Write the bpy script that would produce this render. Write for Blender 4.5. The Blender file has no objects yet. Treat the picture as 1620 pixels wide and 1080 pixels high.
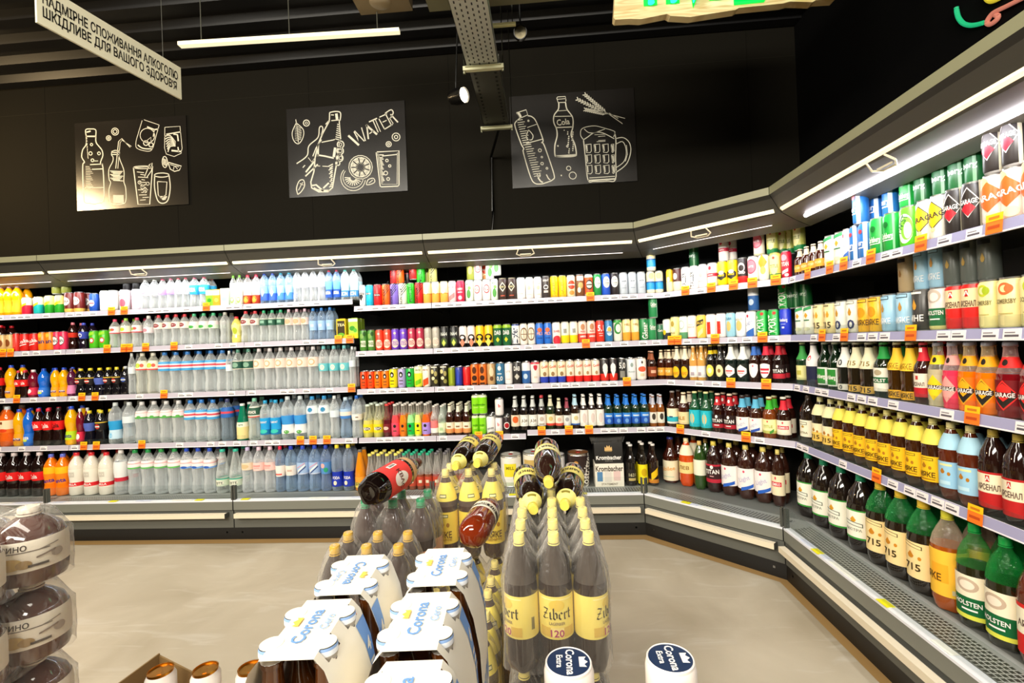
import bpy, bmesh, math, random
from mathutils import Vector, Matrix
random.seed(7)
sc = bpy.context.scene
COL = sc.collection
R = math.radians
PI = math.pi

# ---------------------------------------------------------------- camera, world, lights, exposure
F, YAW, PITCH, ROLL, HZ = 747.32, .0684, .0058, .0385, 1.37
_c, _s = math.cos(YAW), math.sin(YAW)
FW = Vector((-_s * math.cos(PITCH), _c * math.cos(PITCH), math.sin(PITCH)))
_rt = Vector((_c, _s, 0)); _up = _rt.cross(FW)
CX = _rt * math.cos(ROLL) - _up * math.sin(ROLL)
CY = _up * math.cos(ROLL) + _rt * math.sin(ROLL)
EYE = Vector((0, 0, HZ))
cd = bpy.data.cameras.new('camera')
cam = bpy.data.objects.new('camera', cd); COL.objects.link(cam)
cd.sensor_width = 36; cd.lens = F / 1620 * 36; cd.clip_start = .02; cd.clip_end = 60
cam.matrix_world = Matrix(((CX.x, CY.x, -FW.x, 0), (CX.y, CY.y, -FW.y, 0), (CX.z, CY.z, -FW.z, HZ), (0, 0, 0, 1)))
sc.camera = cam
w = bpy.data.worlds.new('world'); sc.world = w; w.use_nodes = True
w.node_tree.nodes['Background'].inputs[0].default_value = (.8, .85, 1, 1)
w.node_tree.nodes['Background'].inputs[1].default_value = .03
sc.view_settings.view_transform = 'Standard'; sc.view_settings.look = 'None'
sc.view_settings.exposure = 0.62; sc.view_settings.gamma = 1
sc.view_settings.use_curve_mapping = False
sc.cycles.transparent_max_bounces = 24
sc.cycles.max_bounces = 6
sc.cycles.caustics_reflective = False; sc.cycles.caustics_refractive = False


def area(name, loc, target, sx, sy, power, col=(1, 1, 1)):
    l = bpy.data.lights.new(name, 'AREA'); l.shape = 'RECTANGLE'; l.size = sx; l.size_y = sy
    l.energy = power; l.color = col
    o = bpy.data.objects.new(name, l); COL.objects.link(o); o.location = loc
    o.rotation_euler = (Vector(target) - Vector(loc)).to_track_quat('-Z', 'Y').to_euler()
    return o


def spot(name, loc, target, power, size, col=(1, .8, .55), blend=.6, rad=.04):
    l = bpy.data.lights.new(name, 'SPOT'); l.energy = power; l.color = col
    l.spot_size = R(size); l.spot_blend = blend; l.shadow_soft_size = rad
    o = bpy.data.objects.new(name, l); COL.objects.link(o); o.location = loc
    o.rotation_euler = (Vector(target) - Vector(loc)).to_track_quat('-Z', 'Y').to_euler()
    return o


# long ceiling lamps of the sales floor, behind and beside the viewer
WARM = (1, .93, .80)
area('ceiling_lamp_light', (-2.0, .2, 3.75), (-1.6, 2.2, .3), 4.2, .5, 52, WARM)
area('ceiling_lamp_light', (-1.2, -2.4, 3.6), (-.6, 3.4, .9), 4.6, .7, 250, WARM)
area('ceiling_lamp_light', (-3.6, .6, 3.75), (1.4, 2.0, .8), .5, 3.0, 62, WARM)
area('poster_lamp_light', (-5.75, 3.05, 3.30), (-4.4, 4.35, 2.9), .30, .30, 30, (1, .72, .38))
LED_POWER = 2.9

# ---------------------------------------------------------------- pixel helpers: measured points of the place


def ray(px, py):
    return FW + CX * ((px - 810) / F) + CY * ((540 - py) / F)


def pt(px, py, z):
    return EYE + ray(px, py) * z


def on_y(px, py, y):
    r = ray(px, py); return EYE + r * (y / r.y)


# ---------------------------------------------------------------- materials
MATS = {}


def lin(h):
    if not isinstance(h, str):
        return tuple(h)[:3]
    h = h.lstrip('#')
    if len(h) == 3: h = ''.join(c * 2 for c in h)
    o = []
    for i in (0, 2, 4):
        v = int(h[i:i + 2], 16) / 255
        o.append(v / 12.92 if v <= .04045 else ((v + .055) / 1.055) ** 2.4)
    return tuple(o)


def newmat(name):
    m = bpy.data.materials.new(name); m.use_nodes = True
    nt = m.node_tree; b = nt.nodes['Principled BSDF']
    return m, nt, b


def attr_col(nt):
    a = nt.nodes.new('ShaderNodeAttribute'); a.attribute_name = 'Col'
    return a.outputs['Color']


def std(name, rough, metal=0., spec=.5, coat=0., bump=None):
    m, nt, b = newmat(name)
    nt.links.new(attr_col(nt), b.inputs['Base Color'])
    b.inputs['Roughness'].default_value = rough
    b.inputs['Metallic'].default_value = metal
    b.inputs['Specular IOR Level'].default_value = spec
    b.inputs['Coat Weight'].default_value = coat
    b.inputs['Coat Roughness'].default_value = .05
    if bump:
        n = nt.nodes.new('ShaderNodeTexNoise'); n.inputs['Scale'].default_value = bump[0]
        tc = nt.nodes.new('ShaderNodeTexCoord'); nt.links.new(tc.outputs['Object'], n.inputs['Vector'])
        bp = nt.nodes.new('ShaderNodeBump'); bp.inputs['Strength'].default_value = bump[1]
        bp.inputs['Distance'].default_value = bump[2]
        nt.links.new(n.outputs[0], bp.inputs['Height']); nt.links.new(bp.outputs[0], b.inputs['Normal'])
    MATS[name] = m
    return m


std('print', .32, 0, .5)
std('paper', .55, 0, .3)
std('matte', .7, 0, .3, bump=(60, .15, .002))
std('paint', .42, 0, .45)
std('plastic', .25, 0, .5)
std('glass', .07, 0, .6, .6)
std('metal', .28, 1., .5)
std('wall_black', .92, 0, .08, bump=(90, .1, .002))
std('poster', .27, 0, .7)


def see_through(name, lo, hi, rough, tint_t=(1, 1, 1), bump=None, white=None):
    m, nt, b = newmat(name)
    if white: b.inputs['Base Color'].default_value = (*white, 1)
    else: nt.links.new(attr_col(nt), b.inputs['Base Color'])
    b.inputs['Roughness'].default_value = rough
    b.inputs['Specular IOR Level'].default_value = .8
    t = nt.nodes.new('ShaderNodeBsdfTransparent'); t.inputs[0].default_value = (*tint_t, 1)
    lw = nt.nodes.new('ShaderNodeLayerWeight'); lw.inputs[0].default_value = .35
    mr = nt.nodes.new('ShaderNodeMapRange')
    mr.inputs['To Min'].default_value = lo; mr.inputs['To Max'].default_value = hi
    nt.links.new(lw.outputs['Facing'], mr.inputs['Value'])
    mx = nt.nodes.new('ShaderNodeMixShader')
    nt.links.new(mr.outputs[0], mx.inputs[0]); nt.links.new(t.outputs[0], mx.inputs[1])
    nt.links.new(b.outputs[0], mx.inputs[2])
    nt.links.new(mx.outputs[0], nt.nodes['Material Output'].inputs[0])
    if bump:
        n = nt.nodes.new('ShaderNodeTexNoise'); n.inputs['Scale'].default_value = bump[0]
        n.inputs['Detail'].default_value = 3; n.inputs['Distortion'].default_value = 1.5
        tc = nt.nodes.new('ShaderNodeTexCoord'); mp = nt.nodes.new('ShaderNodeMapping')
        mp.inputs['Scale'].default_value = bump[3] if len(bump) > 3 else (1, 1, 1)
        nt.links.new(tc.outputs['Object'], mp.inputs[0]); nt.links.new(mp.outputs[0], n.inputs['Vector'])
        bp = nt.nodes.new('ShaderNodeBump'); bp.inputs['Strength'].default_value = bump[1]
        bp.inputs['Distance'].default_value = bump[2]
        nt.links.new(n.outputs[0], bp.inputs['Height']); nt.links.new(bp.outputs[0], b.inputs['Normal'])
    MATS[name] = m


see_through('pet', .15, .98, .08, (.99, 1, 1), bump=(55, .8, .006, (1, 1, .3)))
see_through('pane', .0, .30, .04, (.97, .985, .98), white=(.10, .13, .12))
see_through('film', .04, .60, .17, (1, 1, 1), bump=(26, 1.0, .016, (1, 1, .22)), white=(.70, .66, .60))


def emis(name, col, s):
    m, nt, b = newmat(name)
    b.inputs['Base Color'].default_value = (*lin(col), 1)
    b.inputs['Emission Color'].default_value = (*lin(col), 1)
    b.inputs['Emission Strength'].default_value = s
    MATS[name] = m


emis('led_white', '#fdf6ff', 9)
emis('led_thin', '#fff4f4', .8)
emis('strip_cream', '#fff3cc', .55)
emis('neon_cyan', '#10e0d8', 1.3)
emis('halo_green', '#00d030', .9)  # glow round the neon letters, given to a flat stroke
emis('neon_sea', '#1a9e68', .55)
emis('neon_rose', '#b06a58', .5)
emis('neon_yellow', '#b8a428', .5)
emis('lamp_face', '#fff0d0', 6)


def grille_mat():
    m, nt, b = newmat('grille')
    tc = nt.nodes.new('ShaderNodeTexCoord'); sp = nt.nodes.new('ShaderNodeSeparateXYZ')
    nt.links.new(tc.outputs['Object'], sp.inputs[0])

    def cell(out, size):
        a = nt.nodes.new('ShaderNodeMath'); a.operation = 'MULTIPLY'; a.inputs[1].default_value = 1 / size
        f = nt.nodes.new('ShaderNodeMath'); f.operation = 'FRACT'
        g = nt.nodes.new('ShaderNodeMath'); g.operation = 'GREATER_THAN'; g.inputs[1].default_value = .24
        nt.links.new(out, a.inputs[0]); nt.links.new(a.outputs[0], f.inputs[0]); nt.links.new(f.outputs[0], g.inputs[0])
        return g.outputs[0]
    mu = nt.nodes.new('ShaderNodeMath'); mu.operation = 'MULTIPLY'
    nt.links.new(cell(sp.outputs[0], .019), mu.inputs[0]); nt.links.new(cell(sp.outputs[1], .019), mu.inputs[1])
    mx = nt.nodes.new('ShaderNodeMix'); mx.data_type = 'RGBA'
    mx.inputs[6].default_value = (.46, .47, .44, 1); mx.inputs[7].default_value = (.012, .012, .012, 1)
    nt.links.new(mu.outputs[0], mx.inputs[0]); nt.links.new(mx.outputs[2], b.inputs['Base Color'])
    b.inputs['Roughness'].default_value = .4
    MATS['grille'] = m


def tray_mat():   # perforated galvanised cable tray: alternating slots
    m, nt, b = newmat('perforated')
    tc = nt.nodes.new('ShaderNodeTexCoord')
    br = nt.nodes.new('ShaderNodeTexBrick'); br.offset = .5
    br.inputs['Scale'].default_value = 1; br.inputs['Brick Width'].default_value = .042; br.inputs['Row Height'].default_value = .030
    br.inputs['Mortar Size'].default_value = .011; br.inputs['Mortar Smooth'].default_value = 0
    br.inputs['Color1'].default_value = br.inputs['Color2'].default_value = (.02, .02, .02, 1)
    br.inputs['Mortar'].default_value = (.55, .57, .51, 1)
    mp = nt.nodes.new('ShaderNodeMapping'); mp.inputs['Rotation'].default_value = (0, 0, PI / 2)
    nt.links.new(tc.outputs['Object'], mp.inputs[0]); nt.links.new(mp.outputs[0], br.inputs['Vector'])
    nt.links.new(br.outputs['Color'], b.inputs['Base Color'])
    b.inputs['Roughness'].default_value = .45; b.inputs['Metallic'].default_value = .3
    MATS['perforated'] = m


def wood_mat():
    m, nt, b = newmat('pine')
    tc = nt.nodes.new('ShaderNodeTexCoord'); mp = nt.nodes.new('ShaderNodeMapping')
    mp.inputs['Scale'].default_value = (1.2, 1, 14)
    n = nt.nodes.new('ShaderNodeTexNoise'); n.inputs['Scale'].default_value = 2.2; n.inputs['Distortion'].default_value = 2
    cr = nt.nodes.new('ShaderNodeValToRGB')
    cr.color_ramp.elements[0].position = .35; cr.color_ramp.elements[0].color = (.62, .42, .17, 1)
    cr.color_ramp.elements[1].position = .62; cr.color_ramp.elements[1].color = (.88, .72, .40, 1)
    nt.links.new(tc.outputs['Object'], mp.inputs[0]); nt.links.new(mp.outputs[0], n.inputs['Vector'])
    nt.links.new(n.outputs[0], cr.inputs[0]); nt.links.new(cr.outputs[0], b.inputs['Base Color'])
    b.inputs['Roughness'].default_value = .5
    MATS['pine'] = m


def floor_mat():
    m, nt, b = newmat('polished_concrete')
    tc = nt.nodes.new('ShaderNodeTexCoord')

    def noise(scale, detail, dist=0., sc3=None):
        n = nt.nodes.new('ShaderNodeTexNoise'); n.inputs['Scale'].default_value = scale
        n.inputs['Detail'].default_value = detail; n.inputs['Distortion'].default_value = dist
        mp = nt.nodes.new('ShaderNodeMapping'); nt.links.new(tc.outputs['Object'], mp.inputs[0])
        if sc3: mp.inputs['Scale'].default_value = sc3[:3]; mp.inputs['Rotation'].default_value = (0, 0, sc3[3])
        nt.links.new(mp.outputs[0], n.inputs['Vector']); return n.outputs[0]
    cr = nt.nodes.new('ShaderNodeValToRGB')
    cr.color_ramp.elements[0].position = .3; cr.color_ramp.elements[0].color = (.40, .335, .235, 1)
    cr.color_ramp.elements[1].position = .72; cr.color_ramp.elements[1].color = (.60, .53, .41, 1)
    nt.links.new(noise(1.6, 8, .6), cr.inputs[0])
    cr2 = nt.nodes.new('ShaderNodeValToRGB')
    cr2.color_ramp.elements[0].position = .56; cr2.color_ramp.elements[0].color = (0, 0, 0, 1)
    cr2.color_ramp.elements[1].position = .75; cr2.color_ramp.elements[1].color = (.5, .5, .5, 1)
    nt.links.new(noise(2.2, 6, 1.2, (1, 5, 1, .5)), cr2.inputs[0])
    mx = nt.nodes.new('ShaderNodeMix'); mx.data_type = 'RGBA'
    mx.inputs[7].default_value = (.66, .62, .54, 1)
    nt.links.new(cr2.outputs[0], mx.inputs[0]); nt.links.new(cr.outputs[0], mx.inputs[6])
    nt.links.new(mx.outputs[2], b.inputs['Base Color'])
    b.inputs['Roughness'].default_value = .38
    MATS['polished_concrete'] = m


grille_mat(); tray_mat(); wood_mat(); floor_mat()

# ---------------------------------------------------------------- mesh collecting
TXT = {}


GOTHIC = {'Z': (.74, [[(.05, .88), (.2, 1), (.6, .92), (.12, .08), (.3, 0), (.62, .1)], [(.18, .5), (.52, .5)]]), 'i': (.36, [[(0, .55), (.12, .66), (.12, .1), (.22, 0), (.3, .08)], [(.08, .9), (.15, .97)]]),
          'b': (.55, [[(.1, 1.05), (.1, .12), (.26, 0), (.42, .12), (.42, .5), (.28, .66), (.12, .52)]]), 'e': (.52, [[(.42, .12), (.26, 0), (.1, .14), (.1, .5), (.26, .66), (.4, .52), (.14, .34)]]),
          'r': (.46, [[(0, .55), (.12, .66), (.12, .08), (.2, 0)], [(.12, .52), (.28, .66), (.36, .56)]]), 't': (.44, [[(.14, .95), (.14, .12), (.26, 0), (.36, .08)], [(0, .62), (.32, .62)]]),
          'K': (.70, [[(.12, 1), (.12, .05)], [(.5, 1), (.2, .55), (.5, .5), (.58, 0)]]), 'o': (.55, [[(.26, .66), (.1, .5), (.1, .14), (.26, 0), (.42, .14), (.42, .5), (.26, .66)]]),
          'm': (.70, [[(0, .55), (.1, .66), (.1, .05)], [(.1, .52), (.26, .66), (.3, .55), (.3, .05)], [(.3, .52), (.46, .66), (.5, .55), (.5, .08), (.58, 0)]]),
          'a': (.54, [[(.08, .56), (.24, .66), (.38, .54), (.38, .1), (.46, 0)], [(.38, .34), (.12, .22), (.12, .08), (.22, 0), (.38, .12)]]), 'c': (.50, [[(.42, .56), (.26, .66), (.1, .5), (.1, .14), (.26, 0), (.42, .12)]]),
          'h': (.54, [[(.1, 1.05), (.1, .02)], [(.12, .52), (.28, .66), (.4, .54), (.4, .1), (.34, -.1)]])}


def gothic(s):
    """blackletter drawn with a slanting broad pen"""
    v, f, x = [], [], 0.
    for ch in s[1:]:
        adv, lines = GOTHIC[ch]
        for ln in lines:
            for (a, b), (c, d) in zip(ln, ln[1:]):
                n = len(v); k = (.062, .045)
                v += [(x + a - k[0], b - k[1]), (x + a + k[0], b + k[1]), (x + c + k[0], d + k[1]), (x + c - k[0], d - k[1])]
                f.append((n, n + 1, n + 2, n + 3))
        x += adv
    v = [(a - x / 2, b - .5) for a, b in v]
    TXT[s] = (v, f, x)
    return TXT[s]


def text_geo(s):
    """triangulated outline of a line of lettering: cap height 1, centred"""
    if s in TXT: return TXT[s]
    if s[0] == '~': return gothic(s)
    c = bpy.data.curves.new('lettering', 'FONT'); c.body = s; c.size = 1; c.resolution_u = 2; c.offset = .02
    o = bpy.data.objects.new('lettering', c); COL.objects.link(o)
    m = bpy.data.meshes.new_from_object(o)
    v = [(p.co.x, p.co.y) for p in m.vertices]; f = [tuple(p.vertices) for p in m.polygons]
    bpy.data.objects.remove(o); bpy.data.curves.remove(c); bpy.data.meshes.remove(m)
    x0 = min(p[0] for p in v); x1 = max(p[0] for p in v)
    v = [((p[0] - (x0 + x1) / 2) / .73, p[1] / .73 - .5) for p in v]
    TXT[s] = (v, f, (x1 - x0) / .73)
    return TXT[s]


class MB:
    def __init__(s): s.v = []; s.f = []; s.c = []; s.m = []

    def add(s, vs, fs, col, mat):
        b = len(s.v); s.v += [tuple(p) for p in vs]; col = lin(col)
        for f in fs:
            s.f.append(tuple(b + i for i in f)); s.c.append(col); s.m.append(mat)

    def box(s, x0, x1, y0, y1, z0, z1, col, mat='paint', tf=None):
        vs = [(x, y, z) for z in (z0, z1) for y in (y0, y1) for x in (x0, x1)]
        if tf: vs = [tf(Vector(p)) for p in vs]
        s.add(vs, [(0, 2, 3, 1), (4, 5, 7, 6), (0, 1, 5, 4), (2, 6, 7, 3), (0, 4, 6, 2), (1, 3, 7, 5)], col, mat)

    def lathe(s, prof, n, col, mat, tf=None, cap=True, ang=(0, 2 * PI), rfun=None):
        """prof [(r, z)] bottom to top; col one colour or one per band"""
        full = abs(ang[1] - ang[0] - 2 * PI) < 1e-6; k = n if full else n + 1
        vs = []
        for r, z in prof:
            for i in range(k):
                a = ang[0] + (ang[1] - ang[0]) * i / n
                rr = r * (rfun(a, z) if rfun else 1)
                vs.append((rr * math.cos(a), rr * math.sin(a), z))
        if tf: vs = [tf(Vector(p)) for p in vs]
        many = isinstance(col, list)
        b = len(s.v); s.v += [tuple(p) for p in vs]
        for j in range(len(prof) - 1):
            cc = lin(col[j] if many else col)
            for i in range(n):
                i2 = (i + 1) % k if full else i + 1
                s.f.append((b + j * k + i, b + j * k + i2, b + (j + 1) * k + i2, b + (j + 1) * k + i)); s.c.append(cc)
                s.m.append(mat)
        if cap and full:
            s.f.append(tuple(b + i for i in range(k))[::-1]); s.c.append(lin(col[0] if many else col)); s.m.append(mat)
            s.f.append(tuple(b + (len(prof) - 1) * k + i for i in range(k))); s.c.append(lin(col[-1] if many else col)); s.m.append(mat)

    def tube(s, pts, r, col, mat, n=8, close=False):
        pts = [Vector(p) for p in pts]; rings = []
        for i, p in enumerate(pts):
            d = (pts[min(i + 1, len(pts) - 1)] - pts[max(i - 1, 0)]).normalized()
            a = d.cross(Vector((0, 0, 1)))
            if a.length < .05: a = d.cross(Vector((1, 0, 0)))
            a.normalize(); b = d.cross(a)
            rings.append([p + (a * math.cos(t) + b * math.sin(t)) * r for t in [2 * PI * k / n for k in range(n)]])
        vs = [q for g in rings for q in g]; fs = []
        for j in range(len(pts) - 1):
            for i in range(n):
                fs.append((j * n + i, j * n + (i + 1) % n, (j + 1) * n + (i + 1) % n, (j + 1) * n + i))
        fs += [tuple(range(n))[::-1], tuple((len(pts) - 1) * n + i for i in range(n))]
        s.add(vs, fs, col, mat)

    def flat(s, shape, place, col, mat, cols=8):
        """art: shape -> list of (x, zlow, zhigh) columns, mapped by place(x, z)"""
        vs = []
        for x, a, b in shape: vs += [place(x, a), place(x, b)]
        s.add(vs, [(2 * i, 2 * i + 2, 2 * i + 3, 2 * i + 1) for i in range(len(shape) - 1)], col, mat)

    def text(s, t, place, x, z, h, col, mat, rot=0, wide=1., maxw=None):
        v, f, wd = text_geo(t)
        if maxw and wd * h * wide > maxw: wide = maxw / (wd * h)
        ca, sa = math.cos(rot), math.sin(rot)
        vs = []
        for a, b in v:
            a *= h * wide; b *= h
            vs.append(place(x + a * ca - b * sa, z + a * sa + b * ca))
        s.add(vs, f, col, mat)

    def stroke(s, pts, wd, place, col, mat, close=False):
        if close: pts = list(pts) + [pts[0]]
        L = []
        for i, p in enumerate(pts):
            a = Vector(pts[max(i - 1, 0)]); b = Vector(pts[min(i + 1, len(pts) - 1)])
            d = (b - a); d = d.normalized() if d.length > 1e-9 else Vector((1, 0))
            nn = Vector((-d.y, d.x)) * wd / 2
            L += [place(p[0] + nn.x, p[1] + nn.y), place(p[0] - nn.x, p[1] - nn.y)]
        s.add(L, [(2 * i, 2 * i + 1, 2 * i + 3, 2 * i + 2) for i in range(len(pts) - 1)], col, mat)

    def mesh(s, name, sharp=38):
        m = bpy.data.meshes.new(name); m.from_pydata(s.v, [], s.f)
        names = []
        for x in s.m:
            if x not in names: names.append(x)
        for x in names: m.materials.append(MATS[x])
        m.polygons.foreach_set('material_index', [names.index(x) for x in s.m])
        m.polygons.foreach_set('use_smooth', [True] * len(s.f))
        at = m.color_attributes.new('Col', 'FLOAT_COLOR', 'CORNER')
        buf = []
        for f, c in zip(s.f, s.c): buf += [c[0], c[1], c[2], 1.] * len(f)
        at.data.foreach_set('color', buf)
        m.update(); m.set_sharp_from_angle(angle=R(sharp))
        return m

    def build(s, name, parent=None, loc=None, rot=None, sharp=38):
        o = bpy.data.objects.new(name, s.mesh(name, sharp)); COL.objects.link(o)
        if parent: o.parent = parent
        if loc is not None: o.location = loc
        if rot is not None: o.rotation_euler = rot
        return o


def tag(o, label=None, cat=None, group=None, kind=None):
    if label: o['label'] = label
    if cat: o['category'] = cat
    if group: o['group'] = group
    if kind: o['kind'] = kind
    return o


def empty(name, loc=(0, 0, 0), rz=0.):
    o = bpy.data.objects.new(name, None); COL.objects.link(o); o.empty_display_size = .05
    o.location = loc; o.rotation_euler = (0, 0, rz); return o


ORD = ['first', 'second', 'third', 'fourth', 'fifth', 'sixth', 'seventh', 'eighth', 'ninth', 'tenth', 'eleventh', 'twelfth',
       'thirteenth', 'fourteenth', 'fifteenth', 'sixteenth', 'seventeenth', 'eighteenth', 'nineteenth', 'twentieth'] + \
      ['twenty-' + x for x in ('first', 'second', 'third', 'fourth', 'fifth', 'sixth', 'seventh', 'eighth', 'ninth')] + ['thirtieth'] + ['thirty-' + x for x in ('first', 'second', 'third', 'fourth', 'fifth', 'sixth', 'seventh', 'eighth', 'ninth')]

# ---------------------------------------------------------------- the room
YB, X1, XC, Y2 = 3.3547, .6513, 1.2815, 2.7237
YW, XW, HC = 4.35, 2.32, 4.15
T8 = math.tan(PI / 8)


def structure(mb, name, **k):
    return tag(mb.build(name, **k), kind='structure')


m = MB(); m.box(-7, XW + .1, -3.6, YW + .1, -.1, 0, '#999', 'polished_concrete'); structure(m, 'floor')
m = MB(); m.box(-7, XW + .1, YW, YW + .1, 0, HC, '#1c1a15', 'wall_black')
for k in range(7): m.box(-6.2 + k * 1.35, -6.195 + k * 1.35, YW - .001, YW, 0, HC, '#15130f', 'wall_black')
m.box(-7, XW, YW - .002, YW, 3.83, 3.836, '#24221c', 'wall_black'); structure(m, 'wall_back')
m = MB(); m.box(XW, XW + .1, -3.6, YW, 0, HC, '#060606', 'wall_black'); structure(m, 'wall_right')
m = MB(); m.box(-7.1, -7, -3.6, YW, 0, HC, '#2c2a24', 'wall_black'); structure(m, 'wall_left')
m = MB(); m.box(-7, XW, -3.7, -3.6, 0, HC, '#6b6658', 'wall_black'); structure(m, 'wall_rear')
m = MB()   # corrugated deck: ribs run along the back wall
y = -3.6
P = []
while y < YW:
    P += [(y, HC), (y + .03, HC - .06), (y + .13, HC - .06), (y + .16, HC)]; y += .26
vs = [(x, a, b) for (a, b) in P for x in (-7, XW)]
m.add(vs, [(2 * i, 2 * i + 1, 2 * i + 3, 2 * i + 2) for i in range(len(P) - 1)], '#131315', 'paint')
m.box(-7, XW, -3.6, YW, HC + .01, HC + .1, '#141414', 'matte'); structure(m, 'ceiling', sharp=10)
m = MB()
m.add([(-5.4, YB - .06, .0015), (X1 - .025, YB - .06, .0015), (XC - .035, Y2 - .015, .0015), (XC - .035, -.3, .0015),
       (XC + .03, -.3, .0015), (XC + .03, Y2 + .01, .0015), (X1 + .01, YB + .03, .0015), (-5.4, YB + .03, .0015)],
      [(0, 1, 6, 7), (1, 2, 5, 6), (2, 3, 4, 5)], '#a88654', 'paint'); structure(m, 'floor_border')

# ---------------------------------------------------------------- refrigerated wall of shelves
S = [1.669, 1.3211, 1.0282, .6812]                 # underside of the price rails, beer side
LS = [1.7256, 1.4261, 1.0486, .655]                # water side, a little higher
XSPLIT = -1.46
DF = {'A': .198, 'B': .299, 'C': .198}
RUN = {'A': (Vector((X1, YB, 0)), Vector((1, 0, 0)), Vector((0, 1, 0)), 0.),
       'B': (Vector((X1, YB, 0)), Vector((.70711, -.70711, 0)), Vector((.70711, .70711, 0)), -PI / 4),
       'C': (Vector((XC, Y2, 0)), Vector((0, -1, 0)), Vector((1, 0, 0)), -PI / 2)}
GREY, DKG, RAILC = '#55534c', '#2a2b29', '#a29fc0'


def world(run, u, d, z):
    o, t, n, r = RUN[run]
    return o + t * u + n * d + Vector((0, 0, z))


def solve_u(run, d, z, px):
    P0 = world(run, 0, d, z) - EYE; t = RUN[run][1]; a = (px - 810) / F
    return -(P0.dot(CX) - a * P0.dot(FW)) / (t.dot(CX) - a * t.dot(FW))


def isect(ra, da, rb, db, side):
    """u on run ra (offset da) where it meets run rb (offset db)"""
    o1, t1, n1, _ = RUN[ra]; o2, t2, n2, _ = RUN[rb]
    p = o1 + n1 * da; q = o2 + n2 * db
    # (p + t1 u - q) . n2 = 0
    return (q - p).dot(n2) / t1.dot(n2)


def extr(mb, prof, u0, u1, k0, k1, col, mat, tf=None):
    """prof [(d, z)] swept along u, mitred by k0 / k1"""
    many = isinstance(col, list)
    vs = []
    for d, z in prof: vs += [(u0 - k0 * d, d, z), (u1 + k1 * d, d, z)]
    for i in range(len(prof) - 1):
        mb.add([vs[2 * i], vs[2 * i + 1], vs[2 * i + 3], vs[2 * i + 2]], [(0, 1, 2, 3)], col[i] if many else col, mat)


def prism(mb, poly, z0, z1, col, mat):
    n = len(poly); vs = [(x, y, z0) for x, y in poly] + [(x, y, z1) for x, y in poly]
    mb.add(vs, [tuple(range(n))[::-1], tuple(range(n, 2 * n))] + [(i, (i + 1) % n, n + (i + 1) % n, n + i) for i in range(n)], col, mat)


tg = MB(); tg.box(-.030, .030, -.0012, 0, .004, .036, '#f4ecea', 'paper')
tg.box(-.024, .010, -.0016, -.0012, .022, .026, '#8a8488', 'paper'); tg.box(-.024, .022, -.0016, -.0012, .010, .017, '#5c565c', 'paper')
TAG_W = tg.mesh('price_tag')
tg = MB(); tg.box(-.029, .029, -.004, -.0025, .0, .040, '#ff7a1e', 'paper'); tg.box(-.029, .029, -.0045, -.003, .040, .064, '#ffc414', 'paper')
tg.box(-.018, .018, -.0052, -.0045, .047, .055, '#d07a10', 'paper'); tg.box(-.022, .020, -.0046, -.004, .016, .026, '#c24a10', 'paper')
TAG_O = tg.mesh('price_tag')
tg = MB(); tg.box(-.03, .03, -.0012, 0, .004, .036, '#8f86b8', 'paper')
TAG_B = tg.mesh('price_tag')
ORANGE = {1: [176, 196, 326, 934, 1084, 1125, 1160, 1190, 1227, 1277, 1312, 1334, 1377, 1456, 1572],
          2: [4, 16, 169, 196, 204, 230, 275, 535, 553, 927, 1062, 1072, 1131, 1206, 1300, 1335, 1440],
          3: [26, 129, 150, 259, 556, 992, 1156, 1212, 1537],
          4: [132, 152, 224, 475, 495, 517, 757, 790, 857, 900, 932, 1076, 1180, 1386, 1542]}


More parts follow.
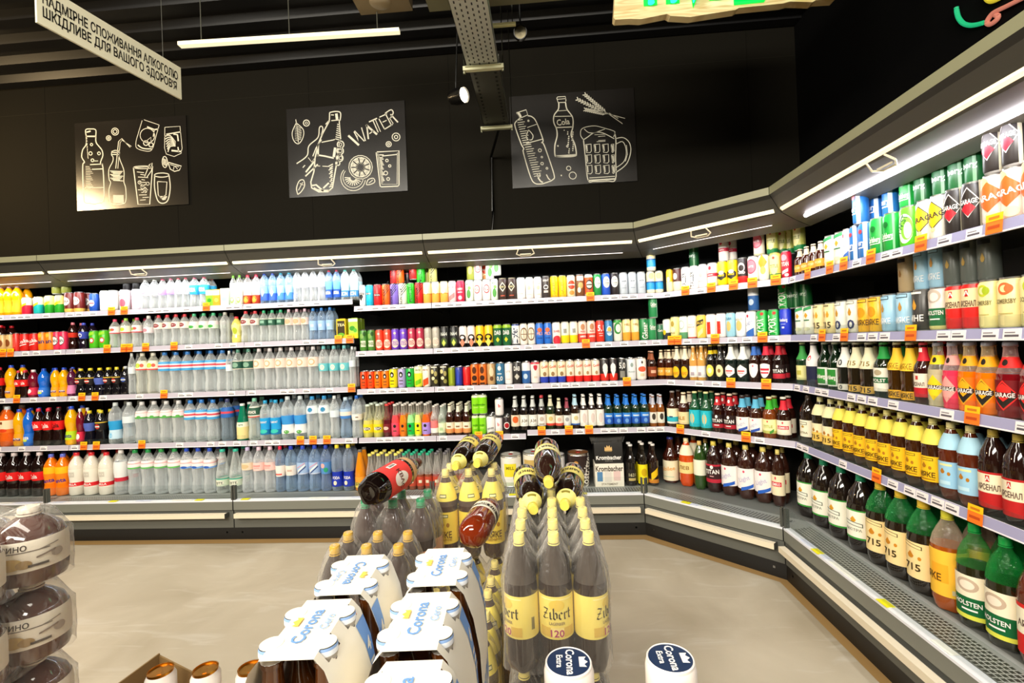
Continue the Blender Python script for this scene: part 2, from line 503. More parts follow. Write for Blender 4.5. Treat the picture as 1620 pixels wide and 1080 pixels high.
def cooler(run, ua, ub, label, ends=(0, 0)):
    o, t, n, rz = RUN[run]
    root = empty('display_cooler', o + t * ua, rz); L = ub - ua; k0, k1 = ends[0] * T8, ends[1] * T8
    tag(root, label, 'cooler', 'open refrigerated display coolers')
    g = .004
    m = MB()
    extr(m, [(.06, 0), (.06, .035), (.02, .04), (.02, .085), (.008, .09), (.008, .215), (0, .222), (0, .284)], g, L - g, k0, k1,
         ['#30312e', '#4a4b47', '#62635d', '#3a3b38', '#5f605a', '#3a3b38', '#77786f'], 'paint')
    extr(m, [(.012, .284), (.012, 0)], 0, L, k0, k1, '#161616', 'paint')
    for q in (.06, L - .06): m.box(q - .006, q + .006, .012, .022, .048, .060, '#dedede', 'metal')
    m.build('base_panel', root)
    m = MB(); q0, q1 = .035, L - .035
    extr(m, [(-.012, .176), (-.046, .176), (-.046, .207), (-.012, .207)], q0, q1, 0, 0, '#e9dcc2', 'paint')
    m.box(q0, q1, -.02, .0, .186, .198, '#77756c', 'paint')
    m.box(q0 - .003, q0, -.046, -.0, .174, .209, '#454540', 'paint'); m.box(q1, q1 + .003, -.046, 0, .174, .209, '#454540', 'paint')
    m.build('bumper_rail', root)
    m = MB(); extr(m, [(0, .284), (.0, .294), (.035, .297)], g, L - g, k0, k1, ['#e9eaf2', '#eef0f6'], 'paint')
    rnd = random.Random(int(ua * 100) + len(run)); u = .06
    while u < L - .2:
        wd = rnd.uniform(.05, .2)
        if rnd.random() < .55: m.box(u, u + wd, .004, .033, .2975, .2985, rnd.choice(['#fffdf4', '#dfe3f6', '#f6f0da']), 'paper')
        if rnd.random() < .12: m.box(u, u + .06, -.004, .03, .298, .3, '#f2ea1a', 'paper')
        u += wd + .03
    m.build('ticket_strip', root)
    m = MB(); extr(m, [(.042, .2972), (.150, .2925)], .05, L - .05, k0, k1, '#888', 'grille'); m.build('air_grille', root)
    m = MB(); extr(m, [(.035, .2935), (.20, .2885), (.74, .289), (.74, .25)], 0, L, k0, k1, ['#9a9c98', '#6f706c', '#555'], 'paint'); m.build('deck', root)
    m = MB(); extr(m, [(.010, .298), (.010, .408), (.015, .408), (.015, .298)], .008, L - .008, k0, k1, ['#dff', '#bff6e4', '#dff'], 'pane')
    m.build('glass_guard', root)
    for q in (-k0 * .01 + .01, L - .01):
        m = MB(); m.box(q - .006, q + .006, .004, .03, .285, .40, '#4a4b46', 'plastic'); m.build('guard_clip', root)
    m = MB(); extr(m, [(.74, .25), (.74, 2.12)], 0, L, k0, k1, '#151310', 'paint')
    u = .02
    while u < L:
        m.box(u, u + .012, .728, .741, .3, 2.1, '#211e1a', 'paint'); u += .62
    m.build('back_panel', root)
    # canopy: lit lip, sloping soffit, inner ceiling
    m = MB()
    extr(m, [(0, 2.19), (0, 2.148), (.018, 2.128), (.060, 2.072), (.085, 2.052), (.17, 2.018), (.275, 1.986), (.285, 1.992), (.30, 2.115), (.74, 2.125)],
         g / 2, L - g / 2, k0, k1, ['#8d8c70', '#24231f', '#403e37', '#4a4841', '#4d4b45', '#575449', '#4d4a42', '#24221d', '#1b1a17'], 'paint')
    extr(m, [(.74, 2.125), (.74, 2.19), (0, 2.19)], 0, L, k0, k1, '#4a4a42', 'paint')
    m.build('canopy', root, sharp=15)
    e0, e1 = .012 - k0 * .06, L - .012 + k1 * .05
    m = MB(); extr(m, [(.057, 2.066), (.057, 2.076), (.068, 2.064), (.068, 2.056), (.057, 2.066)], e0 + .01, e1 - .01, 0, 0, '#fff', 'strip_cream')
    m.build('light_profile', root)
    m = MB(); m.tube([(e0 + .06, .165, 2.010), (e1 - .06, .165, 2.010)], .011 if run == 'C' else .0022, '#fff', 'led_white' if run == 'C' else 'led_thin', 8); m.build('light_tube', root)
    m = MB(); cu = L * .49       # night blind handle
    for a, b in (((-.05, .07, 2.05), (-.065, .10, 2.022)), ((-.065, .10, 2.022), (-.035, .125, 2.012)), ((-.035, .125, 2.012), (.035, .125, 2.012)),
                 ((.035, .125, 2.012), (.065, .10, 2.022)), ((.065, .10, 2.022), (.05, .07, 2.05)), ((-.04, .105, 2.02), (.04, .105, 2.02))):
        m.tube([(cu + a[0], a[1], a[2] + .006), (cu + b[0], b[1], b[2] + .006)], .0045, '#fff6dc', 'plastic', 6)
    m.build('blind_handle', root)
    area('cooler_led_light', world(run, (ua + ub) / 2, .15, 1.995), world(run, (ua + ub) / 2, .42, .2), L * .92, .03, LED_POWER * L / 1.5, (.93, .96, 1))
    # shelves
    for i in range(4):
        segs = []
        if run == 'A':
            if ub <= XSPLIT - X1: segs = [(ua, ub, LS[i])]
            elif ua >= XSPLIT - X1: segs = [(ua, ub, S[i])]
            else: segs = [(ua, XSPLIT - X1 - .004, LS[i]), (XSPLIT - X1 + .004, ub, LS[3] if i == 3 else S[i])]
            if i == 3 and ub == 0: segs = [(ua, -.815, LS[3]), (-.807, ub, S[3])]
        else: segs = [(ua, ub, S[i])]
        for (a, b, z) in segs:
            d = DF[run]
            f0, f1, b0, b1 = a + .002, b - .002, a + .002, b - .002
            if ends[0] and a == ua:
                f0 = isect('B', d, 'A', DF['A'], 0) if run == 'B' else isect('C', d, 'B', DF['B'], 0); b0 = a - k0 * .72
            if ends[1] and b == ub:
                f1 = isect('A', d, 'B', DF['B'], 1) if run == 'A' else isect('B', d, 'C', DF['C'], 1); b1 = b + k1 * .72
            m = MB(); prism(m, [(f0 - ua, d + .004), (f1 - ua, d + .004), (b1 - ua, .72), (b0 - ua, .72)], z + .024, z + .036, '#4b4843', 'paint')
            for q in (f0 - ua + .03, f1 - ua - .03):
                m.box(q - .002, q + .002, d + .05, .72, z - .01, z + .026, '#3a3833', 'paint')
            sh = m.build('shelf', root)
            m = MB(); w2 = (f0 - ua, f1 - ua)
            m.add([(w2[0], d + .004, z), (w2[1], d + .004, z), (w2[1], d - .004, z + .004), (w2[0], d - .004, z + .004),
                   (w2[0], d + .002, z + .040), (w2[1], d + .002, z + .040), (w2[0], d + .006, z + .040), (w2[1], d + .006, z + .040)],
                  [(0, 1, 2, 3), (4, 5, 7, 6), (0, 6, 7, 1)], '#f4f0f4', 'paint')
            m.add([(w2[0], d - .004, z + .004), (w2[1], d - .004, z + .004), (w2[1], d + .002, z + .04), (w2[0], d + .002, z + .04)], [(0, 1, 2, 3)], RAILC if run == 'C' else '#bdb6c2', 'paint')
            m.add([(w2[0], d - .0045, z + .000), (w2[1], d - .0045, z + .000), (w2[1], d - .0045, z + .0055), (w2[0], d - .0045, z + .0055)], [(0, 1, 2, 3)], '#fffaff', 'paint')
            m.build('price_rail', sh)
            if i >= 2 and run != 'A' or i == 3 or (i == 1 and run == 'C'):
                m = MB(); m.box(f0 - ua + .02, f1 - ua - .02, d + .008, d + .011, z + .036, z + .082, '#eef', 'pane'); m.build('riser', sh)
            ors = []
            for px in ORANGE[i + 1]:
                uu = solve_u(run, d - .006, z + .03, px)
                if f0 + .02 < uu < f1 - .02 and (run != 'A' or px < 1060) and (run != 'C' or px > 1250): ors.append(uu)
            rr = random.Random(int(a * 50) + i * 7 + ord(run)); u = f0 + .05; white = .62 if z in S and run == 'A' else .5
            while u < f1 - .04:
                if all(abs(u - q) > .062 for q in ors):
                    if rr.random() < white + .1: 
                        to = bpy.data.objects.new('price_tag', TAG_W); COL.objects.link(to); to.parent = sh
                        to.location = (u - ua, d - .0045, z + .0015); to.rotation_euler = (R(-8), 0, 0)
                u += rr.choice([.0635, .0635, .075, .095, .12])
            for q in ors:
                to = bpy.data.objects.new('price_tag', TAG_O); COL.objects.link(to); to.parent = sh; to['label'] = 'orange and yellow offer tag'
                to.location = (q - ua, d - .0045, z + .001); to.rotation_euler = (R(-6), 0, 0)
    return root


cooler('A', -6.0, -4.5, 'grey open cooler at the outer end of the back row')
cooler('A', -4.5, -3.0, 'grey open cooler with cola and juices, second from the back row end')
cooler('A', -3.0, -1.5, 'grey open cooler with water and energy drinks, middle of the back row')
cooler('A', -1.5, 0, 'grey open cooler with beer cans, back row beside the corner unit', (0, 1))
LB = (Vector((XC, Y2, 0)) - Vector((X1, YB, 0))).length
cooler('B', 0, LB, 'slanting corner cooler between the back row and the side row', (1, 1))
cooler('C', 0, 1.5, 'side cooler with beer and cider bottles beside the slanting corner unit', (1, 0))
cooler('C', 1.5, 3.0, 'side cooler closest to the viewer, its far end only in sight')

# ---------------------------------------------------------------- goods: shapes
def ell(u, v, ru, rv, n=10):
    return [(u + ru * math.cos(PI - PI * i / n), v - rv * math.sin(PI * i / n), v + rv * math.sin(PI * i / n)) for i in range(n + 1)]


def rect(u, v, w, h, n=4): return [(u - w / 2 + w * i / n, v - h / 2, v + h / 2) for i in range(n + 1)]


def dia(u, v, ru, rv):
    return [(u - ru, v, v)] + [(u + ru * k, v - rv * (1 - abs(k)), v + rv * (1 - abs(k))) for k in (-.5, 0, .5)] + [(u + ru, v, v)]


def hexa(u, v, ru, rv):
    return [(u - ru, v - rv * .35, v + rv * .35), (u - ru * .5, v - rv * .68, v + rv * .68), (u, v - rv, v + rv), (u + ru * .5, v - rv * .68, v + rv * .68), (u + ru, v - rv * .35, v + rv * .35)]


def shield(u, v, ru, rv):
    return [(u + ru * k, v - rv * (1 - abs(k) ** 2.2), v + rv * (.8 + .2 * (1 - k * k))) for k in (-1, -.8, -.5, -.2, 0, .2, .5, .8, 1)]


def slash(u, v, w, h, sk):
    return [(u - w / 2, v - h / 2 - sk, v + h / 2 - sk), (u, v - h / 2, v + h / 2), (u + w / 2, v - h / 2 + sk, v + h / 2 + sk)]


def drop(u, v, r, h): return [(u + r * k, v - h * .4 * math.sqrt(max(0, 1 - k * k)), v + h * (.6 - .6 * abs(k)) + 0 * k) for k in (-1, -.7, -.35, 0, .35, .7, 1)]


SH = dict(e=ell, r=rect, d=dia, h=hexa, s=shield, x=slash, p=drop)


def art_on(mb, art, prof_r, z0, H, r0, mat='print', lift=.0008):
    """art drawn on a round body: x in radii, z in fractions of H above z0"""
    for k, a in enumerate(art):
        lf = lift + .0003 * (k + 1)

        def place(x, z):
            zz = z0 + z * H; rr = prof_r(zz) + lf + (.0004 if a[0] == 't' else 0); an = x - PI / 2
            return (rr * math.cos(an), rr * math.sin(an), zz)
        if a[0] == 't':    # ('t', text, u, v, height, colour[, rot, maxw])
            hh = a[4]; rot = a[6] if len(a) > 6 else 0; mw = a[7] if len(a) > 7 else 1.45
            v, f, wd = text_geo(a[1]); hz = hh * H
            wide = 1.
            lim = mw * r0 if not rot else mw * H * .5
            if wd * hz > lim: wide = lim / (wd * hz)
            ca, sa = math.cos(rot), math.sin(rot); vs = []
            for p, q in v:
                p *= hz * wide; q *= hz
                vs.append(place(a[2] + (p * ca - q * sa) / r0, a[3] + (p * sa + q * ca) / H))
            mb.add(vs, f, a[5], mat)
        else:
            shp = SH[a[0]](*a[1:-1]); fine = [shp[0]]      # split wide columns so they follow the curve
            for (x0, l0, h0), (x1, l1, h1) in zip(shp, shp[1:]):
                n = max(1, int(math.ceil(abs(x1 - x0) / .13)))
                fine += [(x0 + (x1 - x0) * i / n, l0 + (l1 - l0) * i / n, h0 + (h1 - h0) * i / n) for i in range(1, n + 1)]
            mb.flat(fine, place, a[-1], mat)


GOODS = {}


def can(key, desc, base, *art, h=.168, r=.033, bands=(), lid='#c9cacc', n=18):
    b = MB(); pr = [(r * .80, 0), (r * .93, .006), (r, .014)]
    zs = sorted({.014, h - .016} | {z * h for q in bands for z in q[:2] if .014 < z * h < h - .016})
    colr = []
    prof = pr[:2] + [(r, z) for z in zs] + [(r * .84, h - .006), (r * .84, h - .0045)]

    def cat(z):
        c = base
        for q in bands:
            if q[0] * h <= z < q[1] * h: c = q[2]
        return c
    for i in range(len(prof) - 1):
        zm = (prof[i][1] + prof[i + 1][1]) / 2
        colr.append('#b9babb' if i == 0 else ('#bfc0c2' if i >= len(prof) - 2 else cat(zm)))
    b.lathe(prof, n, colr, 'print')
    art_on(b, art, lambda z: r, 0, h, r)
    l = MB(); l.lathe([(r * .845, h - .006), (r * .86, h), (r * .80, h), (r * .78, h - .003), (.0001, h - .003)], n, lid, 'metal', cap=False)
    l.box(-.004, .004, -r * .5, r * .1, h - .003, h - .0018, lid, 'metal')
    GOODS[key] = dict(name='drink_can', cat='can', desc=desc, r=r, h=h, body=b, parts=[('lid', l, None)])


PROF = {   # fractions of radius and height, without the cap; last number: cap radius
    'glass': ([(.9, 0), (1, .015), (1, .56), (.93, .62), (.62, .71), (.46, .78), (.40, .86), (.38, .93), (.44, .935), (.44, .955), (.40, .96)], .42, .950, 1.),
    'stub': ([(.9, 0), (1, .02), (1, .50), (.95, .58), (.74, .68), (.52, .78), (.45, .88), (.44, .93), (.50, .935), (.50, .955), (.45, .96)], .48, .945, 1.),
    'slim': ([(.9, 0), (1, .02), (1, .42), (.92, .52), (.66, .66), (.48, .78), (.44, .90), (.44, .94), (.5, .945), (.48, .96)], .50, .94, 1.),
    'pet': ([(.55, .0), (.9, .006), (1, .05), (1, .20), (.93, .26), (.90, .34), (.95, .44), (1, .50), (1, .66), (.93, .74), (.66, .83), (.36, .905), (.33, .935)], .36, .935, 1.),
    'wavy': ([(.55, .0), (.88, .006), (1, .06), (.97, .12), (1, .17), (.93, .24), (.80, .36), (.84, .44), (.97, .52), (1, .60), (.98, .68), (.88, .76), (.6, .85), (.36, .915), (.34, .935)], .37, .935, 1.),
    'beerpet': ([(.22, .012), (.50, .0), (.82, .008), (.95, .045), (1, .11), (1, .60), (.97, .66), (.84, .745), (.60, .83), (.36, .90), (.31, .935)], .33, .930, 1.),
    'dome': ([(.15, .0), (.5, .012), (.80, .05), (.95, .10), (1, .17), (1, .60), (.97, .66), (.84, .745), (.60, .83), (.36, .90), (.31, .935)], .33, .930, 1.),
    'cone': ([(.9, 0), (1, .02), (1, .40), (.90, .52), (.66, .70), (.42, .88), (.36, .94)], .40, .94, 1.),
    'big': ([(.72, 0), (.95, .03), (1, .10), (1, .52), (.97, .60), (.84, .72), (.56, .82), (.32, .88), (.29, .93)], .31, .925, 1.),
}


def bottle(key, desc, style, col, cap, labels=(), mat='glass', h=.24, r=.033, fill=None, upper=None, n=18, petal=False, name='bottle', tall=1.):
    """labels: (part name, z0, z1, colour, art)"""
    P, cr, cz, _ = PROF[style]
    prof = [(a * r, z * h) for a, z in P]

    def rad(z):
        for (a, b), (c, d) in zip(prof, prof[1:]):
            if b <= z <= d: return a + (c - a) * (z - b) / max(d - b, 1e-9)
        return prof[-1][0]
    b = MB(); cols = []
    for (a, z), (c, d) in zip(prof, prof[1:]):
        cols.append(upper if (upper and fill and (z + d) / 2 > fill * h) else col)
    rf = (lambda a, z: 1 - .16 * max(0, 1 - z / (h * .12)) * (.5 + .5 * math.cos(5 * a))) if petal else None
    if mat == 'pet' or (fill and upper and mat == 'mix'):
        pass
    if mat == 'mix':     # opaque drink below, clear bottle above it
        k = max(i for i, q in enumerate(prof) if q[1] <= fill * h) + 1
        b.lathe(prof[:k], n, col, 'glass', rfun=rf); b.lathe(prof[k - 1:], n, upper, 'pet', cap=False)
    else: b.lathe(prof, n, cols, mat, rfun=rf)
    if mat == 'pet': b.lathe([(q[0] * .86, q[1]) for q in prof[2:-3]], 7, '#f4f8fa' if min(lin(col)) > .5 else col, 'pet', cap=False)
    parts = []
    c = MB(); c.lathe([(cr * r, cz * h), (cr * r * 1.02, cz * h + .002), (cr * r * 1.0, h - .003), (cr * r * .9, h)], 14, cap, 'plastic')
    if style in ('pet', 'wavy', 'beerpet', 'big'): c.lathe([(cr * r * 1.1, cz * h - .005), (cr * r * 1.1, cz * h - .002)], 14, cap, 'plastic')
    parts.append(('cap', c, None))
    for (pn, z0, z1, lc, art) in labels:
        l = MB(); zs = sorted({z0 * h, z1 * h} | {q[1] for q in prof if z0 * h < q[1] < z1 * h})
        bands = lc if isinstance(lc, list) else None
        if bands:
            zs = sorted(set(zs) | {(z0 + (z1 - z0) * t) * h for t, _ in bands if 0 < t < 1})
        pp = [(rad(z) + .0006, z) for z in zs]; cs = []
        for i in range(len(zs) - 1):
            if bands:
                t = ((zs[i] + zs[i + 1]) / 2 / h - z0) / (z1 - z0); cc = bands[0][1]
                for q, c2 in bands:
                    if t >= q: cc = c2
                cs.append(cc)
            else: cs.append(lc)
        l.lathe(pp, n, cs, 'paper', cap=False)
        art_on(l, art, rad, z0 * h, (z1 - z0) * h, r, 'paper')
        parts.append((pn, l, None))
    if name == 'bottle':
        name = {'w': 'water_bottle', 'x': 'water_bottle', 'y': 'water_bottle', 'f': 'soda_bottle', 's': 'cocktail_bottle', 'q': 'cocktail_bottle', 'v': 'glass_bottle'}.get(key[0], 'beer_bottle')
        if key in ('b_oj', 'b_yjuice', 'w_jgrn', 'w_jred'): name = 'juice_bottle'
        if key in ('b_cokes', 'b_peps', 'b_cokr'): name = 'soda_bottle'
        if key == 'g_min': name = 'water_bottle'
    GOODS[key] = dict(name=name, cat=name.replace('_', ' '), desc=desc, r=r, h=h, body=b, parts=parts)


def carton(key, desc, base, *art, w=.06, dp=.06, h=.14, name='drink_carton', cat='carton'):
    b = MB(); b.box(-w / 2, w / 2, -dp / 2, dp / 2, 0, h, base, 'print')
    for k, a in enumerate(art):
        place = lambda x, z, k=k: (x * w, -dp / 2 - .0006 - .0003 * k, z * h)
        if a[0] == 't': b.text(a[1], lambda x, z, k=k: (x, -dp / 2 - .0006 - .0003 * k, z), a[2] * w, a[3] * h, a[4] * h, a[5], 'print', a[6] if len(a) > 6 else 0, maxw=w * .95 if len(a) < 7 else h * .9)
        else: b.flat(SH[a[0]](*a[1:-1]), place, a[-1], 'print')
    l = MB(); l.box(-w * .3, w * .3, -.004, .004, h, h + .004, base, 'print')
    GOODS[key] = dict(name=name, cat=cat, desc=desc, r=w / 2, h=h, body=b, parts=[('top_fold', l, None)])


def protos(k):
    g = GOODS[k]
    if 'mesh' not in g:
        g['mesh'] = g['body'].mesh(g['name']); g['pm'] = [(n, m.mesh(n)) for n, m, _ in g['parts']]
    return g


CNT = {}


def place_good(k, loc, rz, scale=(1, 1, 1), label=None, group=None, rot=None):
    g = protos(k)
    o = bpy.data.objects.new(g['name'], g['mesh']); COL.objects.link(o)
    o.location = loc; o.rotation_euler = rot if rot else (0, 0, rz); o.scale = scale
    for n, m in g['pm']:
        c = bpy.data.objects.new(n, m); COL.objects.link(c); c.parent = o
    tag(o, label or g['desc'], g['cat'], group)
    return o


SHELFN = ['bottom deck', 'top shelf', 'second shelf', 'third shelf', 'fourth shelf']
RUNN = {'A': 'back cooler', 'B': 'corner cooler', 'C': 'side cooler'}
BZ = {'L': [.291] + [z + .037 for z in LS], 'R': [.291] + [z + .037 for z in S]}
ROWS = []       # collected, then labelled in reading order


def row(run, lev, items, side='R', back=1, tier=None):
    """items: (kind, px of the first edge, px of the last edge, count[, height factor]) measured along the front edge"""
    z = BZ[side][lev]; df = {'A': .208, 'B': .309, 'C': .208}[run] if lev else {'A': .185, 'B': .33, 'C': .185}[run]
    for it in items:
        k, x0, x1, n = it[:4]; hz = it[4] if len(it) > 4 else 1.
        nb = it[5] if len(it) > 5 else back
        g = GOODS[k]
        u0, u1 = solve_u(run, df + .03, z, x0), solve_u(run, df + .03, z, x1); sp = (u1 - u0) / n
        s = max(.62, min(1.12, sp / (2 * g['r']) * .97))
        for j in range(n):
            for b in range(nb + 1):
                d = df + g['r'] * s + b * (2 * g['r'] * s + .004)
                u = u0 + sp * (j + .5)
                ROWS.append((run, lev, b, k, u, d, z, s, hz, 0))


def tier(run, lev, items, side='R'):
    """cans stacked on the row behind the front one: (kind, px centre, which row[, lift])"""
    z = BZ[side][lev]; df = .208 if run != 'B' else .309
    for it in items:
        k, px, b = it[:3]; g = GOODS[k]; lift = it[3] if len(it) > 3 else GOODS['c_silver']['h']
        d = df + g['r'] + b * (2 * g['r'] + .004)
        ROWS.append((run, lev, b, k, solve_u(run, d, z + lift + .06, px), d, z + lift, 1., 1., 1))
        if len(it) > 4: ROWS.append((run, lev, b, it[4], ROWS[-1][4], d, z, 1., 1., 0))


BAD = set()


def nwords(t): return len(t.replace('-', ' ').replace(',', ' ').split())


def flush_rows():
    ROWS.sort(key=lambda q: (q[0], q[1], q[9], q[2], q[3], q[4]))
    cnt = {}
    tall = {}
    for (run, lev, b, k, u, d, z, s, hz, t) in ROWS:
        g = GOODS[k]; key = (run, lev, b, t, g['desc']); i = cnt.get(key, 0); cnt[key] = i + 1; tall[key] = i + 1
    cnt = {}
    rnd = random.Random(3)
    for (run, lev, b, k, u, d, z, s, hz, t) in ROWS:
        g = GOODS[k]; key = (run, lev, b, t, g['desc']); i = cnt.get(key, 0); cnt[key] = i + 1
        rown = ('front row', 'second row', 'third row')[b]
        wh = f'stacked on {rown}' if t else rown
        for ps in (ORD[i] + ' from left, ', ORD[i] + ' along, '):
            lab = f"{g['desc']}, {ps if tall[key] > 1 else ''}{wh}, {SHELFN[lev]}, {RUNN[run]}"
            if nwords(lab) <= 16: break
        if nwords(lab) > 16: lab = lab.replace(' cooler', ' row').replace(' row, ', ', ', 1); BAD.add((nwords(lab), lab))
        rz = RUN[run][3] + (rnd.uniform(-.16, .16) + (.24 if run == 'C' else 0) if g['cat'] != 'carton' else 0)
        sz = hz * rnd.uniform(.995, 1.005)
        p = world(run, u, d, z)
        place_good(k, p, rz, (s, s, sz), lab, f"{g['desc']} on the {SHELFN[lev]} of the {RUNN[run]}" if tall[key] > 1 else None)

# ---------------------------------------------------------------- goods: the kinds in view
W, K_ = '#fbf6ee', '#14110f'
can('c_silver', 'silver beer can', '#c4ccd4', ('e', 0, .6, .7, .17, '#eef2f6'), ('t', 'BEER', 0, .6, .07, '#39506a'), ('r', 0, .3, 1, .02, '#7f8f9f'))
can('c_white', 'plain white can', '#f7f3ee', ('t', 'LITE', 0, .6, .08, '#b9a9a0'), ('r', 0, .25, 1.1, .03, '#e3c7b8'))
can('c_ywtop', 'small red and yellow soda can', '#d8203c', ('x', 0, .55, 1.2, .12, .08, '#f4c21c'), bands=((.55, 1, '#fbf3d0'),), h=.145, r=.029)
can('c_teal', 'small teal and yellow soda can', '#18b4b0', ('x', 0, .55, 1.2, .12, .08, '#f4c21c'), bands=((.55, 1, '#fbf3d0'),), h=.145, r=.029)
can('c_ygreen', 'green and yellow lemon soda can', '#2aa428', ('x', 0, .55, 1.4, .14, .08, '#ffe01c'), bands=((.5, 1, '#fdf090'),), h=.15, r=.031)
can('c_brown', 'brown cola can with white oval', '#6e1c16', ('e', 0, .55, .8, .2, '#f6efe6'), ('t', 'COLA', 0, .56, .1, '#6e1c16'), bands=((0, .2, '#f2c05a'),))
can('c_blue', 'blue cola can with round emblem', '#1c50b4', ('e', 0, .45, .62, .17, W), ('r', 0, .45, 1.1, .05, '#d82030'), r=.029, h=.150)
can('c_pinkapple', 'white and pink apple can', '#fbeaea', ('e', .2, .35, .6, .2, '#ee5a70'), ('t', 'FRUIT', 0, .7, .08, '#d8807a'))
can('c_lav', 'white and lavender can', '#ece4f2', ('r', 0, .7, 1, .1, '#c8bcd8'))
can('c_dark', 'tall black can with red print', '#171315', ('r', 0, .55, 1.2, .05, '#b03030'), ('t', 'DARK', 0, .7, .08, '#e8dcd0'))
can('c_olive', 'olive and gold can', '#8e9436', ('e', 0, .5, .6, .2, '#d6c860'), lid='#e8e4a0')
can('c_bw', 'white can with black scribble', '#f4f0ea', ('r', 0, .58, 1.5, .10, '#191919'), ('d', -.2, .45, .7, .2, '#191919'), ('t', 'BLACK', 0, .58, .06, W))
can('c_tur', 'turquoise energy can', '#15b8dc', ('r', -.3, .58, .9, .10, '#191919'), ('t', 'BLACK', 0, .58, .06, W))
can('c_red', 'red energy can', '#e02020', ('r', 0, .5, 1.2, .12, '#1b1b1b'), ('t', 'BLACK', 0, .5, .06, W))
for key, desc, b in (('c_sorange', 'orange and black striped can', '#ff6a14'), ('c_spurple', 'purple and black striped can', '#8068c8'), ('c_swhite', 'white and black striped can', '#f4f0dc'),
                     ('c_sred', 'red and black striped can', '#d81c1c'), ('c_syellow', 'pale yellow black striped can', '#e4e080')):
    can(key, desc, b, *[('x', .35, .95 - .12 * i, 1.2, .05, .16, '#16100e') for i in range(4)], ('t', 'NON STOP', -.35, .4, .11, '#16100e', PI / 2))
can('c_sgreen', 'bright green energy can', '#28c828', ('t', 'MONSTER', 0, .45, .16, '#0f5a14', PI / 2))
can('c_cream', 'cream beer can with orange base', '#fbe9b4', ('e', 0, .55, .5, .12, '#fff8e0'), bands=((0, .42, '#f7b24a'), (.42, .46, '#e88a2c')))
can('c_pink', 'pale pink cider can', '#fbdcdc', ('x', 0, .25, 1.5, .22, .1, '#f08a8a'), ('t', 'ROSE', 0, .7, .08, '#e07a88'))
can('c_crim', 'crimson can with white print', '#d81e48', ('t', 'CHERRY', 0, .6, .1, W), ('r', 0, .45, 1.2, .06, '#f6b8c8'), ('e', 0, .2, .5, .1, '#f6b8c8'))
can('c_wgreen', 'white can with green leaves', '#eef2e0', ('e', 0, .35, .5, .2, '#4a9c3c'), ('e', .2, .62, .4, .08, '#8ac060'), ('t', 'MINT', 0, .8, .07, '#3a7a30'))
can('c_wring', 'white can with red ring', '#f8f0ea', ('e', 0, .55, .75, .2, '#e24a4a'), ('e', 0, .55, .55, .15, '#f8f0ea'), ('t', 'G', 0, .55, .16, '#e24a4a'))
can('c_blkd', 'black and cream diamond can', '#3c2a24', ('d', 0, .6, .8, .22, '#e9e0c0'), ('d', 0, .6, .6, .16, '#2e221e'), ('r', 0, .2, 1, .05, '#b24a30'), ('t', 'DRY', 0, .6, .07, '#d8cc8a'), lid='#e8e4c4')
can('c_wpeach', 'white and peach beer can', '#faf0e8', ('e', 0, .5, .4, .1, '#f4c0a0'), ('t', 'PALE', 0, .7, .07, '#d89a80'), ('r', 0, .2, 1, .03, '#f0c8b0'))
can('c_dkprint', 'dark brown can with white print', '#3a3230', ('t', 'STOUT', 0, .8, .09, W), ('e', 0, .5, .6, .1, W), ('r', 0, .3, 1.1, .1, '#cfc6bc'), ('e', 0, .5, .45, .06, '#3a3230'))
can('c_yellow', 'plain yellow beer can', '#fccc0c', ('t', 'LAGER', 0, .45, .14, '#f09c04', PI / 2), ('r', 0, .1, 1.2, .06, '#f0a808'))
can('c_rcream', 'cream can with red oval', '#f6e4b8', ('e', 0, .55, .85, .2, '#d2401c'), ('r', 0, .55, 1.6, .06, W), ('e', 0, .2, .6, .1, '#d98b34'), ('t', 'GOLD', 0, .55, .05, '#8c2010'))
can('c_brgold', 'brown and gold beer can', '#7a4a28', ('r', 0, .82, 1.6, .2, '#f2ead4'), ('e', .1, .5, .6, .14, '#d8a860'), ('e', -.3, .3, .4, .12, '#f2e0c0'))
can('c_orem', 'orange-red can with black emblem', '#ee5a28', ('e', 0, .52, .85, .22, '#2a1a14'), ('e', 0, .52, .7, .15, '#f2d8c0'), ('r', 0, .52, 1.3, .05, '#2a1a14'), bands=((0, .12, '#f4d0b0'), (.85, 1, '#f4e4d0')))
for key, desc, b in (('c_goval', 'green can with white oval', '#1c8c40'), ('c_boval', 'blue can with white oval', '#2456c8'), ('c_koval', 'black can with white oval', '#241c1e')):
    can(key, desc, b, ('e', 0, .6, .8, .25, W), ('t', 'NON', 0, .7, .06, '#30503c'), ('t', 'CIDER', 0, .56, .06, '#30503c'), ('r', .1, .48, .8, .02, '#8a9a8a'))
can('c_crblue', 'cream and blue wheat can', '#efe8c4', ('e', -.1, .78, .6, .14, '#f6e08a'), bands=((.18, .48, '#2aa0e0'), (.48, .54, '#1a60a8')))
can('c_ycrea', 'yellow can with cream lower half', '#fac020', ('e', 0, .55, .5, .12, '#fff0c0'), bands=((0, .45, '#f0e4b0'),), lid='#f0c040')
can('c_brcrea', 'brown can with cream lower half', '#4a1c18', ('e', 0, .65, .5, .14, '#f2e6d0'), bands=((0, .42, '#f0e4c0'),))
can('c_taller', 'white can with upright lettering', '#faf6f2', ('t', 'TALLER', 0, .42, .17, '#1a1a1c', PI / 2, 1.3), ('r', 0, .92, 1.3, .03, '#dcd6d0'))
can('c_pinkwhite', 'pinkish white can', '#f8e4e4', ('e', 0, .55, .4, .1, '#ecb0b0'), ('t', 'PINK', 0, .3, .07, '#d89a9a'))
can('c_redband', 'white can with crimson band', '#f8ece0', ('e', 0, .78, .3, .08, '#d82840'), ('t', 'LEMKO', 0, .5, .05, W), bands=((.43, .57, '#d8203c'),))
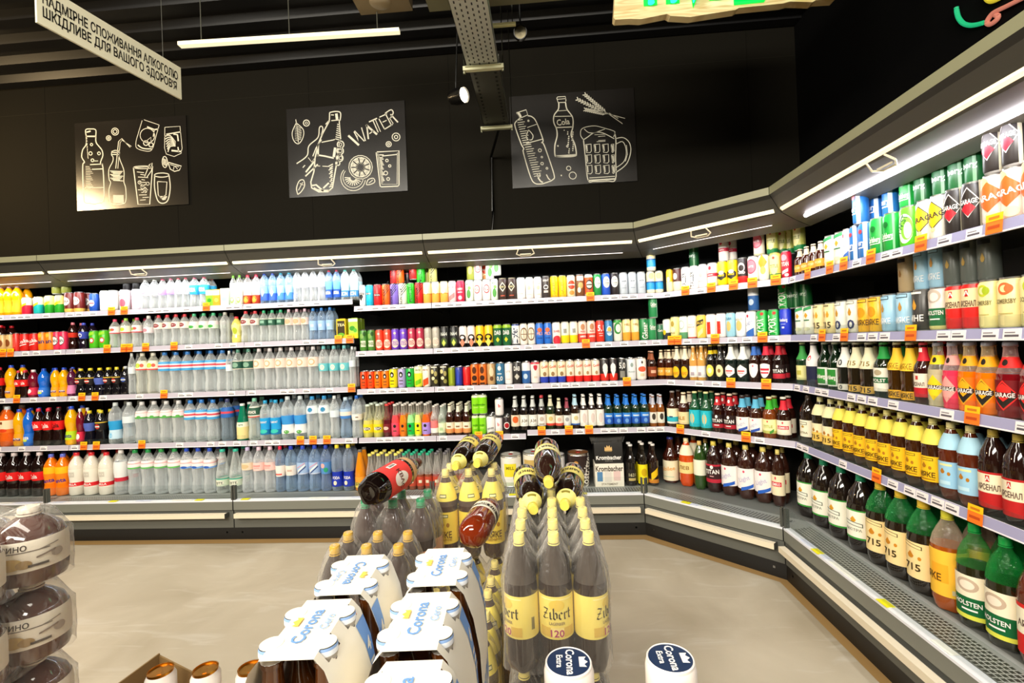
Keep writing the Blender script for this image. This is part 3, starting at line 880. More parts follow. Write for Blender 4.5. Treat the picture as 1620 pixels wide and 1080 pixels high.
can('c_ybee', 'yellow and black can', '#fcd80c', ('h', 0, .42, .95, .2, '#1b1712'), ('e', 0, .52, .5, .08, W), ('t', 'MIKE', 0, .42, .08, '#fcd80c'), ('d', -.9, .42, .5, .16, '#1b1712'))
can('c_bkred', 'black and red emblem can', '#241416', ('e', 0, .62, .7, .18, W), ('e', 0, .6, .55, .12, '#241416'), ('t', 'HARD', 0, .42, .09, W), bands=((0, .28, '#d82020'),))
can('c_pinkbig', 'white can with big pink circle', '#f6e6da', ('e', -.2, .6, 1.0, .28, '#e04a62'), ('e', -.2, .6, .85, .23, '#f07a8a'), ('t', 'LITE', -.2, .6, .08, W), bands=((0, .12, '#d8d0a0'),))
can('c_worange', 'white can with orange flash', '#f6ead8', ('d', 0, .7, .9, .3, '#f8a020'), ('e', .1, .4, .5, .15, '#fccc60'))
can('c_shield', 'yellow-green shield can', '#d8d868', ('s', 0, .55, .9, .36, '#f6eaa0'), ('t', 'TITLE', 0, .5, .12, '#7a8a2c'), ('e', 0, .8, .2, .05, '#c83a28'), bands=((0, .22, '#1c8444'),), lid='#e0d888')
can('c_titan', 'crimson can with dark lettering', '#d01838', ('e', -.2, .75, .6, .12, '#f0a0b0'), ('t', 'TITAN', 0, .52, .15, W), ('x', 0, .25, 1.2, .12, .05, '#f6c8d0'), ('e', .3, .12, .4, .06, '#f6c8d0'))
can('c_kron', 'blue and silver can', '#2a74c0', ('r', .55, .5, .5, 1, '#c6d2de'), ('t', 'burg', -.2, .45, .16, W), ('r', 0, .3, 1.3, .03, W), ('e', -.1, .75, .3, .06, '#c83a40'))
can('c_carls', 'green beer can with white script', '#18a03c', ('t', 'Carlsberg', 0, .42, .15, W), ('r', 0, .3, 1.2, .02, W), ('e', 0, .7, .3, .08, '#0e6a28'), ('r', .8, .5, .2, 1, '#7ac88a'), lid='#cfe8cc')
can('c_dkgreen', 'dark green beer can', '#145a2a', ('t', 'berg', 0, .5, .14, '#d0e0d0'), ('r', .5, .5, .3, 1, '#6c9a70'))
can('c_swirl', 'white can with lime swirl', '#5cd020', ('e', .1, .45, .8, .36, '#e8fae0'), ('e', .3, .45, .6, .28, '#8ae040'), ('e', .4, .4, .35, .2, '#e8fae0'), ('t', 'TWIST', -.2, .55, .12, '#26702c', 1.2))
can('c_glemon', 'white can with lemon hexagon', '#f4eee0', ('h', 0, .55, .95, .32, '#26221c'), ('h', 0, .55, .88, .29, '#ffd01c'), ('t', 'GARAGE', 0, .55, .12, '#26221c', .12), ('e', 0, .22, .3, .05, '#e8d8a0'))
can('c_gdark', 'black can with red diamond', '#2c2624', ('d', 0, .58, .98, .32, '#f0e4e0'), ('d', 0, .58, .90, .29, '#26201e'), ('d', 0, .45, .6, .16, '#d02030'), ('t', 'GARAGE', 0, .6, .10, W), ('r', 1.0, .5, .3, 1, '#b0a890'))
can('c_gpeach', 'white can with orange hexagon', '#fbe8dc', ('e', -.3, .75, .5, .2, '#f8c08a'), ('h', 0, .55, .95, .3, '#f86a28'), ('t', 'GARAGE', 0, .55, .13, W, .1), ('e', .3, .15, .6, .1, '#fcd8b0'))
can('c_pixel', 'green camouflage can', '#4e8c34', ('r', 0, .35, 1.3, .28, '#e6eccc'), ('t', 'PIXEL', 0, .35, .14, '#35602a'), ('e', -.3, .7, .5, .12, '#86b058'), ('e', .4, .8, .4, .1, '#2f5a24'))
for key, desc, b in (('c_oran', 'orange-red soda can', '#f4482c'), ('c_purp', 'purple soda can', '#6c3cc0'), ('c_cri2', 'dark crimson soda can', '#b82a4a'), ('c_gbei', 'grey-beige soda can', '#b8b2a4')):
    can(key, desc, b, ('e', 0, .32, .9, .2, '#f6dcc8'), ('t', 'CRAZY', 0, .38, .11, b), ('t', 'SODA', 0, .27, .09, b), ('e', 0, .78, .3, .05, '#f0d0c0'))
can('c_1664', 'black can with white numerals', '#1e1e1c', ('t', '1664', 0, .66, .16, '#e4e8dc'), ('e', 0, .3, .7, .18, '#4a5c34'), ('d', 0, .25, .4, .16, '#d0e060'))
can('c_swpk', 'white and pink can with black swirl', '#f8ece4', ('e', 0, .42, .95, .18, '#1b1412'), ('e', 0, .46, .5, .07, '#f8ece4'), ('d', 0, .22, .6, .2, '#e88a6a'), bands=((0, .2, '#1b1412'),))
can('c_swye', 'yellow can with black swirl', '#fccc1c', ('e', 0, .42, .95, .18, '#1b1412'), ('e', 0, .46, .5, .07, '#fccc1c'), ('d', 0, .22, .6, .2, '#fcec60'), bands=((0, .2, '#1b1412'),))
can('c_dab', 'dark green can with white lettering', '#22663a', ('t', 'DAB', 0, .62, .2, W), ('d', 0, .3, .4, .12, '#d8d028'), bands=((.82, 1, '#9cc82c'),))
can('c_zipf', 'white can with upright blue script', '#f6f4ee', ('t', 'Zipfer', -.1, .45, .3, '#1c2c50', PI / 2), bands=((.92, 1, '#2a4a9c'), (0, .08, '#2a2e38')))
can('c_wbr', 'white can with brown round crest', '#f6efe2', ('e', 0, .5, .95, .3, '#7a5230'), ('e', 0, .5, .75, .24, '#efe2c8'), ('r', 0, .5, 1.7, .03, '#7a5230'), ('r', 0, .5, .1, .5, '#7a5230'))
can('c_blor', 'blue can with orange crest', '#2a72d4', ('e', 0, .66, .6, .1, '#f07040'), ('t', 'PILS', 0, .5, .13, '#f6b090'), ('r', 0, .3, 1.2, .05, '#184a9c'))
can('c_wrd', 'white can with red dome', '#f6efe4', ('e', 0, .18, 1.0, .2, '#e02c3c'), ('t', 'DUNKEL', 0, .58, .1, '#b82a3c'))
can('c_wyel', 'white can with yellow base', '#f8f2dc', ('t', 'II', 0, .58, .2, '#26221c'), bands=((0, .38, '#f8dc1c'),))
can('c_crred', 'cream can with red base', '#f4dccc', ('e', 0, .72, .5, .14, '#c88a60'), ('t', 'AMBER', 0, .3, .08, W), ('t', 'RED', 0, .52, .08, '#c83028'), bands=((0, .42, '#e84a3c'),))
can('c_51', 'red can with white numerals', '#e8321e', ('t', '5,1', 0, .65, .26, W), ('r', 0, .4, 1, .02, W), ('r', 0, .3, .8, .02, W))
can('c_blwh', 'blue can with white ring', '#2c7cb4', ('e', 0, .5, .75, .22, '#cfe6f0'), ('e', 0, .55, .5, .12, '#e0c050'), ('r', 0, .45, 1.3, .08, '#2c7cb4'), ('t', 'WEISS', 0, .45, .05, W))
can('c_grwh', 'white can with green ring', '#f0f0dc', ('e', 0, .6, .9, .26, '#2c8c34'), ('e', .15, .6, .6, .18, '#f0f0dc'), bands=((.85, 1, '#3a9c3c'),))
can('c_crgold', 'cream and gold beer can', '#f4dfa0', ('e', 0, .55, .6, .14, '#fbf0c8'), ('t', 'HELL', 0, .75, .09, '#9c6a20'), bands=((0, .4, '#eca838'),))
can('c_goss', 'green can with upright white script', '#1c8444', ('t', 'Gösser', 0, .45, .3, W, PI / 2), ('r', .7, .5, .2, .9, '#6cba80'))
can('c_green2', 'mid green can with white script', '#2a8c50', ('t', 'Carlsberg', 0, .6, .16, W), ('r', 0, .48, 1.2, .02, W), ('r', .7, .5, .2, 1, '#8ccaa0'))
can('c_small', 'small dark green can', '#2c6c48', ('t', 'Carls', 0, .6, .14, W), h=.12, r=.030)
can('c_wby', 'white and black can with yellow disc', '#f0efe6', ('e', 0, .36, .4, .12, '#f8c81c'), bands=((0, .34, '#33383a'),))
can('c_yecr', 'pale yellow can with figure', '#efe090', ('e', 0, .68, .4, .12, '#b89a40'), ('e', 0, .4, .6, .15, '#f8f0c0'), ('t', 'ALE', 0, .3, .08, '#907a30'))
can('c_whgr', 'white and green crest can', '#e9eee2', ('e', 0, .62, .7, .2, '#b4c4b0'), ('e', 0, .62, .55, .15, '#f2f4ea'), bands=((0, .3, '#5c9c6c'),))
can('c_wh3', 'white can with red foot', '#f6eee8', ('r', 0, .6, 1, .06, '#e0d4c8'), ('t', 'PREMIUM', 0, .5, .05, '#c8a8a0'), bands=((0, .06, '#d84838'),))
can('c_gobk', 'gold can with black slash', '#f4cc50', ('x', 0, .65, 1.7, .2, .06, '#241c10'), ('t', 'TRUE', 0, .65, .1, '#f4cc50', .1), ('x', .2, .25, 1, .2, .1, '#fbe8a0'))
can('c_wrbx', 'white can with upright red box', '#f8ece6', ('r', 0, .42, .75, .5, '#e0301c'), ('t', 'LVIV', 0, .42, .28, W, PI / 2, .9))
can('c_ltbl', 'light blue can with gold crest', '#9ccfe0', ('e', 0, .45, .5, .2, '#d8c070'), ('t', 'ZUBR', 0, .75, .1, '#4a8aa8'))
can('c_whgo', 'white can with gold crest', '#e6ebec', ('e', 0, .45, .6, .2, '#dcc070'), ('t', 'GOLD', 0, .7, .08, '#b09040'))
can('c_whbl', 'white can with blue wave', '#f6f0f0', ('e', -.2, .8, .22, .06, '#c83048'), ('x', 0, .1, 1.8, .3, .1, '#2c64b8'), ('t', 'Light', 0, .55, .12, '#b0b8d0', .5))
can('c_impo', 'bright green can with upright lettering', '#16a43a', ('r', .6, .5, .5, .95, '#58d070'), ('t', 'IMPORT', -.2, .42, .28, W, PI / 2), ('e', .3, .85, .3, .06, '#d8402c'))
can('c_hamb', 'royal blue can with white lettering', '#1c34c0', ('t', 'Hamburg', 0, .58, .12, W), ('r', 0, .42, .8, .02, '#a8b8f0'), ('r', 0, .3, .4, .06, W))
can('c_gree3', 'cream can with green and gold crest', '#f0f0e0', ('x', 0, .88, 1.6, .1, .04, '#3a9c5c'), ('d', 0, .66, .3, .1, '#e0a028'), ('r', 0, .5, 1, .04, '#2c6c3c'), ('e', 0, .2, .6, .06, '#d8d8b0'))
can('c_715', 'cream can with gold figures', '#f8e4a8', ('p', -.3, .62, .22, .22, '#dca028'), ('p', .3, .62, .22, .22, '#dca028'), ('r', 0, .9, 1, .05, '#8a8058'), ('t', '715', 0, .3, .2, '#3a2a10'))
can('c_zero', 'cream can with hollow zero', '#eeeee0', ('r', 0, .9, 1.1, .08, '#4a4a40'), ('r', 0, .9, 1.0, .055, '#eeeee0'), ('p', 0, .62, .22, .24, '#c89028'), ('t', '0', .1, .28, .26, '#28305c'))
can('c_ylmyk', 'amber yellow can with black box', '#fcc028', ('r', 0, .9, 1.2, .09, '#33290c'), ('r', 0, .9, 1.1, .06, '#fcc028'), ('e', -.1, .58, .5, .14, '#e89a10'), ('t', 'МЯКЕ', 0, .3, .15, '#5c3c08'))
can('c_blmyk', 'pale blue can with gold mug', '#a4d0e8', ('r', 0, .9, 1.2, .09, '#28343c'), ('r', 0, .9, 1.1, .06, '#a4d0e8'), ('p', -.1, .62, .2, .24, '#c89038'), ('t', 'МЯКЕ', 0, .3, .15, '#f4f8fa'))
can('c_bkmyk', 'dark grey can with gold mug', '#3c3a38', ('r', 0, .92, 1.2, .05, W), ('p', -.1, .62, .24, .26, '#e0a030'), ('t', 'МНЕ', 0, .32, .15, W))
can('c_hols', 'white and green crest beer can', '#f2e6dc', ('e', -.1, .8, .7, .15, '#c8b8a8'), ('e', 0, .78, .4, .1, '#f2e6dc'), ('t', 'HOLSTEN', 0, .42, .1, W), ('r', 0, .27, .9, .03, W), bands=((.12, .52, '#14703c'), (0, .12, '#e8e090')))
can('c_arse', 'red can with cream lettering band', '#e42420', ('r', 0, .78, .3, .14, '#c82420'), ('t', 'А', 0, .78, .1, W), ('t', 'АРСЕНАЛ', 0, .56, .12, '#4a1c14'), bands=((.48, .88, '#f6e0b0'),))
can('c_some', 'pale yellow cider can with swirl', '#f6e9a0', ('e', 0, .78, .5, .12, '#c8d030'), ('e', 0, .78, .32, .07, '#f6e9a0'), ('e', .3, .78, .3, .08, '#a8bc20'), ('t', 'SOMERSBY', 0, .54, .09, '#7a6c40'), ('r', 0, .3, 1, .02, '#c8b870'))
can('c_somo', 'pale yellow cider can with orange swirl', '#f8e6a4', ('e', 0, .78, .5, .12, '#f07038'), ('e', 0, .78, .32, .07, '#f8e6a4'), ('e', .3, .78, .3, .08, '#f07038'), ('t', 'SOMERSBY', 0, .54, .09, '#7a6c40'), ('r', 0, .3, 1, .02, '#c8b870'))
can('c_beige', 'beige can with black box', '#b8a078', ('r', 0, .85, 1.1, .1, '#2a241c'), ('p', -.1, .5, .2, .2, '#8a6020'))
can('c_dull', 'dark grey-green can', '#5c625c', ('r', 0, .85, 1.1, .1, '#1c1e1c'), ('p', -.1, .5, .2, .2, '#b09048'))
can('c_redcoke', 'red cola can with white script', '#dc2018', ('t', 'Cola', 0, .55, .2, W, .3), ('x', 0, .35, 1.6, .04, .05, W), h=.15, r=.032)
can('c_beir', 'beige and brown can', '#d8b070', ('e', 0, .5, .6, .2, '#8a4a20'), h=.15, r=.032)
can('c_fanta', 'orange soda can with dark script', '#f88a14', ('t', 'fan', 0, .5, .22, '#28306c', .15), ('e', 0, .8, .5, .1, '#fcc040'), h=.155)
can('c_fapink', 'pink-red soda can with outlined word', '#e83058', ('e', 0, .5, .95, .25, '#2a1c24'), ('e', 0, .5, .85, .21, W), ('t', 'FAN', 0, .5, .16, '#2a1c24'), h=.155)
can('c_lime', 'lime green soda can', '#4cbc18', ('e', .2, .45, .45, .15, '#e83c30'), ('e', .2, .45, .3, .09, W), ('x', 0, .8, 1.4, .15, .05, '#9ae02c'), h=.15)
can('c_nrgred', 'small red can with beer print', '#e03028', ('r', 0, .5, 1, .5, '#f05040'), h=.155, r=.030)
for key, desc, b in (('c_vor', 'orange-red can with round logo', '#f4501c'), ('c_voy', 'orange can with round logo', '#fa7c14'), ('c_vye', 'yellow can with round logo', '#f4e40c'), ('c_vla', 'lavender can with round logo', '#b4a4dc'), ('c_vgr', 'green can with round logo', '#14b43c')):
    can(key, desc, b, ('e', 0, .68, .45, .14, '#16120e'), ('d', 0, .66, .25, .08, W), ('r', 0, .38, .9, .04, '#50401c'), ('r', 0, .22, .8, .03, '#50401c'), h=.14, r=.029)
can('c_spir', 'yellow-green spritz can', '#eaf03a', ('t', 'SPRITZ', 0, .8, .06, '#4a5a10'), ('x', 0, .25, 1.4, .2, .06, '#7ac81c'), bands=((.65, 1, '#f6f6c8'),))
can('c_spio', 'white and orange spritz can', '#fbf0dc', ('t', 'SPRITZ', 0, .8, .06, '#8a3a10'), ('x', 0, .25, 1.4, .3, .06, '#f0501c'))
can('c_camo', 'black and gold patterned can', '#2c281c', ('e', -.4, .7, .4, .1, '#d8cc8c'), ('e', .4, .6, .35, .12, '#b4a868'), ('e', -.2, .4, .4, .08, '#e8e0b0'), ('e', .4, .25, .4, .1, '#98904c'), ('r', 0, .9, 1.4, .06, '#e8e4d0'))
can('c_oliv2', 'slim olive can', '#8c9c20', ('r', 0, .5, .5, .7, '#a8b834'), h=.15, r=.029)
can('c_navy', 'slim navy can', '#28389c', ('r', 0, .5, .5, .7, '#3c50c0'), h=.15, r=.029)
can('c_red2', 'slim red can', '#dc1c20', ('r', 0, .5, .5, .7, '#f04038'), h=.15, r=.029)
can('c_orbr', 'orange can with brown dog print', '#ec7828', ('e', 0, .7, .5, .16, '#5a2c14'), ('e', 0, .35, .6, .12, '#3c1e10'), ('r', 0, .1, 1.2, .08, '#3c1e10'))
can('c_tan', 'tan craft can', '#c8a06c', ('e', 0, .6, .5, .2, '#f0d8b0'), ('e', 0, .3, .4, .1, '#6c4424'))
can('c_bl00', 'blue alcohol-free can', '#2c7098', ('e', 0, .75, .4, .1, W), ('t', '0,0', 0, .3, .2, W), ('r', 0, .5, 1, .04, W))
can('c_dabk', 'black can with white lettering', '#2c2a2a', ('t', 'DAB', 0, .72, .2, W), ('d', 0, .35, .6, .14, '#c8c4b8'))
can('c_blws', 'white-topped blue can', '#3468ac', ('e', 0, .35, .5, .12, '#c4d8ec'), bands=((.6, 1, '#f0f2f6'),))
can('c_wrds', 'white can with red shield', '#f6ece6', ('s', 0, .72, .4, .12, '#c8283c'), ('r', 0, .3, .7, .08, '#d8c8b8'), bands=((.88, 1, '#e84858'),))
can('c_crbl', 'cream can with blue base', '#f6e8c4', ('t', 'Gold', 0, .75, .12, '#e04830', .15), ('e', 0, .42, .4, .1, '#9c7c50'), bands=((0, .3, '#2c44b8'),))
can('c_crre', 'cream can with bright red base', '#f8e6d0', ('t', 'Gold', 0, .75, .12, '#e04830', .15), ('e', 0, .42, .3, .08, '#b88c60'), bands=((0, .3, '#e42420'),))
can('c_bkhrt', 'black and red can with white heart', '#2a2224', ('d', 0, .5, .6, .34, W), ('e', 0, .62, .6, .18, W), bands=((0, .35, '#e03428'),))
can('c_50', 'black can with large numerals', '#262624', ('t', '5,0', 0, .7, .26, W), ('r', 0, .3, 1.1, .3, '#8a8880'))
can('c_sliw', 'silver-white can', '#e8ecec', ('e', 0, .7, .3, .1, '#98a8a0'), ('t', 'PILSNER', 0, .4, .06, '#a0aca8'))
can('c_wred', 'white can with red rosette', '#fbefe4', ('e', 0, .5, .8, .12, '#f06040'), ('d', 0, .8, .2, .08, '#3c302c'), ('r', 0, .25, .8, .12, '#dccfa8'))
can('c_limeg', 'lime green canned cocktail', '#8ce01c', ('t', 'mojito', 0, .5, .1, '#3a8010'), ('r', 0, .35, 1.1, .05, '#b8f060'), bands=((.85, 1, '#e8f8c8'),), h=.15)
can('c_boxw', 'white can with grey script', '#f4f2ee', ('t', 'white', 0, .35, .12, '#606060', .2), h=.14)
can('c_wrsc', 'white can with red script', '#f8f0ee', ('t', 'b', 0, .6, .2, '#e03038'), h=.13)
can('c_dr_ped', 'black can with red oval', '#2a1a1c', ('e', 0, .5, .8, .2, W), ('e', 0, .5, .65, .15, '#b01c28'), h=.13)
carton('k_green', 'green and white juice carton', '#8cd430', ('r', 0, .8, 1, .3, '#eef6d0'), ('e', 0, .35, .3, .12, '#3c9c20'), w=.05, dp=.06, h=.13)
carton('k_oran', 'orange and white juice carton', '#f8a428', ('r', 0, .8, 1, .3, '#fbf2d0'), ('e', 0, .35, .3, .12, '#f0e060'), w=.05, dp=.06, h=.13)
carton('k_white', 'white and mint drink carton', '#e8f2e8', ('e', 0, .4, .35, .14, '#a8dcc8'), w=.055, dp=.06, h=.135)
carton('k_tea', 'black and yellow tea carton', '#f0c81c', ('r', 0, .55, .8, .7, '#3a3014'), ('t', 'TEA', 0, .7, .14, '#f0e8b0'), ('e', 0, .2, .35, .1, '#6cb428'), w=.065, dp=.06, h=.155)
carton('k_leaf', 'lime tea carton with leaves', '#b8e04c', ('e', -.1, .5, .3, .12, '#3c9c28'), ('e', .2, .4, .2, .1, '#60b838'), ('r', 0, .12, 1, .24, '#f8d81c'), ('r', 0, .9, 1, .15, '#f4f6e4'), w=.065, dp=.06, h=.155)
carton('k_yell', 'small yellow drink carton', '#f8e81c', ('e', 0, .75, .35, .1, '#40380c'), ('r', 0, .25, .8, .06, '#6a6018'), w=.06, dp=.06, h=.15)

PC = '#e6f0f4'


def lighter(c, k):
    c = lin(c); k = k if min(c) > .3 else k * .45
    return tuple(v + (1 - v) * k for v in c)


def water(key, desc, col, cap, lab, art=(), style='pet', h=.25, r=.034, z0=.44, z1=.62, **k):
    col = lighter(col, .62)
    bottle(key, desc, style, col, cap, [('label', z0, z1, lab, art)] if lab else [], 'pet', h, r, **k)


# small bottles, top and second shelf
bottle('b_oj', 'orange juice bottle with purple cap', 'wavy', '#ffa808', '#8a78c8', [('label', .1, .5, '#ffc020', [])], 'glass', .25, .036)
water('w_wht', 'clear water bottle with white cap', PC, '#f8f4f0', '#f6e8ec', [('e', 0, .5, .5, .3, '#e8909c')])
water('w_vio', 'clear bottle with pink cap and violet label', '#eef0f8', '#ec4a78', '#b090d8', [('e', 0, .5, .4, .3, W)])
water('w_redc', 'clear water bottle with red cap', '#e4ecee', '#e83450', '#eef2f2', [('t', 'AQUA', 0, .5, .5, '#c05060')])
water('w_blulab', 'clear bottle with pink cap and blue label', '#dce8ee', '#f05a7c', '#2c9cdc', [('t', 'VODA', 0, .5, .45, W)], z0=.4, z1=.7)
water('w_jgrn', 'white sleeved juice drink with green cap', '#f2f6ea', '#8adc50', [(0, '#e4f0d8'), (.35, '#fbf6f0')], [('e', 0, .2, .6, .14, '#9ccc60')], z0=.02, z1=.74)
water('w_jred', 'white sleeved juice drink with red cap', '#f6f0ea', '#e8405c', [(0, '#b8381c'), (.4, '#fbf2ee')], [('e', 0, .2, .6, .16, '#f8a030'), ('e', 0, .2, .35, .09, '#fcd050')], z0=.02, z1=.74)
water('w_bld', 'blue water bottle with dark blue cap', '#7ab8ec', '#2848c0', [(0, '#3c68d0'), (.5, '#8ac0f0')], [('d', 0, .55, .5, .3, '#dcecfa')], z0=.1, z1=.55)
water('w_blt', 'blue water bottle with teal cap', '#86c2ee', '#30b8d0', [(0, '#4c8ce0'), (.5, '#a0d0f4')], [('d', 0, .55, .5, .3, '#e8f4fc')], z0=.1, z1=.55)
water('w_pur', 'tall clear bottle with purple-blue cap', '#d8e2f0', '#4038c0', '#f2eef4', [('r', 0, .5, 1, .3, '#f0c8cc')], h=.262)
water('w_blr', 'blue water bottle with red cap', '#5a9ce4', '#e8304c', [(0, '#2858b8'), (.5, '#6ca8e8')], [('t', 'BORA', 0, .3, .2, W)], z0=.1, z1=.6)
water('w_teal', 'clear water bottle with teal cap', '#d4ecf0', '#3cc0b0', [(0, '#3c88c8'), (.4, '#c4e8f0')], [('t', 'BON', 0, .2, .25, W)], z0=.1, z1=.6)
bottle('b_cokes', 'small cola bottle with pink cap', 'wavy', '#2a0f0c', '#e88090', [('label', .45, .62, '#d8301c', [])], 'glass', .22, .030)
bottle('b_peps', 'small dark cola bottle with blue cap', 'wavy', '#1c1220', '#4c5ce0', [('label', .40, .66, '#3848b0', [('e', 0, .5, .5, .3, W)])], 'glass', .215, .031)
bottle('b_cokr', 'cola bottle with red cap', 'wavy', '#2a0c08', '#e02430', [('label', .45, .64, '#e01c1c', [('t', 'Cola', 0, .5, .6, W, .2)])], 'glass', .25, .034)
water('w_strb', 'flavoured water with pink cap', '#e8ecd8', '#f04c74', [(0, '#f04050'), (.12, '#fbf2ee')], [('e', .1, .55, .4, .2, '#ee5a50'), ('e', -.4, .5, .3, .2, '#9cc840')], z0=.5, z1=.74)
water('w_lime', 'flavoured water with green cap', '#e6f0cc', '#a8e04c', [(0, '#f04050'), (.12, '#f4f8dc')], [('e', 0, .5, .5, .25, '#c0dc30')], z0=.5, z1=.74)
water('w_whr', 'clear water bottle with red cap and cream label', '#dfe6e2', '#e8404c', '#f4ece0', [('e', -.2, .5, .7, .3, '#903038')], z0=.55, z1=.76)
water('w_grn', 'clear bottle with green cap and leaf label', '#dfeae2', '#50c890', [(0, '#dff0dc'), (.5, '#f8ecec')], [('e', 0, .3, .6, .2, '#48a848')], z0=.5, z1=.74)
water('w_gry', 'plain clear bottle without label', '#d4dcd8', '#c8ccc4', None)
bottle('b_yjuice', 'yellow juice bottle with red cap', 'wavy', '#e8dc70', '#e8303c', [('label', .3, .7, '#f4ec98', [('e', 0, .4, .5, .3, '#b8c830')])], 'glass', .21, .034)
water('w_dkgl', 'clear bottle with green cap and dark green label', '#d6e4da', '#40c088', [(0, '#30604c'), (.85, '#d0d8c8')], [('r', 0, .5, 1, .4, '#8cb8a0')], z0=.52, z1=.74)
water('w_pch', 'clear bottle with pink-white cap and peach label', '#dfe6ea', '#f0c8d8', '#f8dcd0', [('e', 0, .5, .7, .35, '#f0b088')], z0=.5, z1=.72)
water('w_lblu', 'light blue water bottle with blue cap', '#8cbcec', '#3888dc', '#a8ccf0', [('r', 0, .5, .8, .3, '#d0e4f8')], z0=.3, z1=.6)
# 1.5 litre waters
BIG = dict(style='pet', h=.33, r=.043)
water('x_yel', 'large white-topped flavoured water, yellow tint', '#dcd89c', '#f4f2e4', [(0, '#f04848'), (.12, '#f8f4d8')], [('e', -.2, .5, .5, .25, '#c0d838'), ('e', .5, .5, .3, .2, '#f06048')], z0=.58, z1=.80, style='pet', h=.33, r=.043)
water('x_blc', 'large clear water with red-blue belt label', '#d0dee2', '#3c88dc', [(0, '#4aa8e0'), (.25, '#f4eef0'), (.42, '#e85060'), (.62, '#f4eef0'), (.75, '#58b0e8')], [], z0=.54, z1=.76, **BIG)
water('x_dkg', 'large green-tinted water with dark green label', '#a8c8b8', '#5c9c88', [(0, '#e8dcc8'), (.08, '#285848'), (.92, '#e8dcc8')], [('e', 0, .5, .6, .3, '#88b098')], z0=.52, z1=.72, **BIG)
water('x_pea', 'large clear water with peach label', '#cfd8dc', '#f4eef2', '#fbe2d4', [('e', 0, .5, .6, .35, '#f4b488'), ('e', 0, .5, .4, .22, '#fbe2d4')], z0=.52, z1=.74, **BIG)
water('x_teal', 'large clear water with teal label', '#cfdce0', '#7cd4d8', '#70ccd4', [('e', 0, .5, .45, .36, '#eef4d8')], z0=.40, z1=.58, **BIG)
water('x_plain', 'large clear water with clear neck', '#ccd8dc', '#dfe6e8', '#dfeaf0', [], z0=.5, z1=.66, **BIG)
water('x_gry', 'large clear water with pink leaf label', '#c8d2d2', '#e8e8e8', [(0, '#58b050'), (.2, '#f8ecea'), (.7, '#f4c4c0'), (.8, '#f8ecea')], [('e', .3, .25, .3, .14, '#58b050')], z0=.60, z1=.78, **BIG)
water('x_cbl', 'large clear water with sky blue label', '#c8dce4', '#e0e8ea', [(0, '#c8e4f4'), (.5, '#2ca0dc')], [('p', 0, .2, .3, .3, '#78c4ec')], z0=.12, z1=.56, **BIG)
water('x_navy', 'large dark blue sparkling water', '#5c88a8', '#48507c', [(0, '#2c68b8'), (.4, '#e04858'), (.6, '#2c68b8')], [], z0=.56, z1=.80, **BIG)
bottle('g_min', 'green glass mineral water with beige label', 'cone', '#107c5c', '#e8ece8', [('label', .05, .50, [(0, '#f0dc98'), (.72, '#f4ecd0')], [('e', 0, .85, .7, .14, '#e8f0dc'), ('t', 'OJITE', 0, .85, .08, '#285838')])], 'glass', .29, .040)
water('x_gmin', 'large green-clear mineral water with cap', '#a0ccb4', '#88d0b0', [(0, '#f05848'), (.1, '#f4f0e0'), (.2, '#305c48'), (.9, '#f4f0e0')], [('t', 'MYRHOR', 0, .5, .3, W)], z0=.55, z1=.80, **BIG)
water('x_btl', 'water bottle with bright blue label', '#a8d0e0', '#30a8dc', [(0, '#1878b0'), (.3, '#24a4e4')], [('t', 'KARPAT', 0, .75, .12, W), ('e', 0, .2, .8, .12, '#38c4b4')], z0=.14, z1=.56, h=.31, r=.040)
water('x_five', 'large wide water with blue-white label', '#b4d4e4', '#e0eef4', [(0, '#f2f4f2'), (.5, '#3c98e0')], [('e', .3, .1, .4, .1, '#60a850')], z0=.14, z1=.56, h=.335, r=.047)
water('x_blw', 'large clear water with blue cap and white label', '#c4d8dc', '#3898d8', '#ecf4f6', [('e', 0, .5, .4, .3, '#2c88b8')], z0=.60, z1=.78, **BIG)
water('x_lbl', 'light blue wavy water bottle', '#8cb8e4', '#c8e0f0', [(0, '#4888d4'), (.3, '#f6e8d8'), (.7, '#a8c8e8')], [], z0=.48, z1=.72, style='wavy', h=.315, r=.040)
water('x_wht', 'clear water with white belt label', '#b4c8d4', '#2868c8', '#f8f0e4', [('r', .2, .5, .5, .2, '#907868')], z0=.42, z1=.56, style='pet', h=.325, r=.042)
BG2 = dict(style='pet', h=.352, r=.045)
water('y_red', 'clear sparkling water with red belt label', '#d0d6d8', '#f4ece8', [(0, '#d02c40'), (.2, '#f0f0ee')], [], z0=.30, z1=.74, **BG2)
water('y_grn', 'large green-capped water with pink label', '#c8d4d6', '#2c9c50', [(0, '#68c060'), (.2, '#f8f0ee'), (.6, '#f0b8b8'), (.75, '#f8f0ee')], [], z0=.58, z1=.75, **BG2)
water('y_blu', 'large clear water with blue cap, pink label', '#ccd6da', '#2c50c0', [(0, '#78a8e8'), (.2, '#f8f0ee'), (.55, '#f0b8b8'), (.7, '#f8f0ee')], [('e', 0, .15, .5, .14, '#2c60c0')], z0=.56, z1=.75, **BG2)
water('y_tea', 'clear mineral water with teal cap, oval label', '#c8d8d0', '#38b89c', [(0, '#d0dcc4'), (.85, '#38a890')], [('e', 0, .45, .8, .32, '#f4f0dc'), ('t', 'OJITE', 0, .45, .3, '#304c3c')], z0=.16, z1=.34, style='cone', h=.335, r=.044)
water('y_lav', 'clear water with lavender cap, beige label', '#ccd4e0', '#d4c4ec', '#ecd8bc', [('e', 0, .5, .7, .3, '#dcc090')], z0=.50, z1=.66, **BG2)
water('y_pnk', 'clear water with pink label and pale cap', '#d0d4dc', '#f0d0e0', '#f8d0c8', [('r', 0, .6, 1.2, .2, '#e89890'), ('r', 0, .35, .9, .12, '#e8a8a0')], z0=.48, z1=.66, **BG2)
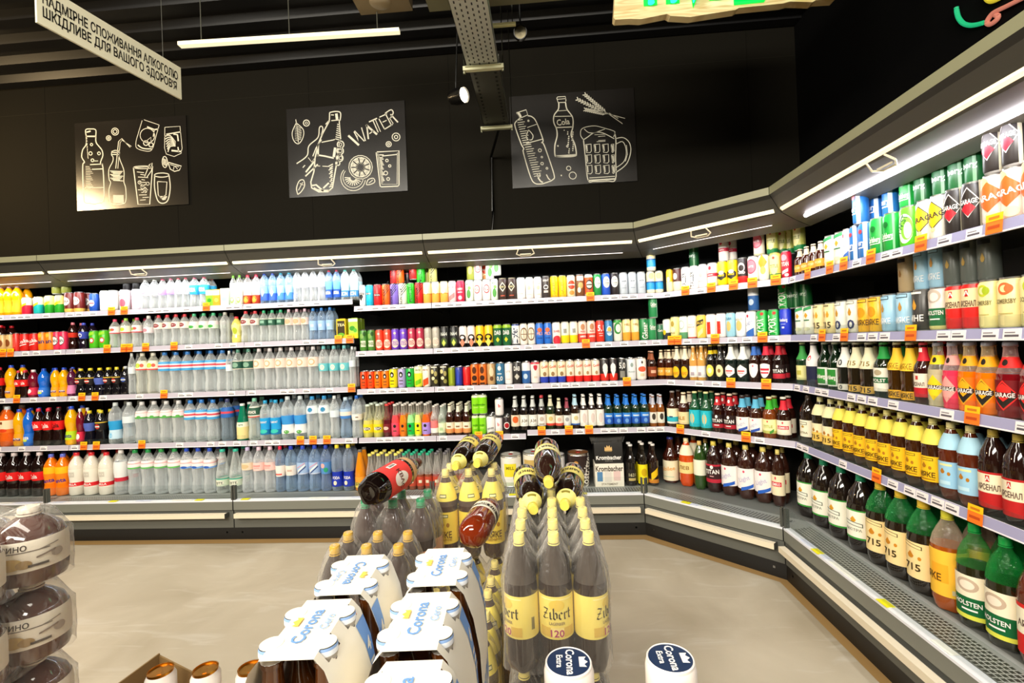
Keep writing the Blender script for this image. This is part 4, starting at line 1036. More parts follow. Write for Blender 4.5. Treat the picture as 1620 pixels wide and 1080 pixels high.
water('y_brd', 'blue water with red cap, white label', '#5c90c4', '#e82848', '#f4ece4', [('r', 0, .2, 1.6, .14, '#e86858')], z0=.34, z1=.58, **BG2)
water('y_bwh', 'blue water with blue cap, cream label', '#70a8d8', '#2c40c0', '#f4e8dc', [('r', 0, .5, .8, .2, '#d8b8a8')], z0=.36, z1=.58, **BG2)
water('y_bdi', 'blue water with slanted striped label', '#6ca4dc', '#3450c8', [(0, '#cfd8ec'), (.1, '#a8c4e8')], [('x', 0, .5, 1.4, .14, .3, W), ('x', .1, .35, 1.4, .1, .3, '#283c78'), ('x', 0, .75, 1.3, .08, .2, '#e0a0b0')], z0=.38, z1=.64, **BG2)
water('y_bfr', 'deep blue water with fruit label', '#4c84c8', '#3048b8', [(0, '#5890cc')], [('e', -.2, .7, .4, .2, '#f0b0a8'), ('e', .4, .35, .4, .2, '#30a070')], z0=.38, z1=.64, **BG2)
water('y_yel', 'blue-labelled water with yellow cap', '#7c9cc4', '#f8e03c', '#1c34b0', [('t', 'VODA', -.1, .6, .2, W), ('e', -.2, .25, .3, .15, '#f8e8c8')], z0=.10, z1=.42, **BG2)
# fizzy drinks
FZ = dict(style='wavy', mat='glass')
bottle('f_ora', 'large orange soda with cream label', 'pet', '#f0681c', '#d8e4e8', [('label', .34, .66, [(0, '#f87820'), (.3, '#fbe8c0')], [('r', -.2, .8, .6, .2, '#904820'), ('e', 0, .2, .6, .14, '#f04818')])], 'glass', .33, .047)
bottle('f_fan', 'yellow-orange soda with blue cap', 'wavy', '#fcb40c', '#2850d0', [('label', .08, .34, '#fca418', [('t', 'fanta', 0, .5, .4, '#2c3480'), ('e', 0, .5, .7, .06, W)])], 'glass', .30, .037)
bottle('f_fgr', 'yellow soda with lime green label', 'wavy', '#fcb80c', '#2850d0', [('label', .14, .36, '#bce41c', [('t', 'fanta', 0, .5, .45, '#2c3480')])], 'glass', .31, .040)
bottle('f_blu', 'bright blue soda bottle', 'wavy', '#1c6cdc', '#1c48c0', [('label', .08, .34, '#2c78e0', [('t', 'fanta', 0, .6, .35, W), ('e', 0, .3, .5, .14, '#d8ec60')])], 'glass', .30, .035)
bottle('f_cok', 'cola bottle with red label and pink cap', 'wavy', '#22100c', '#e8384c', [('label', .42, .66, '#ec1c1c', [('t', 'Cola', 0, .5, .5, W, .15)])], 'glass', .30, .036)
bottle('f_cokz', 'cola bottle with red label and black cap', 'wavy', '#201010', '#3a3434', [('label', .42, .66, '#ec1c1c', [('t', 'Cola', 0, .5, .5, '#200c0c', .15)])], 'glass', .30, .036)
bottle('f_cokb', 'large cola bottle with red label', 'pet', '#1c0e0c', '#f0e0e0', [('label', .36, .56, '#ec1c1c', [('t', 'Cola', 0, .5, .5, W, .1)])], 'glass', .35, .048)
bottle('f_ber', 'dark red berry soda bottle', 'wavy', '#7c1028', '#f0f0f0', [('label', .1, .36, '#e02848', [('e', 0, .5, .5, .3, W)])], 'glass', .29, .033)
bottle('f_pink', 'purple-pink soda bottle', 'wavy', '#5c1840', '#503050', [('label', .1, .40, '#e888b8', [])], 'glass', .29, .033)
bottle('f_peb', 'dark cola with blue label and yellow cap', 'wavy', '#161420', '#f8dc30', [('label', .40, .64, '#5468bc', [])], 'glass', .27, .036)
bottle('f_pep', 'dark cola with yellow cap and round logo', 'wavy', '#141216', '#f8e038', [('label', .42, .66, [(0, '#201c1c'), (.88, '#e8c040')], [('e', 0, .45, .5, .3, '#e04030'), ('r', 0, .45, 1, .14, W), ('e', -.8, .5, .25, .3, '#f8d038')])], 'glass', .27, .036)
bottle('f_pez', 'dark cola with silver cap and round logo', 'wavy', '#141216', '#c8ccd0', [('label', .42, .66, '#1c1c24', [('e', 0, .45, .5, .3, '#4868c8'), ('r', 0, .45, 1, .14, W)])], 'glass', .27, .036)
bottle('f_fa2', 'large orange soda with script label', 'pet', '#fc8010', '#6878e0', [('label', .30, .70, [(0, '#fc8a10'), (.6, '#fcc010')], [('t', 'fanta', 0, .2, .25, '#4c2c90', .1)])], 'glass', .33, .045)
bottle('f_whr', 'white bottle with red belt and red cap', 'pet', '#f4ecdc', '#e02c34', [('label', .22, .62, [(0, '#e0242c'), (.22, '#f6f0e0')], [('t', 'BELLA', 0, .12, .12, W), ('r', 0, .7, .8, .3, '#d8d0c0')])], 'glass', .335, .048)
bottle('f_kvas', 'amber craft lemonade in glass', 'cone', '#e88c14', '#6a6660', [('label', .08, .34, [(0, '#f8dc60'), (.5, '#f4a030')], [('t', 'КРАФТ', 0, .35, .3, '#3c2c10')])], 'glass', .31, .038)
# small glass mixers
SM = dict(h=.24, r=.030)
bottle('s_yel', 'pale yellow cocktail in clear glass', 'slim', '#e0d468', '#d8e8d8', [('label', .14, .40, '#f0dc20', [('e', 0, .5, .7, .2, '#3c3410'), ('t', 'REVO', 0, .5, .3, W)])], 'mix', .255, .036, fill=.62, upper='#e8e8c8')
bottle('s_dkr', 'dark red cocktail bottle', 'slim', '#5c1420', '#e04040', [('label', .14, .40, '#7c2028', [('e', 0, .5, .7, .2, '#e0c0b0')])], 'mix', .255, .034, fill=.62, upper='#a04048')
for key, desc, b, lb in (('s_pin', 'pink cocktail in clear glass', '#ec5058', '#f0506c'), ('s_ora', 'orange cocktail in clear glass', '#fc8c20', '#f87c14'), ('s_gre', 'mint cocktail in clear glass', '#a8f0a0', '#14c050'),
                         ('s_lem', 'lemon cocktail in clear glass', '#e8f48c', '#f8f01c'), ('s_opu', 'orange cocktail with violet label', '#f86820', '#b090e8')):
    bottle(key, desc, 'slim', b, '#ddd8d0', [('label', .06, .42, lb, [('e', 0, .75, .35, .14, '#1b1612'), ('r', 0, .35, .8, .08, '#50401c')])], 'mix', .25, .029, fill=.66, upper='#dcd4c8')
bottle('s_clp', 'clear cider bottle with pink label', 'glass', '#f0d8d0', '#e8e4dc', [('label', .1, .5, [(0, '#f4f0ea'), (.4, '#f08080')], [])], 'pet', .23, .030)
bottle('s_clg', 'clear cider bottle with pale green label', 'glass', '#dcecd8', '#e8e4dc', [('label', .1, .42, '#e8f4cc', [('r', 0, .4, .9, .3, '#b0d098')])], 'pet', .23, .030)
NECKW = ('neck_label', .74, .93, '#e8e4d0', [])
bottle('b_brw', 'brown bottle with cream foil neck', 'glass', '#38180e', '#dcd8c0', [('label', .08, .42, [(0, '#f0a060'), (.4, '#f6ead0')], [('r', 0, .6, .9, .14, '#8c6040')]), NECKW], h=.24, r=.031)
def beer(key, desc, col, cap, lab, art, neck=None, style='glass', z0=.12, z1=.46, nart=(), n0=.70, n1=.92, **k):
    bottle(key, desc, style, col, cap, [('label', z0, z1, lab, art)] + ([('neck_label', n0, n1, neck, nart)] if neck else []), 'glass', k.pop('h', .25), k.pop('r', .033), **k)


beer('g_dkor', 'dark bottle with silver neck, orange label', '#1c1411', '#d8dcd8', '#f0dcc0', [('e', 0, .6, .7, .3, '#e06428')], '#d4d8d4')
beer('g_dksi', 'dark bottle with silver neck, white oval label', '#1a1412', '#d8dcd8', '#e8e8e0', [('e', 0, .5, .7, .35, W), ('t', 'Ale', 0, .5, .3, '#706850', .2)], '#d4d8d4')
beer('g_dkre', 'dark bottle with red cap, white label', '#1c1210', '#d84048', '#f2ece4', [('e', 0, .6, .5, .2, '#c8b8a8'), ('r', 0, .15, 1.2, .1, '#9c9080')], '#c0c4c0')
beer('g_grcr', 'dark green bottle, cream foil neck, red-footed label', '#1c2c14', '#e4e0c0', [(0, '#e84838'), (.2, '#f4e8c8')], [('e', 0, .6, .5, .2, '#d8c078')], '#dcd8b8')
beer('g_crea', 'short dark bottle with cream neck, red-footed label', '#241810', '#e8e4b8', [(0, '#e86050'), (.25, '#f6ead8')], [('e', 0, .6, .5, .2, '#e0b8a0')], '#eee8cc', h=.225, r=.031)
beer('g_dkpu', 'short dark bottle with maroon neck', '#20140f', '#a04050', '#e8e8e4', [('e', 0, .6, .5, .2, '#a0a0a0')], '#a04858', h=.225, r=.031)
beer('g_ltbl', 'dark bottle with light blue neck', '#2c1a10', '#a8d4e8', [(0, '#3c6cc0'), (.12, '#f0eee4')], [('e', 0, .6, .5, .2, '#d8c890')], '#b8dcec')
beer('g_wova', 'dark bottle with white neck, tall white label', '#241410', W, '#f6f0e8', [('e', 0, .5, .5, .3, '#e0d0c8')], W, z0=.08, z1=.56)
beer('g_gblu', 'green bottle with blue foil neck, blue label', '#14301c', '#2c78d8', [(0, '#2458b8'), (.6, '#3888dc')], [('r', 0, .75, 1.4, .12, '#d8e4f0'), ('e', 0, .3, .4, .2, '#6ca0e0')], '#2c80e0', h=.24, r=.033)
beer('g_amb', 'amber bottle with silver neck', '#8c4c18', '#d0d0d8', '#f0e8d8', [('e', 0, .6, .5, .3, '#403830')], '#c4c4d0', h=.235, r=.032)
beer('g_brte', 'brown bottle with cream and teal label', '#3a1c10', '#88807c', [(0, '#f8f0e0'), (.12, '#30b4c8'), (.45, '#f8ecc8')], [('r', .2, .45, .6, .1, '#2c5878')], None, z0=.10, z1=.52, h=.262, r=.037)
beer('g_whbe', 'brown bottle with white neck, beige label', '#40180e', '#f4e0b8', '#f4d8a0', [('t', 'ALE', 0, .5, .3, '#b08030')], '#f6ead0', h=.255, r=.036)
beer('g_grte', 'green glass beer with turquoise label', '#1c5434', '#f0e8a8', '#24bccc', [('e', 0, .5, .4, .3, '#e0c080'), ('r', 0, .5, .2, .8, '#70d8dc')], None, z0=.08, z1=.52, h=.268, r=.036)
beer('g_tit', 'black-labelled beer with red neck', '#2c110d', '#e8d0b8', [(0, '#b82030'), (.3, '#2a1614')], [('t', 'TITAN', 0, .55, .26, W, .05), ('e', 0, .85, .2, .12, W), ('r', 0, .2, .8, .06, W)], '#c8242c', nart=[('e', 0, .5, .4, .2, W)], h=.262, r=.036)
beer('g_tit3', 'black-labelled beer with red collar', '#1e100e', '#e8d8a8', [(0, '#c82838'), (.35, '#241514')], [('t', 'TITAN', 0, .55, .26, W, .05), ('e', 0, .88, .2, .1, W)], '#b8202c', h=.25, r=.034)
beer('g_blne', 'brown beer with sky blue neck, white label', '#3c1a10', '#3c3634', [(0, '#fbf4ee')], [('x', .3, .12, 1.4, .2, .12, '#3458b8'), ('e', 0, .85, .12, .07, '#e06878'), ('t', 'Light', 0, .5, .2, '#c8c8d8', .5)], '#60b8dc', h=.258, r=.036)
beer('g_grne', 'amber beer with green neck, yellow label', '#7c3c14', '#e8e8b0', [(0, '#c8c868'), (.2, '#f4eeb0')], [('e', 0, .85, .12, .07, '#e05050'), ('t', 'TITLE', 0, .5, .2, '#b0b850'), ('x', .6, .15, .6, .2, .1, '#4c9c3c')], '#3cb82c', h=.258, r=.037)
beer('g_rene', 'brown beer with red neck, red-banded label', '#2c120c', '#f4e8d8', '#f8ecd4', [('r', 0, .5, 1.7, .24, '#d8283c'), ('t', 'LEMKO', 0, .5, .14, W), ('e', 0, .84, .12, .08, '#e04858')], '#e02838', h=.262, r=.037)
beer('g_blki', 'slim dark brown bottle, brown neck', '#2a120a', '#d8a890', '#8c3c18', [('r', 0, .5, 1.2, .3, '#e8b090')], '#a05838', h=.215, r=.028)
beer('g_six', 'brown bottle with cream neck foil, gold label', '#401a0e', '#f8e8c0', '#e8a838', [('t', 'ТРОЯ', 0, .55, .3, '#f8e8b0')], '#f6e6c4', z0=.14, z1=.40, h=.22, r=.027)
beer('g_arch', 'brown bottle with cream neck, yellow arch label', '#30160c', '#f8eed0', '#2a140c', [('e', 0, .45, .85, .42, '#fcc018'), ('t', 'ЖИГ', 0, .35, .2, '#c07808')], '#f8eed0', z0=.06, z1=.46, n0=.62, h=.245, r=.031)
beer('g_cor', 'pale clear-glass lager with white label', '#d8a050', '#f4e8d0', '#f0ece8', [('r', 0, .3, .8, .3, '#b0a0a8')], None, z0=.1, z1=.42, h=.245, r=.031)
beer('g_ygo', 'black bottle with gold oval label', '#191410', '#e8c838', '#2a2016', [('e', 0, .5, .8, .48, '#f8dc58'), ('e', 0, .5, .4, .22, '#f8f0c0')], '#f8d020', n0=.74, n1=.84, h=.25, r=.033)
beer('g_cre', 'black bottle with cream round label', '#171310', '#e8e0c0', '#2a2016', [('e', 0, .5, .8, .48, '#f4e4a8'), ('e', 0, .5, .3, .16, '#8c6830')], None, h=.25, r=.033)
beer('g_stl', 'green-black beer with white foil neck', '#14201a', '#f4f4ec', '#1a221c', [('h', 0, .5, .95, .44, '#fbf4ee'), ('r', 0, .5, 1.2, .1, '#e05050'), ('r', 0, .36, .9, .06, '#e09090')], '#f6f6ee', z0=.1, z1=.48, n0=.60, n1=.93, h=.25, r=.036)
beer('g_lwb', 'dark beer with blue neck, white shield label', '#2c140c', '#28303c', '#2c140c', [('s', 0, .5, .9, .48, '#fbf2ee'), ('e', 0, .8, .14, .07, '#d86070')], '#3c70c8', h=.25, r=.034, z1=.5)
beer('g_lwr', 'dark beer with red neck, striped shield label', '#2c120c', '#38282c', '#2c120c', [('s', 0, .5, .9, .48, '#fbf2ee'), ('r', 0, .58, 1.5, .14, '#d82840'), ('r', 0, .36, 1.3, .1, '#d82840')], '#e02c44', h=.25, r=.034, z1=.5)
beer('g_teal', 'dark green beer with teal label', '#10241c', '#30b8a8', '#48b8b0', [('e', 0, .5, .6, .3, '#98a050'), ('e', 0, .5, .35, .18, '#48b8b0')], '#38a89c', n0=.8, n1=.93, h=.256, r=.035)
beer('g_ygb', 'dark green beer with pale yellow label', '#183420', '#c8d8a0', '#e8e49c', [('r', 0, .5, .8, .3, '#c0b850')], '#3c9c48', n0=.6, h=.25, r=.031)
beer('g_navw', 'navy bottle with white sleeve neck and heart', '#181c38', '#e8e8e8', '#1c2040', [], '#f4f0ee', n0=.46, n1=.93, nart=[('e', .1, .4, .3, .12, '#e02c3c')], h=.25, r=.035)
beer('g_carl', 'dark green beer with green square label', '#0e2412', '#e0ecd8', '#f0f4ec', [('r', 0, .5, 1.5, .84, '#2c8c30'), ('t', 'Carlsberg', 0, .5, .24, W)], None, h=.25, r=.035, z0=.08, z1=.46)
beer('g_zer', 'dark bottle with white sleeve neck, zero print', '#1c1c16', '#e8e8d8', '#f4f0e4', [('t', '0', 0, .5, .7, '#3c3c44')], '#f4f2ec', z0=.04, z1=.16, n0=.50, n1=.90, nart=[('t', '0', 0, .25, .3, '#3c3c44')], h=.25, r=.034)
beer('g_715', 'dark bottle with white-gold sleeve neck', '#241c10', '#e8e8d8', '#e8b850', [('t', '715', 0, .5, .7, '#3c2c14')], '#f2ecc8', z0=.04, z1=.17, n0=.50, n1=.90, nart=[('t', '715', 0, .25, .22, '#8c7030')], h=.25, r=.035)
beer('g_hol', 'dark green beer with bright green neck', '#16200f', '#58b868', [(0, '#f4f0e0'), (.35, '#1c6c3c'), (.6, '#f4f0e0')], [('e', 0, .8, .4, .12, '#b8a888'), ('t', 'HOLST', 0, .47, .14, W)], '#28a048', h=.25, r=.037, z1=.54)
beer('g_myk', 'brown beer with yellow sleeve neck', '#3c2408', '#f0ecc0', '#f8b828', [('t', 'МЯКЕ', 0, .5, .6, '#4c3408')], '#fcd038', z0=.04, z1=.18, n0=.52, n1=.90, nart=[('t', 'МЯКЕ', 0, .2, .24, '#a87c10')], h=.25, r=.035)
beer('g_arz', 'brown beer with red cap, red and white label', '#341210', '#f05060', [(0, '#c8202c'), (.4, '#f8ecd8')], [('t', 'АРСЕНАЛ', 0, .55, .16, '#4c2c28'), ('r', 0, .82, .3, .16, '#c84038')], '#e02838', nart=[('r', 0, .8, 1, .3, W)], h=.25, r=.038, z1=.5)
for key, desc, b, up, e1 in (('q_gre', 'pale lemon hard seltzer in clear glass', '#c8bc98', '#dcd4c0', '#fcd820'), ('q_pin', 'pink hard seltzer in clear glass', '#ee3c5c', '#f0d0d4', '#f8a8a0'), ('q_ora', 'orange hard seltzer in clear glass', '#f87808', '#f4d8a8', '#fcb018'), ('q_red', 'dark red hard seltzer in clear glass', '#780c14', '#d8a8a8', '#f02c28')):
    bottle(key, desc, 'stub', b, '#b0b8d0', [('label', .10, .50, b, [('d', 0, .5, 1.02, .5, e1), ('d', 0, .5, .92, .43, '#241c14' if key in ('q_ora', 'q_red') else e1), ('h', 0, .6, .5, .3, e1), ('r', 0, .52, 1.7, .16, '#3a2018' if key != 'q_red' else '#5c0c10'), ('t', 'GARAGE', 0, .52, .15, W)]),
                                         ('neck_label', .66, .80, e1, [('e', 0, .5, .3, .3, '#241c14')])], 'mix', .25, .042, fill=.60, upper=up, n=22)
# large beers in plastic


def pet_beer(key, desc, col, cap, lab, art, neck=None, nart=(), z0=.16, z1=.50, n0=.66, n1=.86, h=.30, r=.044, style='beerpet', mat='glass', **k):
    bottle(key, desc, style, col, cap, [('label', z0, z1, lab, art)] + ([('neck_label', n0, n1, neck, nart)] if neck else []), mat, h, r, n=24, petal=True, **k)


MUG = [('p', -.15, .62, .2, .22, '#b87818'), ('e', .35, .55, .12, .07, '#b87818')]
pet_beer('p_wh', 'large dark beer with black cap, white label', '#20150e', '#4a4038', '#f6f0d8', [('r', 0, .8, 1, .16, '#40401c'), ('r', 0, .8, .9, .1, '#f6f0d8'), ('p', 0, .6, .2, .16, '#b89030'), ('t', 'EXTRA', 0, .25, .12, '#88805c')], h=.285, r=.042)
pet_beer('p_715s', 'dark beer with white-yellow neck, cream label', '#20180c', '#f0ecb0', [(0, '#f0c860'), (.5, '#f6eac0')], MUG + [('t', '715', 0, .25, .24, '#4c3810')], '#f4ecb8', h=.29, r=.040)
pet_beer('p_my', 'amber beer with yellow neck sleeve and label', '#3a1a08', '#f4ec9c', '#fcc81c', [('r', .1, .88, 1, .1, '#4c3c10'), ('r', .1, .88, .9, .06, '#fcc81c')] + MUG + [('t', 'МЯКЕ', 0, .28, .2, '#5c3c08'), ('r', 0, .1, 1.4, .05, '#b88410')], '#f8e860', h=.292, r=.041)
pet_beer('p_bl', 'amber beer with pale blue sleeve and label', '#5c2410', '#f0e4a0', '#a0d0ec', [('r', .1, .88, 1, .08, '#e8e8a8')] + MUG + [('r', 0, .2, .9, .14, '#c0e4f4')], '#b4e0f4', h=.292, r=.044)
pet_beer('p_ar', 'large dark beer with cream and red label', '#24100c', '#c8b050', [(0, '#c02020'), (.42, '#f6e8c8'), (.94, '#c02020')], [('r', 0, .82, .26, .18, '#c83830'), ('t', 'А', 0, .82, .12, W), ('t', 'АРСЕНАЛ', 0, .58, .16, '#5c4038')], None, z0=.10, z1=.52, h=.295, r=.052)
pet_beer('d_crm', 'large brown beer with blue cap, cream label', '#3a1208', '#283078', '#f8ecc8', [('t', 'Jubilee', 0, .6, .2, '#f0b060', .15), ('r', 0, .2, 1.8, .03, '#b8d0b0')], None, style='glass', z0=.06, z1=.50, h=.335, r=.050)
pet_beer('d_amb', 'large orange-amber beer with cream neck', '#d84c10', '#f8e8b8', '#f8dc90', [('t', 'ЛЕВ', 0, .5, .3, '#8c6020')], '#fbf0d0', style='beerpet', z0=.28, z1=.52, h=.345, r=.047)
pet_beer('d_grn', 'green plastic beer bottle with white label', '#2c4c1c', '#f0c878', '#f4f2d8', [], None, z0=.30, z1=.62, h=.34, r=.042)
pet_beer('d_tit', 'large black-labelled beer with yellow cap', '#2c1512', '#f4dc60', [(0, '#c0283c'), (.2, '#3a1c1c'), (.9, '#c0283c')], [('t', 'TITAN', 0, .6, .24, W, .05), ('e', 0, .85, .2, .1, W), ('r', 0, .35, .5, .05, '#e0a8a8')], None, z0=.20, z1=.56, h=.35, r=.048)
pet_beer('d_whb', 'large brown beer, white label with blue wave', '#381c14', '#f4e078', '#fbf4f0', [('x', .4, .08, 1.5, .16, .1, '#2c64c8'), ('e', 0, .85, .12, .06, '#e04868'), ('t', 'Light', 0, .5, .2, '#d0c8dc', .4)], None, z0=.20, z1=.58, h=.352, r=.052)
pet_beer('d_red', 'large brown beer, cream label with red band', '#341a12', '#f0dc80', '#f8e8c0', [('r', 0, .55, 1.8, .22, '#e0283c'), ('t', 'LEMKO', 0, .55, .14, W), ('e', 0, .85, .12, .08, '#e04858')], None, z0=.20, z1=.56, h=.352, r=.048)
pet_beer('d_lite', 'large dark beer, green cap, white crest label', '#1c1410', '#1c8c64', [(0, '#3c9c3c'), (.06, '#fbf6e4'), (.95, '#3c9c3c')], [('p', 0, .66, .22, .2, '#e0a028'), ('x', 0, .52, 1.3, .13, -.03, '#30402c'), ('x', 0, .52, 1.2, .09, -.03, '#f0f0e0'), ('t', 'ЕКСТРА', 0, .32, .09, '#8c9080')], None, z0=.18, z1=.56, h=.37, r=.057)
pet_beer('d_715', 'large beer, green neck, yellow cap, cream label', '#20180f', '#f8d03c', '#fce0a0', [('x', 0, .9, 1.2, .1, -.03, '#40381c'), ('x', 0, .9, 1.1, .07, -.03, '#fce0a0')] + [('p', -.1, .62, .22, .2, '#d08820'), ('e', .45, .58, .1, .05, '#d08820'), ('t', '715', 0, .32, .2, '#403010')], None, z0=.17, z1=.56, h=.375, r=.058, fill=.66, upper='#20a04c', mat='mix')
pet_beer('d_myk', 'large amber beer with yellow label', '#a04c10', '#e8e040', '#fcc43c', [('r', 0, .5, 1, .4, '#fcb028'), ('t', 'МЯКЕ', -.6, .4, .16, '#5c3c08'), ('r', .9, .12, .5, .1, '#d8c8a0')], None, z0=.16, z1=.62, h=.375, r=.058, fill=.66, upper='#d8c0a8', mat='mix')
pet_beer('d_hol', 'large green beer, white and green crest label', '#20200f', '#18a048', [(0, '#e0e050'), (.1, '#0c6434'), (.50, '#f8ecd0')], [('e', 0, .78, .6, .16, '#c8b098'), ('e', 0, .78, .4, .1, '#f4e4d0'), ('t', 'HOLSTEN', 0, .36, .11, W), ('r', .1, .22, .8, .04, W)], None, z0=.10, z1=.52, h=.37, r=.066, style='big', fill=.64, upper='#18a044', mat='mix')
pet_beer('d_ars', 'large amber beer, cream and red label', '#5c2412', '#d0b060', [(0, '#d82420'), (.4, '#f6ecd0'), (.92, '#d82420')], [('t', 'АРСЕН', 0, .62, .13, '#5c4038')], None, z0=.12, z1=.56, h=.36, r=.060)
for key, desc, cp, liq in (('v_yel', 'slim clear bottle with yellow cap', '#f4e470', '#8c3c20'), ('v_grn', 'slim clear bottle with green cap', '#2cb088', '#8a4428'), ('v_gry', 'slim clear bottle with grey cap', '#706c70', '#a05858')):
    bottle(key, desc, 'slim', liq, cp, [('label', .1, .36, '#c04830', [('r', 0, .5, .8, .3, '#e8dcc0')])], 'mix', .275, .029, fill=.45, upper='#dcd8d0')
bottle('v_ylb', 'dark swing-top bottle with yellow label', 'glass', '#1c1610', '#e8e0d8', [('label', .04, .50, '#f8e41c', [('e', 0, .6, .6, .2, '#d8b010'), ('r', 0, .3, .8, .04, '#b89010')])], 'glass', .31, .038)
bottle('v_dk', 'black swing-top bottle with gold band', 'glass', '#1a1614', '#e8e4e0', [('label', .08, .40, '#2a241e', [('t', '1621', 0, .6, .24, '#c8c098'), ('r', 0, .25, 1.4, .2, '#c8b070')])], 'glass', .30, .039)
bottle('v_scrl', 'brown bottle with yellow scroll label', 'glass', '#241410', '#f0e8e0', [('label', .06, .42, [(0, '#d88828'), (.25, '#281408')], [('x', 0, .6, 1.4, .5, .2, '#f8c818')])], 'glass', .30, .037)


def keg(key, desc, base, top, *art, h=.245, r=.085):
    b = MB(); b.lathe([(r * .92, 0), (r * .94, .006), (r, .010), (r, .06), (r, h - .04), (r, h - .012), (r * .99, h - .004)], 28, ['#b8b8b4', '#b8b8b4', base, base, base, top], 'print')
    for z in (.012, h - .014): b.lathe([(r, z - .003), (r * 1.015, z), (r, z + .003)], 28, '#cfcfca', 'metal', cap=False)
    art_on(b, art, lambda z: r, 0, h, r)
    l = MB(); l.lathe([(r * 1.01, h - .008), (r * 1.01, h), (r * .94, h), (r * .93, h - .009), (.0001, h - .009)], 28, '#d8d8d4', 'metal', cap=False)
    l.lathe([(.02, h - .009), (.018, h - .002), (.001, h - .002)], 12, '#c02c28', 'plastic', cap=False)
    GOODS[key] = dict(name='beer_keg', cat='keg', desc=desc, r=r, h=h, body=b, parts=[('rim', l, None)])


keg('n_yel', 'white five-litre party keg with yellow panel', '#eeeade', '#d8d4c8', ('r', -.1, .55, 1.2, .4, '#f0dc30'), ('t', 'MILL', -.1, .62, .1, '#7c6c10'), ('r', 0, .12, 2, .12, '#c8ccb0'))
keg('n_grw', 'white and gold five-litre party keg', '#e8e2d0', '#c8ccc8', ('r', 0, .7, 2.2, .2, '#c8a860'), ('e', 0, .45, .8, .16, '#8c7050'))
keg('n_kos', 'dark five-litre party keg with upright lettering', '#30201e', '#8c5c38', ('t', 'Köstritzer', .80, .46, .30, '#f6f0e4', 1.35, 2.2), ('e', -.2, .72, .2, .06, '#c88c40'), ('t', 'schwarz', -.2, .60, .05, '#f0e8d8'))
keg('n_whr', 'white five-litre keg with red seal', '#f0ece8', '#e0dcd8', ('e', 0, .6, .5, .16, '#e03c40'), h=.235, r=.075)

# ---------------------------------------------------------------- goods: rows as they stand on the shelves
# back cooler, top shelf (water side)
row('A', 1, [('b_oj', -30, 34, 5), ('c_ywtop', 34, 52, 1), ('c_teal', 52, 71, 1), ('c_ygreen', 71, 103, 2), ('c_brown', 103, 133, 2), ('c_blue', 139, 160, 1), ('c_white', 160, 186, 2),
             ('c_pinkapple', 186, 209, 1), ('c_lav', 210, 223, 1), ('w_wht', 223, 252, 2), ('w_vio', 252, 278, 2), ('w_redc', 278, 301, 2), ('w_blulab', 301, 331, 2), ('k_green', 331, 342, 1), ('k_oran', 342, 353, 1),
             ('k_white', 353, 366, 1), ('w_jgrn', 366, 386, 2, .95), ('w_jred', 386, 413, 2, .95), ('w_bld', 413, 439, 2), ('w_blt', 439, 465, 2), ('w_pur', 465, 516, 4), ('w_blr', 516, 540, 2), ('w_teal', 540, 568, 2)], 'L')
row('A', 1, [('c_bw', 570, 580, 1), ('c_tur', 580, 592, 1), ('c_red', 592, 605, 1), ('c_sorange', 605, 618, 1), ('c_spurple', 618, 631, 1), ('c_swhite', 631, 645, 1), ('c_sgreen', 645, 657, 1), ('c_sred', 657, 670, 1),
             ('c_cream', 670, 710, 3), ('c_pink', 710, 723, 1), ('c_crim', 723, 736, 1), ('c_wgreen', 737, 750, 1), ('c_wring', 750, 777, 2), ('c_wgreen', 777, 789, 1), ('c_blkd', 789, 818, 2), ('c_white', 818, 832, 1),
             ('c_wpeach', 832, 858, 2), ('c_dkprint', 858, 871, 1), ('c_yellow', 871, 897, 2), ('c_rcream', 897, 911, 1), ('c_brgold', 911, 925, 1), ('c_orem', 925, 939, 1), ('c_goval', 939, 952, 1), ('c_boval', 952, 966, 1),
             ('c_koval', 966, 980, 1), ('c_silver', 980, 1022, 3), ('c_crblue', 1023, 1050, 2)], back=0)
tier('A', 1, [('c_olive', 90, 1), ('c_olive', 105, 1), ('c_dark', 202, 1), ('c_dark', 217, 1)], 'L')
tier('A', 1, [('c_sred', 624, 1), ('c_sorange', 633, 1, .168, 'c_swhite'), ('c_dark', 645, 2), ('c_sred', 654, 1, .2), ('c_sgreen', 666, 1), ('c_syellow', 675, 2), ('c_syellow', 685, 1), ('c_olive', 745, 1),
              ('c_wring', 756, 1), ('c_rcream', 768, 2), ('c_wgreen', 775, 1), ('c_wgreen', 786, 1, .2), ('c_crblue', 1030, 0)])
row('A', 2, [('b_cokr', -20, 8, 2, .9), ('c_beir', 0, 24, 2), ('c_nrgred', 24, 33, 1), ('c_redcoke', 33, 63, 2), ('c_fanta', 63, 87, 2), ('c_fapink', 87, 108, 2), ('b_cokes', 108, 124, 1), ('b_peps', 124, 142, 1),
             ('c_lime', 142, 173, 2), ('w_strb', 173, 191, 1, .93), ('w_lime', 191, 208, 1, .95), ('w_strb', 208, 226, 1, .95), ('w_wht', 226, 245, 1), ('w_whr', 245, 300, 4), ('w_grn', 300, 346, 3), ('w_gry', 346, 367, 1),
             ('b_yjuice', 367, 382, 1), ('w_whr', 382, 412, 2), ('w_dkgl', 412, 452, 3), ('w_pch', 452, 490, 3), ('w_lblu', 490, 530, 3), ('k_tea', 532, 553, 1), ('k_leaf', 553, 570, 1)], 'L')
